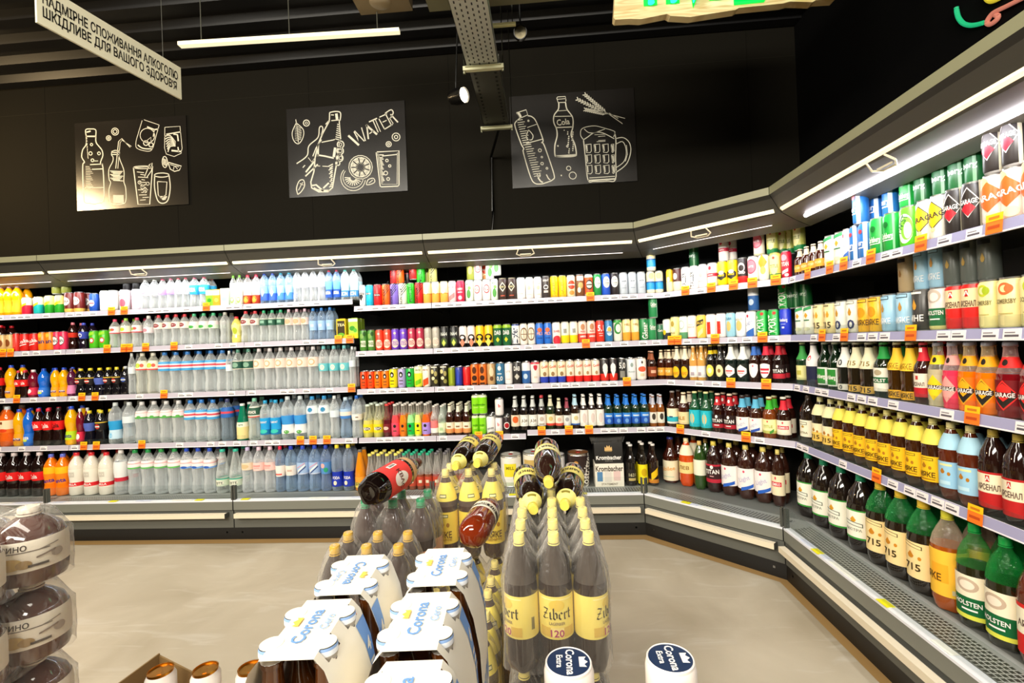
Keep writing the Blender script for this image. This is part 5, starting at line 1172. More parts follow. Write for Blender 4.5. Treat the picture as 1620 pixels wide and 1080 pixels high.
row('A', 2, [('c_pixel', 570, 595, 2), ('c_oran', 595, 620, 2), ('c_purp', 620, 646, 2), ('c_cri2', 646, 672, 2), ('c_gbei', 672, 697, 2), ('c_1664', 697, 727, 2), ('c_swpk', 727, 753, 2), ('c_swye', 753, 781, 2),
             ('c_dab', 781, 810, 2), ('c_zipf', 810, 823, 1), ('c_wbr', 823, 848, 2), ('c_blor', 848, 874, 2), ('c_wrd', 874, 888, 1), ('c_wyel', 888, 915, 2), ('c_crred', 915, 943, 2), ('c_51', 943, 957, 1),
             ('c_blwh', 957, 970, 1), ('c_grwh', 971, 985, 1), ('c_crgold', 985, 1012, 2), ('c_goss', 1012, 1026, 1), ('c_green2', 1025, 1039, 1), ('c_small', 1039, 1050, 1)], back=0)
tier('A', 2, [('c_green2', 1033, 0)])
row('A', 3, [('f_cok', -30, 8, 2, .85), ('f_fan', 8, 26, 1, .9), ('f_cok', 26, 46, 2, .75), ('f_ber', 46, 60, 1, .78), ('f_blu', 60, 78, 1, .78), ('f_fan', 82, 108, 2, .78), ('f_pink', 108, 120, 1, .78), ('f_pep', 120, 150, 2, .82),
             ('f_peb', 150, 165, 1, .82), ('f_pep', 165, 192, 2, .82), ('f_pez', 192, 206, 1, .84), ('x_plain', 206, 216, 1), ('x_yel', 216, 251, 2), ('x_blc', 251, 361, 6), ('x_plain', 361, 369, 1, .97), ('x_dkg', 369, 402, 2),
             ('x_pea', 402, 505, 6), ('x_teal', 505, 554, 3), ('x_plain', 554, 565, 1, .95)], 'L')
row('A', 3, [('c_vor', 571, 593, 2), ('c_voy', 593, 616, 2), ('c_vye', 616, 630, 1, 1.1), ('c_vla', 630, 643, 1, 1.1), ('c_vgr', 643, 656, 1, 1.1), ('c_spir', 656, 669, 1), ('c_spio', 669, 682, 1), ('c_camo', 682, 710, 2),
             ('c_oliv2', 710, 721, 1), ('c_navy', 721, 733, 1), ('c_red2', 733, 745, 1), ('c_orbr', 745, 771, 2), ('c_tan', 771, 785, 1), ('c_bl00', 785, 799, 1), ('c_white', 799, 812, 1), ('c_dabk', 812, 826, 1),
             ('c_blws', 826, 840, 1), ('c_wrds', 840, 855, 1), ('c_crbl', 855, 896, 3), ('c_crre', 896, 950, 4), ('c_bkhrt', 950, 978, 2), ('c_50', 978, 992, 1), ('c_sliw', 992, 1007, 1), ('c_wred', 1007, 1024, 1), ('g_blki', 1025, 1040, 1)])
row('A', 4, [('f_ora', -30, 22, 2, .98), ('f_fan', 22, 38, 1), ('f_blu', 38, 53, 1), ('f_cok', 53, 84, 2), ('f_cokz', 84, 101, 1), ('f_fgr', 101, 123, 1), ('f_ber', 123, 134, 1), ('f_peb', 134, 149, 1), ('f_pep', 149, 170, 1),
             ('x_cbl', 170, 193, 1), ('x_plain', 193, 214, 1), ('x_gry', 214, 292, 4), ('x_blc', 292, 346, 3), ('x_navy', 346, 373, 1), ('g_min', 374, 393, 1), ('x_gmin', 393, 412, 1), ('x_btl', 412, 445, 2), ('x_five', 445, 485, 2),
             ('x_blw', 485, 523, 2), ('x_plain', 523, 538, 1), ('x_lbl', 538, 557, 1), ('x_wht', 557, 574, 1)], 'L')
row('A', 4, [('s_yel', 575, 607, 2), ('s_dkr', 607, 620, 1), ('s_pin', 620, 633, 1), ('s_ora', 633, 645, 1), ('s_gre', 645, 657, 1), ('s_lem', 657, 668, 1), ('s_opu', 668, 682, 1), ('s_clp', 682, 694, 1), ('s_clg', 694, 706, 1),
             ('b_brw', 706, 746, 3), ('c_limeg', 747, 770, 2), ('c_boxw', 770, 784, 1), ('c_wrsc', 784, 796, 1), ('c_dr_ped', 796, 808, 1)], 'L', back=2)
tier('A', 4, [('c_limeg', 753, 0, .155), ('c_limeg', 764, 0, .155), ('c_wrsc', 790, 0, .14)], 'L')
row('A', 4, [('g_dkor', 809, 823, 1), ('g_dksi', 823, 851, 2), ('g_dkre', 851, 865, 1), ('g_grcr', 865, 879, 1), ('g_crea', 879, 892, 1), ('g_dkpu', 892, 904, 1), ('g_ltbl', 904, 918, 1), ('g_wova', 918, 957, 3),
             ('g_gblu', 957, 1028, 5), ('g_amb', 1028, 1052, 2)])
row('A', 0, [('f_cokb', -30, 70, 5), ('f_fa2', 70, 107, 2), ('f_whr', 107, 178, 3), ('y_red', 178, 202, 1), ('y_grn', 202, 286, 4), ('y_blu', 286, 341, 3), ('y_tea', 341, 383, 2), ('y_lav', 383, 401, 1), ('y_pnk', 401, 437, 2),
             ('y_brd', 437, 452, 1), ('y_bwh', 452, 470, 1), ('y_bdi', 470, 508, 2), ('y_bfr', 508, 525, 1), ('y_yel', 525, 561, 2), ('f_kvas', 562, 579, 1)], 'L')
row('A', 0, [('v_yel', 580, 635, 4), ('v_grn', 635, 685, 4), ('v_gry', 685, 740, 4)], back=2)
row('A', 0, [('n_yel', 792, 826, 1, .98), ('n_grw', 828, 862, 1, 1.05), ('n_whr', 864, 896, 1), ('n_kos', 899, 935, 1)], back=0)
row('A', 0, [('v_dk', 991, 1008, 1), ('v_ylb', 1010, 1026, 1), ('v_scrl', 1027, 1043, 1)])
# corner cooler
row('B', 1, [('c_ycrea', 1056, 1066, 1), ('c_brcrea', 1066, 1079, 1), ('c_taller', 1079, 1106, 2), ('c_pinkwhite', 1106, 1120, 1), ('c_redband', 1120, 1136, 1), ('c_ybee', 1136, 1168, 2), ('c_bkred', 1168, 1184, 1), ('c_pinkbig', 1184, 1201, 1),
             ('c_worange', 1201, 1218, 1), ('c_shield', 1218, 1237, 1), ('c_titan', 1237, 1254, 1)], back=0)
tier('B', 1, [('c_dkgreen', 1098, 1), ('c_redband', 1145, 1), ('c_redband', 1158, 2), ('c_pinkbig', 1201, 1), ('c_shield', 1222, 1), ('c_shield', 1236, 2)])
row('B', 2, [('c_wby', 1050, 1062, 1, .92), ('c_yecr', 1062, 1076, 1), ('c_whgr', 1076, 1089, 1), ('c_wh3', 1089, 1103, 1), ('c_gobk', 1103, 1118, 1), ('c_wrbx', 1118, 1150, 2), ('c_ltbl', 1150, 1165, 1), ('c_whgo', 1165, 1181, 1),
             ('c_whbl', 1181, 1198, 1), ('c_impo', 1198, 1234, 2), ('c_hamb', 1234, 1253, 1)], back=0)
tier('B', 2, [('c_blws', 1192, 1), ('c_impo', 1240, 2), ('c_dkgreen', 1253, 2)])
row('B', 3, [('g_six', 1041, 1066, 2), ('g_arch', 1066, 1092, 2), ('g_cor', 1092, 1118, 2), ('g_ygo', 1118, 1133, 1), ('g_cre', 1133, 1148, 1), ('g_stl', 1148, 1186, 2), ('g_lwb', 1186, 1203, 1), ('g_lwr', 1203, 1223, 1), ('g_tit3', 1223, 1243, 1)])
row('B', 4, [('g_brte', 1055, 1073, 1), ('g_whbe', 1073, 1091, 1), ('g_grte', 1091, 1127, 2), ('g_tit', 1127, 1165, 2), ('g_blne', 1165, 1207, 2), ('g_grne', 1207, 1229, 1), ('g_rene', 1229, 1252, 1)])
row('B', 0, [('d_crm', 1046, 1073, 1), ('d_amb', 1073, 1098, 1), ('d_grn', 1098, 1117, 1), ('d_tit', 1117, 1141, 1), ('d_whb', 1141, 1222, 3), ('d_red', 1222, 1243, 1)])
# side cooler
row('C', 1, [('g_six', 1262, 1306, 4, .72), ('c_gree3', 1308, 1341, 2), ('c_whbl', 1341, 1350, 1), ('c_kron', 1350, 1380, 2), ('c_carls', 1380, 1424, 2), ('c_swirl', 1424, 1456, 1), ('c_glemon', 1456, 1500, 2), ('c_gdark', 1500, 1556, 2),
             ('c_gpeach', 1560, 1660, 3, 1.0)], back=0)
tier('C', 1, [('c_kron', 1362, 0), ('c_kron', 1388, 1), ('c_kron', 1410, 1), ('c_carls', 1438, 1), ('c_dkgreen', 1462, 1), ('c_dkgreen', 1492, 1), ('c_dkgreen', 1518, 1), ('c_dkgreen', 1545, 1),
              ('c_gdark', 1576, 0), ('c_gdark', 1607, 0), ('c_shield', 1250, 1), ('c_shield', 1265, 1)])
row('C', 2, [('c_gree3', 1262, 1290, 2), ('c_715', 1290, 1325, 2), ('c_zero', 1325, 1362, 2), ('c_ylmyk', 1362, 1398, 2), ('c_blmyk', 1398, 1447, 2), ('c_bkmyk', 1447, 1474, 1), ('c_hols', 1474, 1502, 1), ('c_arse', 1502, 1555, 2),
             ('c_some', 1555, 1584, 1), ('c_somo', 1584, 1620, 1), ('c_some', 1620, 1660, 1)], back=0)
tier('C', 2, [('c_dkgreen', 1262, 1), ('c_dkgreen', 1276, 1), ('c_beige', 1436, 1), ('c_blmyk', 1462, 1), ('c_blmyk', 1486, 1), ('c_dull', 1510, 1), ('c_dull', 1538, 1), ('c_dull', 1566, 1)])
row('C', 3, [('g_ygb', 1264, 1277, 1), ('g_navw', 1277, 1297, 1), ('g_carl', 1297, 1330, 2), ('g_zer', 1330, 1345, 1), ('g_715', 1345, 1385, 2), ('g_hol', 1385, 1410, 1), ('g_myk', 1410, 1452, 2), ('g_arz', 1452, 1474, 1),
             ('q_gre', 1474, 1498, 1), ('q_pin', 1498, 1522, 1), ('q_ora', 1522, 1580, 2), ('q_red', 1580, 1660, 2)])
row('C', 4, [('p_wh', 1266, 1288, 1), ('p_715s', 1288, 1322, 2), ('p_my', 1322, 1490, 8), ('p_bl', 1490, 1552, 2), ('p_ar', 1552, 1680, 3)])
row('C', 0, [('d_lite', 1262, 1372, 4), ('d_715', 1372, 1474, 3), ('d_myk', 1474, 1514, 1), ('d_hol', 1514, 1612, 2), ('d_ars', 1612, 1665, 1)])
flush_rows()

# bagged carton of the krombacher promotion, standing on the deck of the back cooler
kc = world('A', solve_u('A', .25, .291, 963), .25, .291)
t = tag(empty('gift_box', kc, 0), 'white beer gift carton with black bag top, beside the dark party keg', 'box')
m = MB(); m.box(-.105, .105, -.07, .07, 0, .17, '#f4ecdc', 'paper')
pf = lambda x, z: (x, -.0712, z)
m.text('Krombacher', pf, .0, .135, .040, '#3a2c1c', 'paper', maxw=.20)
m.flat(rect(-.07, .075, .04, .07), pf, '#5c8cb8', 'paper'); m.flat(rect(-.01, .075, .05, .08), pf, '#e4dcd0', 'paper'); m.flat(rect(.055, .08, .05, .07), pf, '#e8c8c0', 'paper')
m.text('STATEMENT', pf, 0, .02, .016, '#8c8070', 'paper', maxw=.18)
m.build('carton', t)
m = MB(); vs = []
for z, hw, hd in ((.17, .100, .066), (.24, .103, .06), (.32, .104, .045)): vs += [(-hw, -hd, z), (hw, -hd, z), (hw, hd, z), (-hw, hd, z)]
m.add(vs, [(0, 1, 5, 4), (1, 2, 6, 5), (2, 3, 7, 6), (3, 0, 4, 7), (4, 5, 9, 8), (5, 6, 10, 9), (6, 7, 11, 10), (7, 4, 8, 11)], '#242220', 'print')
m.add([(-.12, -.047, .315), (.112, -.047, .322), (.128, -.035, .362), (-.02, -.04, .352), (-.132, -.035, .358)], [(0, 1, 2, 3, 4)], '#f4f0e8', 'film')
m.add([(-.12, .045, .315), (.112, .045, .322), (.128, .035, .362), (-.02, .04, .352), (-.132, .035, .358)], [(0, 1, 2, 3, 4)], '#f4f0e8', 'film')
pb = lambda x, z: (x, -.067 + (z - .17) * .14 - .002, z)
m.text('Krombacher', pb, 0, .215, .032, '#f8f4ec', 'print', maxw=.185)
m.text('* * * * *', pb, 0, .185, .012, '#d8d0c0', 'print', maxw=.10)
crown = [(-.028, .262, .266), (-.026, .262, .292), (-.016, .262, .282), (-.010, .262, .302), (0, .262, .290), (.010, .262, .302), (.016, .262, .282), (.026, .262, .292), (.028, .262, .266)]
m.flat(crown, pb, '#d8b070', 'print'); m.flat(rect(0, .255, .05, .008), pb, '#d8b070', 'print')
m.build('bag_top', t)

# ---------------------------------------------------------------- the island of pallets in the aisle
def lie(key, base, cap, label, group=None, spin=0.):
    z = (Vector(cap) - Vector(base)).normalized(); up = Vector((0, 0, 1))
    y = -(up - z * up.dot(z)).normalized(); x = y.cross(z)
    mt = Matrix((x, y, z)).transposed().to_4x4() @ Matrix.Rotation(spin, 4, 'Z')
    o = place_good(key, base, 0, (1, 1, 1), label, group, rot=mt.to_euler())
    return o


ZIBA = [('r', 0, .93, 2.0, .03, '#f8eca0'), ('e', 0, .80, .45, .13, '#e8c850'), ('t', '~Zibert', 0, .60, .25, '#2c1c0c', 0, 1.75), ('t', 'LAGERBIER', 0, .38, .07, '#98845c', 0, .9), ('r', 0, .17, 2.0, .22, '#dcb850'), ('r', 0, .17, .75, .22, '#f4e08c'),
        ('t', '120', 0, .16, .17, '#b0406c'), ('r', 1.65, .35, .22, .30, '#c8b860'), ('r', 1.60, .35, .03, .28, '#3c3420'), ('r', 1.66, .35, .04, .28, '#3c3420'), ('r', 1.72, .35, .03, .28, '#3c3420')]
bottle('z_zib', 'brown plastic beer bottle with yellow gothic-lettered label', 'beerpet', '#241510', '#f0e088', [('label', .27, .58, '#f2de70', ZIBA)], 'glass', .335, .0425, n=32, petal=True, fill=.70, upper='#4a423c')
bottle('z_myk', 'brown plastic beer bottle with yellow label and neck sleeve', 'beerpet', '#40281c', '#f0e090', [('label', .18, .54, '#f6d84c', [('r', .0, .88, .9, .10, '#3c5430'), ('r', 0, .88, .8, .06, '#f0e8b0'), ('p', -.15, .62, .25, .24, '#b07c18'), ('e', .4, .60, .14, .07, '#b07c18'), ('t', 'МЯКЕ', 0, .30, .20, '#5c3c08'), ('t', 'ПШЕНИЧНЕ', 0, .14, .08, '#a47818'), ('r', 1.5, .3, .3, .4, '#c8a830')]),
       ('neck_label', .66, .86, '#f8e468', [('r', 0, .3, .7, .2, '#3c5430'), ('r', 0, .3, .6, .12, '#f0e8b0')])], 'glass', .335, .0425, n=28, petal=True, fill=.62, upper='#584840')
bottle('z_drk', 'dark brown plastic bottle with green cap', 'beerpet', '#30221e', '#3c9468', [('label', .2, .5, '#e8a888', [('r', 0, .5, 1, .3, '#c84838')])], 'glass', .33, .0475, n=28, petal=True, fill=.62, upper='#4c403c')
bottle('z_drg', 'dark brown plastic bottle with gold cap', 'beerpet', '#352823', '#d0a848', [('label', .2, .5, '#e8a888', [('r', 0, .5, 1, .3, '#c84838')])], 'glass', .33, .0475, n=28, petal=True, fill=.62, upper='#443a36')
bottle('z_red', 'dark cola-brown bottle with red label and barcode', 'beerpet', '#0e0706', '#5c2c20', [('label', .16, .56, '#e8403c', [('e', -1.1, .5, .45, .3, '#f4ece4'), ('r', 0, .5, .30, .36, '#f8f4ec'), ('r', -.06, .5, .05, .26, '#2c2424'), ('r', .04, .5, .07, .26, '#2c2424'), ('e', 1.1, .5, .45, .3, '#f4ece4'), ('t', 'КВАС', 1.1, .5, .14, '#601814'), ('t', 'КВАС', -1.1, .5, .14, '#601814')]),
       ('neck_label', .60, .68, '#d8a878', [])], 'glass', .335, .053, n=28, petal=True)
bottle('z_amb', 'amber bottle with white collar label', 'dome', '#74260c', '#d0b060', [('label', .40, .56, [(0, '#f4ecd8'), (.3, '#201814'), (.7, '#f4ecd8')], [('t', 'ЖИГУЛІ', 0, .5, .34, '#f4ecd8')])], 'glass', .33, .0465, n=28, petal=True)
bottle('z_lie', 'brown bottle with cream band, cap towards the viewer', 'beerpet', '#2a1812', '#f2d860', [('label', .26, .44, [(0, '#d8c878'), (.2, '#f6ecb0'), (.85, '#d8c878')], [('t', 'ZIBERT', 0, .5, .3, '#2c2010')])], 'glass', .335, .0455, n=28)
bottle('z_lin', 'dark bottle with yellow neck paper, cap towards the viewer', 'beerpet', '#20140f', '#f0dc60', [('label', .20, .42, '#f2e07c', [('t', 'МЯКЕ', 0, .5, .3, '#2c2010')]), ('neck_label', .80, .925, '#f4ec90', [('r', 0, .3, 1, .2, '#8c8030')])], 'glass', .335, .0455, n=28)


def film(mb, nx, ny, px, py, h, loc=(0, 0, 0), pad=.012, low=.74):
    W2, D2 = nx * px / 2 + pad * .2, ny * py / 2 + pad * .2      # half sizes
    NX, NY = nx * 6, ny * 6
    cs = [((i - (nx - 1) / 2) * px, (j - (ny - 1) / 2) * py) for i in range(nx) for j in range(ny)]
    vs, fs = [], []
    for j in range(NY + 1):
        for i in range(NX + 1):
            x = -W2 + 2 * W2 * i / NX; y = -D2 + 2 * D2 * j / NY
            d = min(math.hypot(x - a, y - b) for a, b in cs)
            e = min(W2 - W2 * abs(2 * i / NX - 1), D2 - D2 * abs(2 * j / NY - 1))
            RR = px * .5
            if abs(x) > W2 - RR and abs(y) > D2 - RR:
                ux, uy = abs(x) - W2 + RR, abs(y) - D2 + RR; L = max(ux, uy) ; q = L / math.hypot(ux, uy)
                x = math.copysign(W2 - RR + ux * q, x); y = math.copysign(D2 - RR + uy * q, y)
            z = h * low + (h * (1 - low) + .004) * max(0., min(1., 1.18 - d / (px * .62))) ** 1.1
            if e < .012: z -= (.012 - e) * 2.2
            vs.append((x + loc[0], y + loc[1], z + loc[2]))
    for j in range(NY):
        for i in range(NX):
            a = j * (NX + 1) + i; fs.append((a, a + 1, a + NX + 2, a + NX + 1))
    ring = [(i, 0) for i in range(NX)] + [(NX, j) for j in range(NY)] + [(i, NY) for i in range(NX, 0, -1)] + [(0, j) for j in range(NY, 0, -1)]
    top = [j * (NX + 1) + i for i, j in ring]; b0 = len(vs); n = len(ring); prev = top
    for q, zf in enumerate((.62, .40, .2, .03)):
        s = len(vs)
        for k, (i, j) in enumerate(ring):
            v = vs[top[k]]; bul = .004 * math.sin(k * 1.05 + q) + .003
            cx, cy = v[0] - loc[0], v[1] - loc[1]; L = math.hypot(cx, cy)
            vs.append((v[0] + cx / L * bul, v[1] + cy / L * bul, loc[2] + h * zf))
        cur = list(range(s, s + n)); fs += [(prev[k], cur[k], cur[(k + 1) % n], prev[(k + 1) % n]) for k in range(n)]; prev = cur
    mb.add(vs, fs, '#fff', 'film')


COLN = ['left', 'middle', 'right']


def six_pack(kinds, cx, cy, z, nx, ny, pitch, word, where, wrap=True, rots=None, rz=0.):
    """bottles each on its own, then their wrap"""
    h = GOODS[kinds[0]]['h']; ca, sa = math.cos(rz), math.sin(rz)
    for j in range(ny):
        k = kinds[min(j, len(kinds) - 1)]
        for i in range(nx):
            a, b = (i - (nx - 1) / 2) * pitch, (j - (ny - 1) / 2) * pitch
            r = (rots[i] if rots and j == 0 else random.uniform(-1.2, 1.2)) + rz
            place_good(k, (cx + a * ca - b * sa, cy + a * sa + b * ca, z), r, (1, 1, 1), f"{word}, {COLN[i]} of {ORD[j]} row in {where}", 'bottles in the ' + where)
    if wrap:
        m = MB(); film(m, nx, ny, pitch, pitch, h)
        o = m.build('shrink_wrap', None, (cx, cy, z), (0, 0, rz), sharp=80)
        tag(o, 'clear shrink film around the bottles of the ' + where, 'packaging', 'shrink film of the bottle packs')


def pallet(name, x0, x1, y0, y1, z, label, h=.11):
    t = tag(empty(name, ((x0 + x1) / 2, (y0 + y1) / 2, z)), label, 'pallet')
    w2, d2 = (x1 - x0) / 2, (y1 - y0) / 2
    for k in range(5):
        m = MB(); y = -d2 + (2 * d2 - .09) * k / 4; m.box(-w2, w2, y, y + .09, h - .02, h, '#b08a58', 'matte'); m.build('deck_board', t)
    for k in (-1, 0, 1):
        m = MB(); m.box(k * (w2 - .05) - .045, k * (w2 - .05) + .045, -d2, d2, 0, h - .02, '#9c7848', 'matte'); m.build('block', t)


# beer with gothic lettering: three packs deep, two layers
pallet('pallet', -.13, .16, 1.13, 1.80, 0, 'lower wooden pallet under the yellow-labelled gothic beer packs')
pallet('pallet', -.13, .16, 1.13, 1.80, .11, 'upper wooden pallet under the yellow-labelled gothic beer packs')
PZ = .0875
for lay, (z, ln) in enumerate(((.2205, 'lower'), (.5565, 'upper'))):
    for q, qn in enumerate(('front', 'middle', 'back')):
        if lay == 0 and q == 2: pass
        six_pack(['z_zib'], .0035, 1.20 + .0435 + q * .176, z, 3, 2, PZ, 'yellow-labelled brown beer bottle', f'{ln} {qn} gothic-label pack', rots=(-.95, 0.03, 1.05) if q == 0 and lay else None)
# three bottles lying on the shoulders
lie('z_lin', pt(831, 750, 1.73), pt(844, 806, 1.40), 'brown bottle lying in the left groove of the gothic beer packs')
lie('z_lin', pt(906, 748, 1.73), pt(893, 801, 1.40), 'brown bottle lying in the right groove of the gothic beer packs')
lie('z_lie', pt(865, 708, 1.75), pt(868, 765, 1.42), 'brown bottle with cream band lying on top of two other bottles')
# yellow beer
pallet('pallet', -.46, -.17, 1.30, 1.96, 0, 'lower wooden pallet under the all-yellow beer packs')
pallet('pallet', -.46, -.17, 1.30, 1.96, .11, 'upper wooden pallet under the all-yellow beer packs')
PY = .088
for q, qn in enumerate(('front', 'middle', 'back')):
    six_pack(['z_myk'], -.308 if q else -.300, 1.40 + q * .212, .2205, 3, 2, PY, 'yellow-sleeved beer bottle', f'lower {qn} yellow pack', rots=(-.3, .2, .5))
six_pack(['z_myk'], -.315, 1.872, .5565, 3, 2, .0905, 'yellow-sleeved beer bottle', 'upper yellow pack', rots=(-.15, .35, .15))
lie('z_lin', pt(747, 700, 2.12), pt(721, 737, 1.80), 'bottle with yellow neck paper, left of two lying on the yellow pack')
lie('z_lin', pt(781, 696, 2.12), pt(755, 733, 1.80), 'bottle with yellow neck paper, right of two lying on the yellow pack')
lie('z_amb', pt(744, 850, 1.34), pt(778, 796, 1.64), 'amber bottle with white collar leaning against the yellow packs', spin=.4)
# dark brown bottles
pallet('pallet', -.72, -.42, 1.33, 1.80, 0, 'low wooden pallet under the dark brown bottle packs')
PD = .0985
six_pack(['z_drg'], -.560, 1.445, .1205, 3, 2, PD, 'dark brown bottle', 'lower front dark pack', wrap=False)
six_pack(['z_drg'], -.560, 1.445, .452, 3, 2, PD, 'gold-capped dark brown bottle', 'upper front dark pack')
m = MB(); m.box(-.70, -.40, 1.555, 1.775, .1205, .185, '#a08058', 'matte'); m.box(-.69, -.41, 1.554, 1.776, .15, .156, '#8c6c48', 'matte')
tag(m.build('cardboard_slab'), 'flat brown cardboard slab below the back dark bottle pack', 'packaging')
six_pack(['z_drk'], -.548, 1.665, .1865, 3, 2, PD, 'dark brown bottle', 'lower back dark pack', wrap=False)
six_pack(['z_drk'], -.548, 1.665, .518, 3, 2, PD, 'green-capped dark brown bottle', 'upper back dark pack')
lie('z_red', pt(583, 780, 1.52), pt(654, 736, 1.80), 'dark bottle with red label lying across the green-capped pack', spin=.25)

# corona four-packs
bottle('z_cor', 'amber long-neck beer bottle with white cap', 'glass', '#4a2508', '#e8eef6', [('label', .1, .36, '#f0ece0', [('t', 'Corona', 0, .5, .3, '#3c5ca0')])], 'glass', .238, .0292, n=20)
BLU, WHT = '#6f9bd8', '#f3ecdc'


def four_pack(x, y, z, rz, flip, label, bl):
    t = tag(empty('bottle_carton', (x, y, z), rz), label, 'carton', 'white four-bottle beer cartons')
    s = -1 if flip else 1; H = .242
    q = .0305
    for side in (-1, 1):
        m = MB(); cols = [(.0300, H), (.0410, .229), (.0530, .195), (.0605, .150), (.0625, .10), (.0625, 0)]
        ys = [-.061, -.0475, -.0135, .0135, .0475, .061]
        vs = [(side * a, yy, b) for a, b in cols for yy in ys]; n = len(ys); fs = []
        for r in range(len(cols) - 1):
            for c in range(n - 1):
                if r == 0 and c in (1, 3): continue          # cut-outs round the caps
                fs.append((r * n + c, r * n + c + 1, (r + 1) * n + c + 1, (r + 1) * n + c))
        m.add(vs, fs, WHT, 'paper')
        pl = lambda a, b, side=side: (side * .0631, side * a, b)
        m.text('CORONA', pl, 0, .066, .042, BLU, 'paper', maxw=.114)

        def slope(a, b, side=side):
            for (r0, z0), (r1, z1) in zip(cols, cols[1:]):
                if z1 <= b <= z0: return (side * (r1 + (r0 - r1) * (b - z1) / (z0 - z1) + .0006), side * a, b)
            return (side * .063, side * a, b)
        e = s * side
        yin = lambda b: .058 - .026 * (b - .10) / .122
        for b0, b1 in ((.10, .124), (.124, .150), (.150, .172), (.172, .195), (.195, .222)):
            m.add([slope(e * .0605, b0), slope(e * yin(b0), b0), slope(e * yin(b1), b1), slope(e * .0605, b1)], [(0, 1, 2, 3)], BLU, 'paper')
        rise = lambda a, b: tuple(Vector(slope(a, b)) + Vector((side * .0006, 0, .0004)))
        m.text('4', rise, e * .048, .190, .018, WHT, 'paper'); 
        for k in range(3): m.flat(rect(e * .051, .168 - k * .010, .014, .004), rise, WHT, 'paper')
        m.build('side_panel', t)
    m = MB()
    m.add([(-.0300, -.061, H), (.0300, -.061, H), (.0300, .061, H), (-.0300, .061, H)], [(0, 1, 2, 3)], WHT, 'paper')
    for a in (-q, q):
        for b in (-q, q):
            m.lathe([(.0130, H - .0008), (.0130, H)], 20, WHT, 'paper', tf=lambda p, a=a, b=b: p + Vector((a, b, .0006)))
    tp = lambda a, b: (a, b, H + .0016)
    r_ = PI / 2 * s
    m.text('Corona', tp, -.003 * s, 0, .0160, BLU, 'paper', rot=r_, maxw=.076)
    m.text('Cero', tp, .0175 * s, .008 * s, .0110, '#9cb8e4', 'paper', rot=r_)
    cr = [(-.009, 0, .003), (-.0088, 0, .009), (-.005, 0, .006), (0, 0, .011), (.005, 0, .006), (.0088, 0, .009), (.009, 0, .003)]
    m.flat(cr, lambda a, b: (-s * (.014 + b * .9), s * a + .008 * s, H + .0017), '#f0c45c', 'paper')
    m.build('top_panel', t)
    for a in (-q, q):
        for b in (-q, q):
            m = MB(); m.lathe([(.0126, H - .017), (.0142, H - .010), (.0142, H - .004), (.0134, H - .001)], 24, ['#a09a90', '#e4e8ee', '#88a8d8'], 'paper', tf=lambda p, a=a, b=b: p + Vector((a, b, 0)), cap=False)
            m.build('cap_collar', t)
    c, s2 = math.cos(rz), math.sin(rz)
    for i, a in enumerate((-q, q)):
        for j, b in enumerate((-q, q)):
            place_good('z_cor', (x + a * c - b * s2, y + a * s2 + b * c, z), rz, (1, 1, .985), f"amber bottle, {('front', 'back')[j]} {('left', 'right')[i]} inside {bl}", 'beer bottles inside the white cartons')
    return t


ZC = .797
for (px, py, Z, fl, lab, bl) in ((490, 985, .570, False, 'white beer carton nearest the viewer in the left column, open brown end', 'the near left carton'),
                                 (559, 905, .702, True, 'white beer carton with upside-down lettering at the far end of left column', 'the far left carton'),
                                 (634, 1095, .440, False, 'white beer carton cut by the picture edge, right column', 'the near right carton'),
                                 (665, 985, .578, False, 'white beer carton in the middle of the right column', 'the middle right carton'),
                                 (697, 897, .716, False, 'white beer carton at the far end of the right column', 'the far right carton')):
    p = pt(px, py, Z); four_pack(p.x, p.y, ZC, .068, fl, lab, bl)
m = MB(); m.box(-.145, .145, -.25, .25, 0, ZC - .001, '#a88a60', 'matte'); m.box(-.146, .146, -.251, .251, .4, .41, '#8c6c44', 'matte')
for z in (.2, .6): m.box(-.147, .147, -.05, .04, z, z + .05, '#c8a878', 'matte')
tag(m.build('cardboard_stand', None, (-.268, .585, 0), (0, 0, .068)), 'brown cardboard stand carrying the white beer cartons', 'stand')
# white cans with dark blue lids
for i, (px, py, lab) in enumerate(((898, 1011, 'white can with dark blue lettered lid, in front of gothic beer pack'), (1060, 1031, 'white can with dark blue lettered lid, standing apart over bare floor'))):
    p = pt(px, py, .655); t = tag(empty('drink_can', (p.x, p.y, .765), .0), lab, 'can', 'white cans with dark blue lids')
    m = MB(); r = .0345; m.lathe([(r * .85, 0), (r, .01), (r, .140), (r * 1.0, .150), (r * .95, .157), (r * .90, .160)], 40, '#f2e8e0', 'print'); m.build('body', t)
    m = MB(); m.lathe([(r * .93, .158), (r * .93, .162), (r * .89, .1635), (r * .86, .1625)], 40, '#f2ece6', 'print', cap=False)
    m.lathe([(r * .86, .1615), (r * .86, .1622)], 40, '#1b2c4c', 'print')
    tp = lambda a, b: (a, b, .1626)
    m.text('Corona', tp, .003, 0, .0125, '#f6f0ea', 'print', rot=-PI / 2, maxw=.052); m.text('Extra', tp, -.012, .001, .009, '#f6f0ea', 'print', rot=-PI / 2)
    m.flat([(-.010, 0, .002), (-.0105, 0, .010), (-.005, 0, .007), (0, 0, .012), (.005, 0, .007), (.0105, 0, .010), (.010, 0, .002)], lambda a, b: (.0145 + b, -a, .1627), '#f6f0ea', 'print')
    m.build('lid', t)
m = MB(); m.box(-.14, .14, -.14, .09, 0, .764, '#c8b898', 'matte'); m.box(-.141, .141, -.141, .091, .3, .31, '#9c8c68', 'matte')
tag(m.build('cardboard_stand', None, (.105, .64, 0), (0, 0, .068)), 'low cardboard stand carrying the two blue-lidded cans', 'stand')


# open cardboard tray with gold-topped cans
def on_z(px, py, z):
    r = ray(px, py); return EYE + r * ((z - HZ) / r.z)


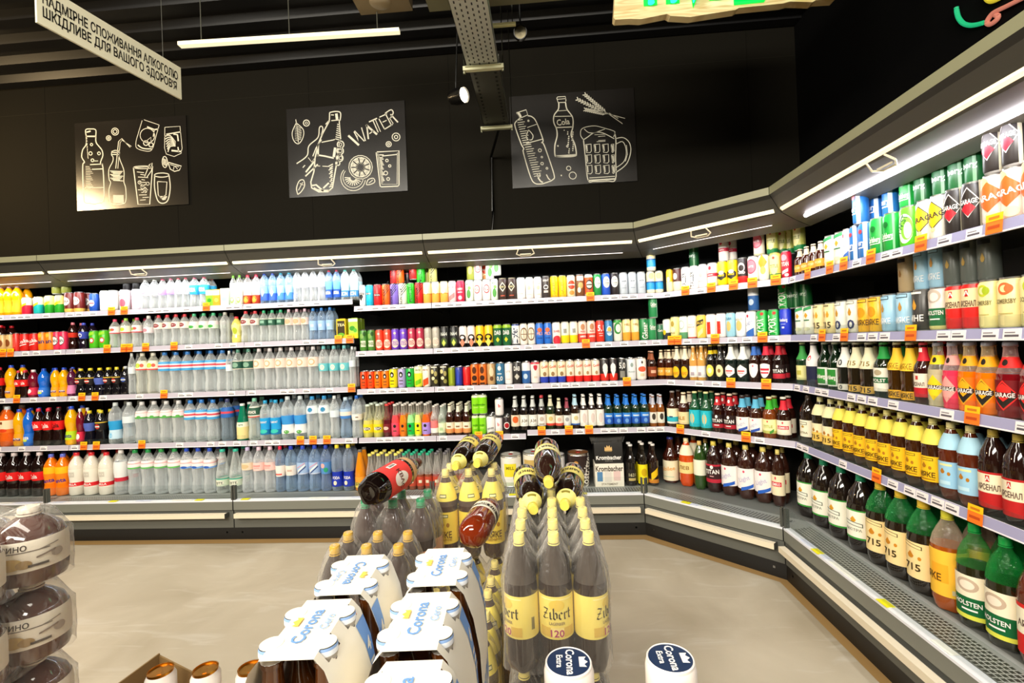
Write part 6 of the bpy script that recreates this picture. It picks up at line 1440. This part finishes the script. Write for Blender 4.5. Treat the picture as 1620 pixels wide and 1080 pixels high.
P0, P1, P2 = on_z(252, 1036, .60), on_z(312, 1057, .60), on_z(190, 1082, .60)
d1 = (P1 - P0).normalized(); d2 = (P2 - P0).normalized()
A = P0; Bq = P0 + d1 * .40; D = P0 + d2 * .30; Cq = Bq + d2 * .30
t = tag(empty('cardboard_tray', (A.x, A.y, .475)), 'open brown cardboard tray holding gold-topped cans', 'tray')
o3 = Vector((A.x, A.y, .475))


def wall(a, b, h0, h1, name):
    m = MB(); n = (b - a).cross(Vector((0, 0, 1))).normalized() * .002; vs = []
    for p, h in ((a, h0), (b, h1)):
        for s in (1, -1):
            for z in (0, h): vs.append(Vector((p.x, p.y, .475 + z)) + n * s - o3)
    m.add(vs, [(0, 1, 3, 2), (4, 6, 7, 5), (0, 4, 5, 1), (2, 3, 7, 6), (1, 5, 7, 3)], '#8c7048', 'matte'); m.build(name, t)


wall(A, Bq, .125, .085, 'wall'); wall(A, D, .130, .130, 'wall'); wall(D, Cq, .09, .08, 'wall'); wall(Bq, Cq, .085, .08, 'wall')
m = MB(); m.add([(p.x - o3.x, p.y - o3.y, .003) for p in (A, Bq, Cq, D)], [(0, 1, 2, 3)], '#a08458', 'matte'); m.build('bottom', t)
m = MB(); m.add([(p.x, p.y, z) for z in (0, .473) for p in (A, Bq, Cq, D)], [(0, 1, 5, 4), (1, 2, 6, 5), (2, 3, 7, 6), (3, 0, 4, 7), (4, 5, 6, 7)], '#6c5a40', 'matte')
tag(m.build('cardboard_stand'), 'brown cardboard stack below the open tray of cans', 'stand')
can('t_can', 'white can with gold top and red print', '#efe8e2', ('t', 'w', 0, .78, .12, '#d84858', .2), ('x', .5, .5, .5, .02, .06, '#c8c0b8'), h=.165, r=.031, lid='#c88a28', n=28)
for i, (px, py, w_) in enumerate(((254, 1058, 'in the corner of the tray'), (325, 1056, 'in the middle of the tray'), (396, 1054, 'beside the open carton end'))):
    p = on_z(px, py, .645); place_good('t_can', (p.x, p.y, .479), .5, (1, 1, 1), f"white can with a gold top {w_}", 'gold-topped cans in the tray')

# squat brown jars in film at the outer end
bottle('z_jar', 'squat brown bottle with white label', 'big', '#50261a', '#e8dcc8', [('label', .22, .62, '#efe6d4', [('t', 'ВИНО', -.35, .80, .17, '#3c302c'), ('r', 0, .66, 1.1, .03, '#6c6058'), ('x', .55, .72, .5, .03, .05, '#8c8074'), ('e', -.45, .30, .35, .20, '#c8ac70'), ('e', -.1, .25, .2, .14, '#a88c60'), ('e', .75, .42, .18, .14, '#a89c90'), ('x', .45, .48, .5, .06, .06, '#8c7c70'), ('r', .25, .18, .5, .08, '#4c4440')])], 'glass', .152, .0605, n=36)
GOODS['z_jar']['name'] = 'bottle'
pj = pt(46, 800, 1.0)
t = MB()
for k, (lz, ln) in enumerate(((.915, 'top'), (.760, 'second'), (.605, 'third'))):
    for i in range(2):
        for j in range(2):
            a, b = -i * .124, -j * .124
            place_good('z_jar', (pj.x + a, pj.y + b, lz), .80, (1, 1, 1), f"squat brown bottle, {('aisle side', 'outer side')[i]}, {('far', 'near')[j]}, {ln} layer of the wrapped stack", 'squat brown bottles in film')
    m = MB(); film(m, 2, 2, .124, .124, .152, low=.80, pad=0); tag(m.build('shrink_wrap', None, (pj.x - .062, pj.y - .062, lz), sharp=80), f'clear shrink film around the {ln} layer of squat bottles', 'packaging')
pallet('pallet', pj.x - .20, pj.x + .07, pj.y - .20, pj.y + .07, 0, 'wooden pallet under the squat brown bottles', h=.13)
m = MB(); m.box(pj.x - .186, pj.x + .062, pj.y - .186, pj.y + .062, .131, .604, '#5c4434', 'matte')
tag(m.build('cardboard_box'), 'brown box below the wrapped squat bottles', 'box')

# ---------------------------------------------------------------- on the wall and under the ceiling
CH = '#f0ecd8'


def poster(x0, x1, z0, z1, label, sx, top, bot, x_a, draw):
    Wd, Hd = x1 - x0, z1 - z0
    t = tag(empty('poster', (x0, YW - .012, z0)), label, 'poster', 'black chalk-drawing posters')
    m = MB(); m.box(0, Wd, 0, .010, 0, Hd, '#1e1b18', 'poster'); m.build('panel', t)
    d = MB()

    def pl(zx, zy):
        s = (zx - x_a) / sx; tp = top[0] + (top[1] - top[0]) * s; bt = bot[0] + (bot[1] - bot[0]) * s
        return (s * Wd, -.0008, (1 - (zy - tp) / (bt - tp)) * Hd)
    draw(d, pl); d.build('chalk_drawing', t)


def cur(pts, n=5):
    """smooth curve through points (Catmull-Rom)"""
    P = [Vector(p) for p in pts]; out = []
    for i in range(len(P) - 1):
        a = P[max(i - 1, 0)]; b = P[i]; c = P[i + 1]; e = P[min(i + 2, len(P) - 1)]
        for k in range(n):
            s = k / n; out.append(.5 * ((2 * b) + (c - a) * s + (2 * a - 5 * b + 4 * c - e) * s * s + (3 * b - a - 3 * c + e) * s ** 3))
    out.append(P[-1]); return out


def circ(x, y, r, n=18, ry=None, a0=0, a1=2 * PI): return [(x + r * math.cos(a0 + (a1 - a0) * k / n), y + (ry or r) * math.sin(a0 + (a1 - a0) * k / n)) for k in range(n + 1)]


def draw1(d, pl):
    S = lambda p, w=8: d.stroke(p, w, pl, CH, 'paper')
    S(cur([(215, 195), (212, 140), (255, 132), (298, 140), (298, 195), (300, 250), (345, 310), (352, 360), (330, 420), (350, 460), (352, 700), (335, 755), (300, 762), (260, 770), (225, 762), (185, 755), (175, 700), (175, 450), (192, 415), (170, 370), (180, 310), (212, 262), (215, 195)]), 9)
    S([(213, 195), (298, 195)], 12); S([(218, 160), (255, 150)], 12)
    S([(240, 435), (350, 430)], 8); S([(255, 475), (345, 472)]); S([(190, 630), (350, 630)], 6)
    for k in range(14): S([(200, 450 + k * 14), (235 + (k * 37) % 30, 452 + k * 14)], 4)
    for k in range(8): S([(222, 210 + k * 22), (212 + k * 2, 230 + k * 22)], 5)
    for (x, y, r) in ((247, 340, 14), (320, 340, 12), (262, 398, 12), (258, 265, 10), (465, 155, 30), (465, 155, 16), (408, 210, 20), (408, 210, 8)): S(circ(x, y, r), 7)
    S([(275, 404), (310, 404)], 6)
    S(cur([(430, 325), (428, 355), (440, 372), (436, 410), (400, 480), (400, 560), (412, 590), (396, 650), (400, 740), (420, 772), (510, 772), (538, 740), (540, 640), (526, 580), (530, 490), (500, 400), (492, 360), (496, 325), (462, 315), (430, 325)]), 7)
    S([(430, 350), (495, 350)], 8); S([(430, 332), (495, 332)], 8)
    S([(460, 470), (492, 240), (520, 215), (590, 290)], 7); S([(478, 470), (505, 250), (522, 228), (600, 282)], 5)
    for k in range(9): S([(410 + (k % 3) * 12, 490 + k * 10), (520 - (k % 4) * 9, 496 + k * 10)], 7)
    for k in range(7): S([(430, 700 + k * 10), (520, 702 + k * 10)], 8)
    S([(715, 55), (843, 100)], 5); S(cur([(700, 60), (660, 180), (640, 250), (650, 300), (740, 325), (780, 300), (812, 200), (843, 100)]), 5); S(circ(740, 190, 62), 6); S([(740, 115), (800, 140), (835, 135)], 12)
    S([(800, 140), (790, 200)], 8)
    S(circ(725, 255, 20), 8); S(circ(768, 270, 18), 8); S([(725, 240), (770, 205), (768, 255)], 5); S(cur([(655, 270), (700, 300), (780, 305)]), 10)
    S([(890, 120), (1018, 112), (1030, 300), (1020, 345), (960, 372), (895, 350), (882, 300), (890, 120)], 5); S([(900, 180), (1024, 160)], 10); S([(960, 178), (995, 185), (1000, 240)], 12)
    for k in range(7): S(cur([(885 + k * 4, 200 + k * 22), (930, 190 + k * 16), (975, 245 + k * 6)]), 8)
    S([(940, 320), (1024, 330)], 14); S([(995, 290), (1000, 330)], 10)
    S(circ(880, 418, 22, ry=48), 7)
    for k in range(5): S([(868 + k * 6, 385 + k * 3), (868 + k * 6, 440 + k * 4)], 4)
    S([(905, 420), (1018, 455), (1000, 490), (960, 500), (925, 480), (905, 420)], 8); S([(922, 440), (998, 462)], 5); S([(960, 450), (950, 485)], 5); S([(960, 450), (985, 480)], 5)
    S([(612, 465), (640, 778), (740, 778), (775, 455), (612, 465)], 9); S(circ(692, 462, 80, ry=12), 6); S([(705, 540), (748, 440), (772, 425), (765, 490), (725, 545)], 7)
    for k in range(12): S([(640 + (k * 29) % 50, 500 + k * 22), (700 + (k * 17) % 45, 508 + k * 21)], 6)
    for k in range(6): S(circ(660 + (k * 23) % 70, 590 + (k * 31) % 80, 14, n=8), 6)
    S(cur([(790, 535), (786, 640), (808, 745), (850, 772), (895, 745), (918, 640), (912, 535)]), 9); S(circ(850, 530, 62, ry=18), 8); S([(812, 585), (815, 700), (838, 730), (880, 700), (892, 590), (812, 585)], 7)
    for k in range(6): S([(820 + k * 6, 712 + k * 6), (890 - k * 3, 715 + k * 5)], 6)


def draw2(d, pl):
    S = lambda p, w=8: d.stroke(p, w, pl, CH, 'paper')
    S(cur([(388, 180), (350, 260), (360, 330), (400, 360), (440, 310), (446, 240), (388, 180)]), 7); S([(384, 150), (392, 200), (400, 350)], 6)
    for k in range(9): S([(400, 215 + k * 14), (432 - abs(k - 4) * 2, 205 + k * 14)], 5); S([(398, 222 + k * 14), (372, 214 + k * 14)], 3)
    S(circ(475, 184, 26), 8); S(circ(475, 184, 10), 5)
    S(cur([(678, 100), (725, 92), (770, 104), (766, 165), (758, 180), (765, 330)]), 9); S([(678, 100), (674, 165), (640, 200)], 9); S([(690, 170), (755, 165)], 8); S([(690, 120), (715, 122)], 8); S([(735, 110), (740, 160)], 22)
    S([(674, 170), (610, 280), (570, 370), (540, 480), (525, 600), (495, 690), (500, 740), (560, 775), (640, 775), (680, 740), (700, 640), (735, 480), (755, 330)], 11)
    S([(560, 460), (620, 470), (700, 490)], 13); S([(600, 352), (700, 335), (715, 330)], 8); S([(570, 370), (565, 470)], 14); S([(715, 400), (700, 480)], 22)
    for k in range(8): S([(740 - k * 3, 200 + k * 18), (758, 210 + k * 18)], 8)
    for k in range(12): S([(650 + (k * 11) % 20, 560 + k * 16), (690 - k, 540 + k * 17)], 9)
    S([(550, 552), (580, 555)], 6); S([(600, 556), (650, 560)], 6)
    for y in (375, 430, 490): S(circ(762 - (y - 375) * .1, y, 28, ry=30), 9); S(circ(758, y, 14), 5)
    S(circ(732, 535, 18), 8)
    S(cur([(378, 530), (470, 465), (490, 380), (570, 310), (585, 230), (605, 215), (615, 240), (600, 290)]), 9); S([(430, 565), (450, 545)], 8); S([(450, 640), (560, 540)], 12); S([(455, 605), (530, 515)], 14); S([(480, 480), (510, 520), (540, 480)], 5); S([(520, 470), (550, 400), (600, 330)], 8)
    S([(505, 720), (540, 715), (600, 770)], 14); S([(600, 745), (650, 700)], 14); S(cur([(520, 740), (560, 760), (650, 765)]), 12)
    S(cur([(378, 795), (370, 740), (395, 680), (432, 672), (440, 720), (410, 770), (378, 795)]), 8); S([(385, 760), (425, 690)], 6); S([(400, 700), (430, 715)], 6)
    for (x, y, r) in ((925, 572, 100), (925, 572, 84)): S(circ(x, y, r), 6)
    for k in range(9):
        a = k * 2 * PI / 9; c, s = math.cos(a), math.sin(a)
        for w in (-.22, -.07, .07, .22): S([(925 + 22 * c, 572 + 22 * s), (925 + 72 * math.cos(a + w), 572 + 72 * math.sin(a + w))], 6)
        S([(925 + 74 * math.cos(a - .28), 572 + 74 * math.sin(a - .28)), (925 + 78 * c, 572 + 78 * s), (925 + 74 * math.cos(a + .28), 572 + 74 * math.sin(a + .28))], 7)
    S(circ(858, 665, 105, a0=.15, a1=3.9), 6); S(circ(858, 660, 86, a0=.1, a1=3.9), 5)
    for k in range(10): a = .5 + k * .3; S([(858 + 22 * math.cos(a), 662 + 22 * math.sin(a)), (858 + 72 * math.cos(a), 662 + 66 * math.sin(a))], 8)
    S(cur([(968, 722), (985, 680), (1030, 668), (1040, 700), (1000, 720), (968, 722)]), 7); S([(990, 708), (1025, 682)], 6)
    for (x, y, r) in ((1234, 323, 33), (1234, 323, 14), (1170, 382, 22), (1170, 382, 9), (1150, 520, 11), (1172, 566, 10), (1136, 626, 16), (1155, 676, 12)): S(circ(x, y, r), 7)
    S([(1062, 450), (1085, 735), (1095, 742), (1235, 738), (1244, 728), (1254, 440), (1068, 446)], 9); S([(1075, 458), (1100, 720), (1228, 722), (1240, 455)], 5); S([(1075, 485), (1240, 470)], 8)
    for k in range(20): S([(1085 + k, 470 + k * 12), (1125 - (k * 13) % 18, 472 + k * 12)], 8)
    # WATER, slanting upwards in open strokes
    S([(830, 300), (918, 385)], 18); S([(880, 268), (920, 350), (905, 305)], 10); S([(885, 262), (965, 352)], 9); S([(945, 235), (975, 350)], 9)
    S([(990, 210), (1000, 335)], 12); S([(985, 215), (1075, 298)], 17); S([(1010, 290), (1045, 265)], 9)
    S([(1010, 190), (1080, 160)], 11); S([(1045, 180), (1085, 280)], 9); S([(1065, 172), (1105, 275)], 7)
    S([(1095, 165), (1140, 255)], 9); S([(1100, 152), (1165, 125)], 9); S([(1125, 195), (1160, 180)], 8); S([(1140, 255), (1210, 215)], 10)
    S([(1150, 120), (1200, 225)], 9); S(cur([(1150, 120), (1200, 92), (1218, 118), (1195, 160)]), 9); S([(1195, 130), (1255, 200)], 12); S([(1185, 160), (1215, 210)], 6)


def draw3(d, pl):
    S = lambda p, w=8: d.stroke(p, w, pl, CH, 'paper')
    S([(212, 320), (296, 294), (308, 338), (240, 366), (212, 320)], 7); S([(225, 318), (245, 358)], 26)
    S(cur([(240, 366), (200, 400), (196, 440), (240, 580), (262, 625), (258, 660), (310, 860), (345, 918), (400, 925), (440, 915), (500, 890), (512, 840), (440, 600), (418, 575), (430, 548), (380, 400), (345, 355), (308, 345)]), 9)
    S([(300, 445), (380, 418)], 6); S([(285, 580), (425, 545)], 7)
    S(cur([(310, 465), (345, 510), (335, 548), (300, 545), (288, 520), (310, 465)]), 7)
    for k in range(26):
        y = 385 + k * 19; x = 212 + k * 4.3 if k < 12 else 212 + k * 5.2; S([(x, y), (x + 50 + (k * 13) % 25, y - 8)], 6)
    for (x, y, r) in ((400, 640, 13), (415, 697, 7), (415, 752, 11), (455, 793, 8), (382, 852, 14), (640, 794, 18), (672, 856, 30), (575, 854, 3), (312, 388, 6)): S(circ(x, y, r), 6)
    S(cur([(375, 870), (395, 900), (415, 912)]), 12); S(cur([(448, 845), (465, 880), (480, 890)]), 9)
    S(cur([(578, 235), (572, 290), (535, 340), (528, 400), (550, 460), (552, 520), (530, 600), (528, 680), (545, 692), (620, 696), (695, 690), (710, 670), (700, 590), (672, 510), (690, 440), (690, 360), (645, 290), (636, 235)]), 10)
    S([(562, 195), (570, 186), (635, 182), (640, 215), (636, 232), (572, 234), (562, 195)], 6); S([(566, 206), (640, 200)], 5); S([(568, 305), (648, 300)], 4); S([(540, 352), (680, 350)], 6); S([(545, 447), (680, 442)], 9)
    S([(535, 690), (705, 680)], 12)
    d.text('Cola', lambda x, z: pl(608 + x, 398 - z), 0, 0, 52, CH, 'paper', rot=.12, maxw=112)
    for k in range(22): S(circ(615 + (k * 37) % 75, 470 + (k * 53) % 195, 3 + k % 3, n=6), 5)
    S(circ(637, 607, 8), 5); S(circ(556, 603, 5), 4)
    # ears of barley
    for (x0, y0, x1, y1) in ((800, 165, 985, 330), (735, 205, 985, 335), (800, 295, 985, 335)):
        dx, dy = x1 - x0, y1 - y0; L = math.hypot(dx, dy); ux, uy = dx / L, dy / L
        S([(x0, y0), (x1, y1)], 4)
        for k in range(11):
            px_, py_ = x0 + dx * (.05 + k * .085), y0 + dy * (.05 + k * .085)
            S([(px_, py_), (px_ - ux * 22 - uy * 15, py_ - uy * 22 + ux * 15)], 8); S([(px_, py_), (px_ - ux * 22 + uy * 15, py_ - uy * 22 - ux * 15)], 8)
    S([(985, 330), (1132, 372)], 6); S([(985, 325), (1110, 418)], 6); S([(1000, 325), (1075, 372)], 5)
    # mug
    S(cur([(775, 550), (785, 700), (800, 895), (850, 908), (960, 906), (1032, 892), (1040, 700), (1048, 560), (1040, 490)]), 8)
    S(cur([(775, 552), (752, 510), (770, 455), (870, 434), (960, 455), (1035, 480), (1042, 500), (1030, 530)]), 6); S(cur([(785, 460), (820, 490), (870, 492), (960, 462)]), 6); S(cur([(775, 552), (810, 530), (870, 492), (940, 495), (1035, 545)]), 7)
    for r in range(3):
        for c in range(4):
            x = 790 + c * 72; y = 595 + r * 90; w_ = 48 if c < 3 else 22
            S([(x, y), (x + w_, y - 6), (x + w_, y + 55), (x + w_ - 12, y + 68), (x + 6, y + 66), (x, y)], 6); S([(x + 8, y + 5), (x + 10, y + 55)], 14)
    S([(812, 878), (1028, 866)], 6); S([(800, 900), (1030, 888)], 12)
    for y in (510, 525, 560, 570): S([(900 - (y % 7) * 5, y), (960 + (y % 5) * 8, y - 4)], 4)
    S(cur([(1045, 545), (1110, 536), (1160, 580), (1168, 660), (1130, 760), (1050, 825), (1040, 820)]), 7); S(cur([(1050, 590), (1100, 570), (1125, 610), (1130, 680), (1105, 745), (1045, 790)]), 6)
    S([(1135, 600), (1140, 680), (1120, 740)], 5)


poster(-4.53, -3.375, 2.843, 3.706, 'black poster with chalk bottles, straw and glasses, lamp glare below', 955, (86, 16), (826, 783), 115, draw1)
poster(-2.367, -1.220, 2.843, 3.690, 'black poster with chalk hand holding bottle and word of water', 1010, (60, 16), (823, 777), 305, draw2)
poster(-.236, .896, 2.803, 3.650, 'black poster with chalk cola bottle, barley and beer mug', 1061, (184, 108), (961, 907), 154, draw3)

# white hanging board about alcohol and health
pr, pl_ = pt(287, 141, 3.2), pt(57, -16, 2.42)
zc = (pr.z + pl_.z) / 2 - .01; dv = Vector((pr.x - pl_.x, pr.y - pl_.y, 0)); L = dv.length; ang = math.atan2(dv.y, dv.x)
t = tag(empty('hanging_sign', (pl_.x, pl_.y, zc), ang), 'long white hanging board with two lines of black lettering', 'sign')
m = MB(); m.box(0, L, 0, .012, -.108, .108, '#ece8cc', 'paper')
pf = lambda x, z: (x, -.0012, z)
m.text("НАДМІРНЕ СПОЖИВАННЯ АЛКОГОЛЮ", pf, L / 2, .036, .054, '#14130f', 'paper', maxw=L - .05)
m.text("ШКІДЛИВЕ ДЛЯ ВАШОГО ЗДОРОВ'Я", pf, L / 2 - .005, -.036, .054, '#14130f', 'paper', maxw=L - .06)
m.build('board', t)
for x in (.12, L - .12):
    m = MB(); m.tube([(x, .006, .105), (x, .006, HC - .062 - zc)], .0015, '#60605a', 'plastic', 5); m.build('wire', t)

# pine board with neon word
xa, xb, yn = .453, 1.684, 2.66
S3 = (xb - xa) / 355.
fx = lambda zx: xa + (zx / 3.857 - 32) * S3; fz = lambda zy: 3.247 - zy / 3.857 * S3 * 1.03
pts = [(125, 118), (135, 130), (225, 132), (290, 140), (450, 122), (470, 135), (590, 152), (720, 142), (860, 132), (880, 122), (1140, 118), (1180, 110), (1310, 125), (1330, 115), (1440, 118), (1488, 75), (1492, 0)]
out = [(fx(a), fz(b) + .028) for a, b in pts]; top = [(xb + .0, 3.78), (1.2, 3.80), (.8, 3.77), (xa + .06, 3.79)]
poly = out + top
n = len(poly); t = tag(empty('wooden_sign', (0, yn, 0)), 'pine board sign with glowing turquoise neon word hanging above the coolers', 'sign')
m = MB(); m.add([(x, 0, z) for x, z in poly] + [(x, .05, z) for x, z in poly], [tuple(range(n)), tuple(range(n, 2 * n))[::-1]] + [(i, n + i, n + (i + 1) % n, (i + 1) % n) for i in range(n)], '#fff', 'pine')
m.build('board', t, sharp=20)
LB_, LT = fz(36), fz(36) + .30
LET = [[[(1031, 0), (1031, 1), (1066, 1), (1066, 0)]], [[(1097, 1), (1097, 0), (1133, 1), (1133, 0)]],
       [[(1160, 0), (1160, 1), (1196, 1), (1207, .78), (1196, .54), (1164, .54), (1204, .50), (1218, .26), (1202, 0), (1160, 0)]],
       [[(1262 + 24 * math.cos(a), .5 + .5 * math.sin(a)) for a in [2 * PI * k / 20 for k in range(21)]]]]
for lt in LET:
    for st in lt:
        P3 = [(xa + (x - 972) * S3, z * (LT - LB_) + LB_) for x, z in st]
        m = MB(); m.stroke(P3, .074, lambda a, b: (a, -.004, b), '#fff', 'halo_green'); m.build('letter_halo', t)  # flat emissive stroke painting the green halo behind the tube
        m = MB(); m.tube([(a, -.024, b) for a, b in P3], .018, '#fff', 'neon_cyan', 8); m.build('neon_letter', t)
for x in (.7, 1.45):
    m = MB(); m.tube([(x, .02, 3.75), (x, .02, HC - .062)], .003, '#40403c', 'plastic', 5); m.build('chain', t)


def on_x(px, py, x):
    r = ray(px, py); return EYE + r * (x / r.x)


def wall_neon(name, pxs, mat, label, r=.011):
    m = MB(); m.tube([on_x(a, b, XW - .02) for a, b in cur(pxs, 4)], r, '#fff', mat, 8); tag(m.build(name), label, 'neon')


wall_neon('neon_tube', [(1513, 12), (1514, 20), (1517, 29), (1524, 37), (1534, 40), (1545, 39), (1556, 36)], 'neon_sea', 'green neon stroke on the black side wall')
wall_neon('neon_tube', [(1632, -10), (1612, 0), (1592, 10), (1572, 20), (1563, 31), (1562, 37), (1568, 38), (1577, 31), (1579, 25), (1575, 24)], 'neon_rose', 'rose neon loop on the black side wall')
wall_neon('neon_tube', [(1558, -14), (1561, -2), (1568, 2), (1580, -2), (1590, -10)], 'neon_yellow', 'yellow neon arc at the upper edge of the side wall')

# perforated cable tray
t = tag(empty('cable_tray', (-.325, 0, 3.15)), 'perforated grey cable tray running towards the back wall', 'cable tray')
m = MB(); m.box(-.10, .10, 1.2, 2.99, 0, .002, '#fff', 'perforated'); m.box(-.10, -.098, 1.2, 2.99, .0, .06, '#fff', 'perforated'); m.box(.098, .10, 1.2, 2.99, .0, .06, '#fff', 'perforated'); m.build('tray_near', t)
m = MB(); m.box(-.095, .105, 2.99, 3.84, .01, .012, '#4a4a44', 'paint'); m.box(-.095, -.093, 2.99, 3.84, .01, .07, '#77776c', 'paint'); m.box(.103, .105, 2.99, 3.84, .01, .07, '#77776c', 'paint')  # far length gets less light: that shade is put into its darker colour
for k in range(16): m.box(-.07 + .0, -.055, 3.03 + k * .05, 3.05 + k * .05, .0085, .0098, '#1c1c1a', 'paint'); m.box(.065, .08, 3.03 + k * .05, 3.05 + k * .05, .0085, .0098, '#1c1c1a', 'paint')
m.build('tray_far', t)
for y in (2.97, 3.81):
    m = MB(); m.box(-.125, .135, y, y + .03, -.028, -.002, '#d8d8b4', 'paint'); m.box(-.11, .12, y - .012, y, -.012, -.008, '#b0b090', 'paint')
    for x in (-.12, .13): m.lathe([(.008, -.045), (.008, -.03)], 6, '#d0d0b0', 'metal', tf=lambda p, x=x, y=y: p + Vector((x, y + .015, 0)))
    m.build('cross_bar', t)
    for x in (-.12, .13):
        m = MB(); m.tube([(x, y + .015, 0), (x, y + .015, HC - .062 - 3.15)], .004, '#55564c', 'metal', 6); m.build('threaded_rod', t)
m = MB(); a = on_y(775, 203, YW - .03); b = on_y(775, 358, YW - .03)
m.tube([(-.30, 3.84, 3.14), (a.x, YW - .03, 3.10), (a.x, YW - .03, 2.6), (b.x, YW - .03, 2.21)], .012, '#050505', 'plastic', 8)
tag(m.build('power_cable'), 'thick black cable dropping from the tray down the back wall', 'cable')

# slim lamp batten, beige units, spotlights
a, b = pt(284, 71, 3.2), pt(632, 49, 3.2)
t = tag(empty('lamp_batten', a), 'long slim cream lamp batten under the corrugated ceiling', 'lamp')
d = b - a; m = MB(); ln = Vector((d.x, d.y, 0)).length; an = math.atan2(d.y, d.x)
rm = Matrix.Rotation(an, 3, 'Z'); dz = d.z / ln
m.box(0, ln, -.02, .02, -.012, .012, '#efe6bc', 'strip_cream', tf=lambda p: rm @ Vector((p.x, p.y, p.z + p.x * dz))); m.build('tube', t)
for f in (.1, .5, .9):
    m = MB(); q = rm @ Vector((ln * f, 0, ln * f * dz)); m.tube([q, q + Vector((0, 0, HC - .062 - a.z - ln * f * dz))], .003, '#55554c', 'plastic', 5); m.build('hanger', t)
p = pt(592, 0, 3.0); t = tag(empty('ceiling_unit', (p.x, p.y, p.z + .085)), 'beige air unit with round outlet hanging above the lamp batten', 'unit')
m = MB(); m.box(-.17, .19, 0, .22, -.015, .22, '#84745a', 'matte'); m.build('housing', t)
m = MB(); m.lathe([(.06, -.022), (.075, -.014)], 20, '#94846a', 'plastic', tf=lambda v: v + Vector((.0, .12, 0))); m.build('outlet', t)
m = MB(); m.tube([(0, .25, .2), (0, .25, HC - .062 - t.location.z)], .006, '#444', 'plastic', 6); m.build('hanger', t)
a = pt(672, 4, 2.7); b = pt(960, -8, 2.7)
m = MB(); m.box(a.x, b.x, a.y, a.y + .12, a.z + .03, a.z + .16, '#76735a', 'matte'); m.box(a.x, b.x, a.y - .004, a.y, a.z + .06, a.z + .066, '#d8d020', 'paper')
for x in (a.x + .2, b.x - .2): m.box(x, x + .02, a.y + .05, a.y + .07, a.z + .1, HC - .05, '#555048', 'matte')
tag(m.build('duct'), 'beige duct with yellow line crossing below the ceiling', 'duct')


def spotlight(loc, aim, label, r=.055, ln=.13, face='#f8f0d8', fm='lamp_face'):
    z = (Vector(aim) - Vector(loc)).normalized(); q = z.to_track_quat('Z', 'Y').to_matrix()
    t = tag(empty('spotlight', loc), label, 'spotlight', 'black ceiling spotlights')
    T = lambda v: q @ v
    m = MB(); m.lathe([(r * .5, -ln), (r * .8, -ln * .95), (r, -ln * .6), (r, 0), (r * .92, 0), (r * .88, -.02)], 24, '#0c0b0a', 'plastic', tf=T); m.build('housing', t)
    m = MB(); m.lathe([(.0005, -.016), (r * .86, -.012)], 24, face, fm, tf=T, cap=False); m.build('lamp_face', t)
    m = MB(); m.tube([q @ Vector((0, 0, -ln * .6)), q @ Vector((0, 0, -ln * .6)) + Vector((0, 0, .10)), Vector((0, 0, HC - .062 - loc[2]))], .006, '#121210', 'plastic', 6); m.build('stem', t)


p = pt(735, 150, 3.3); spotlight(p, p + Vector((1.0, -.62, -.18)), 'black spotlight beside the tray, white face turned aside')
p = pt(823, 50, 3.0); spotlight(p, p + Vector((0, -1, -.35)), 'black spotlight below the cream bar, reflector towards the viewer', .042, .1, '#3c382c', 'metal')
a, b = pt(764, 42, 2.98), pt(816, 39, 2.98)
m = MB(); m.box(a.x, b.x, a.y - .01, a.y + .01, a.z - .01, a.z + .008, '#e8e2a8', 'paint')
for x in (a.x + .02, b.x - .02): m.box(x - .003, x + .003, a.y - .003, a.y + .003, a.z, HC - .05, '#3c3c34', 'paint')
tag(m.build('support_bar'), 'short cream support bar crossing the cable tray', 'bar')
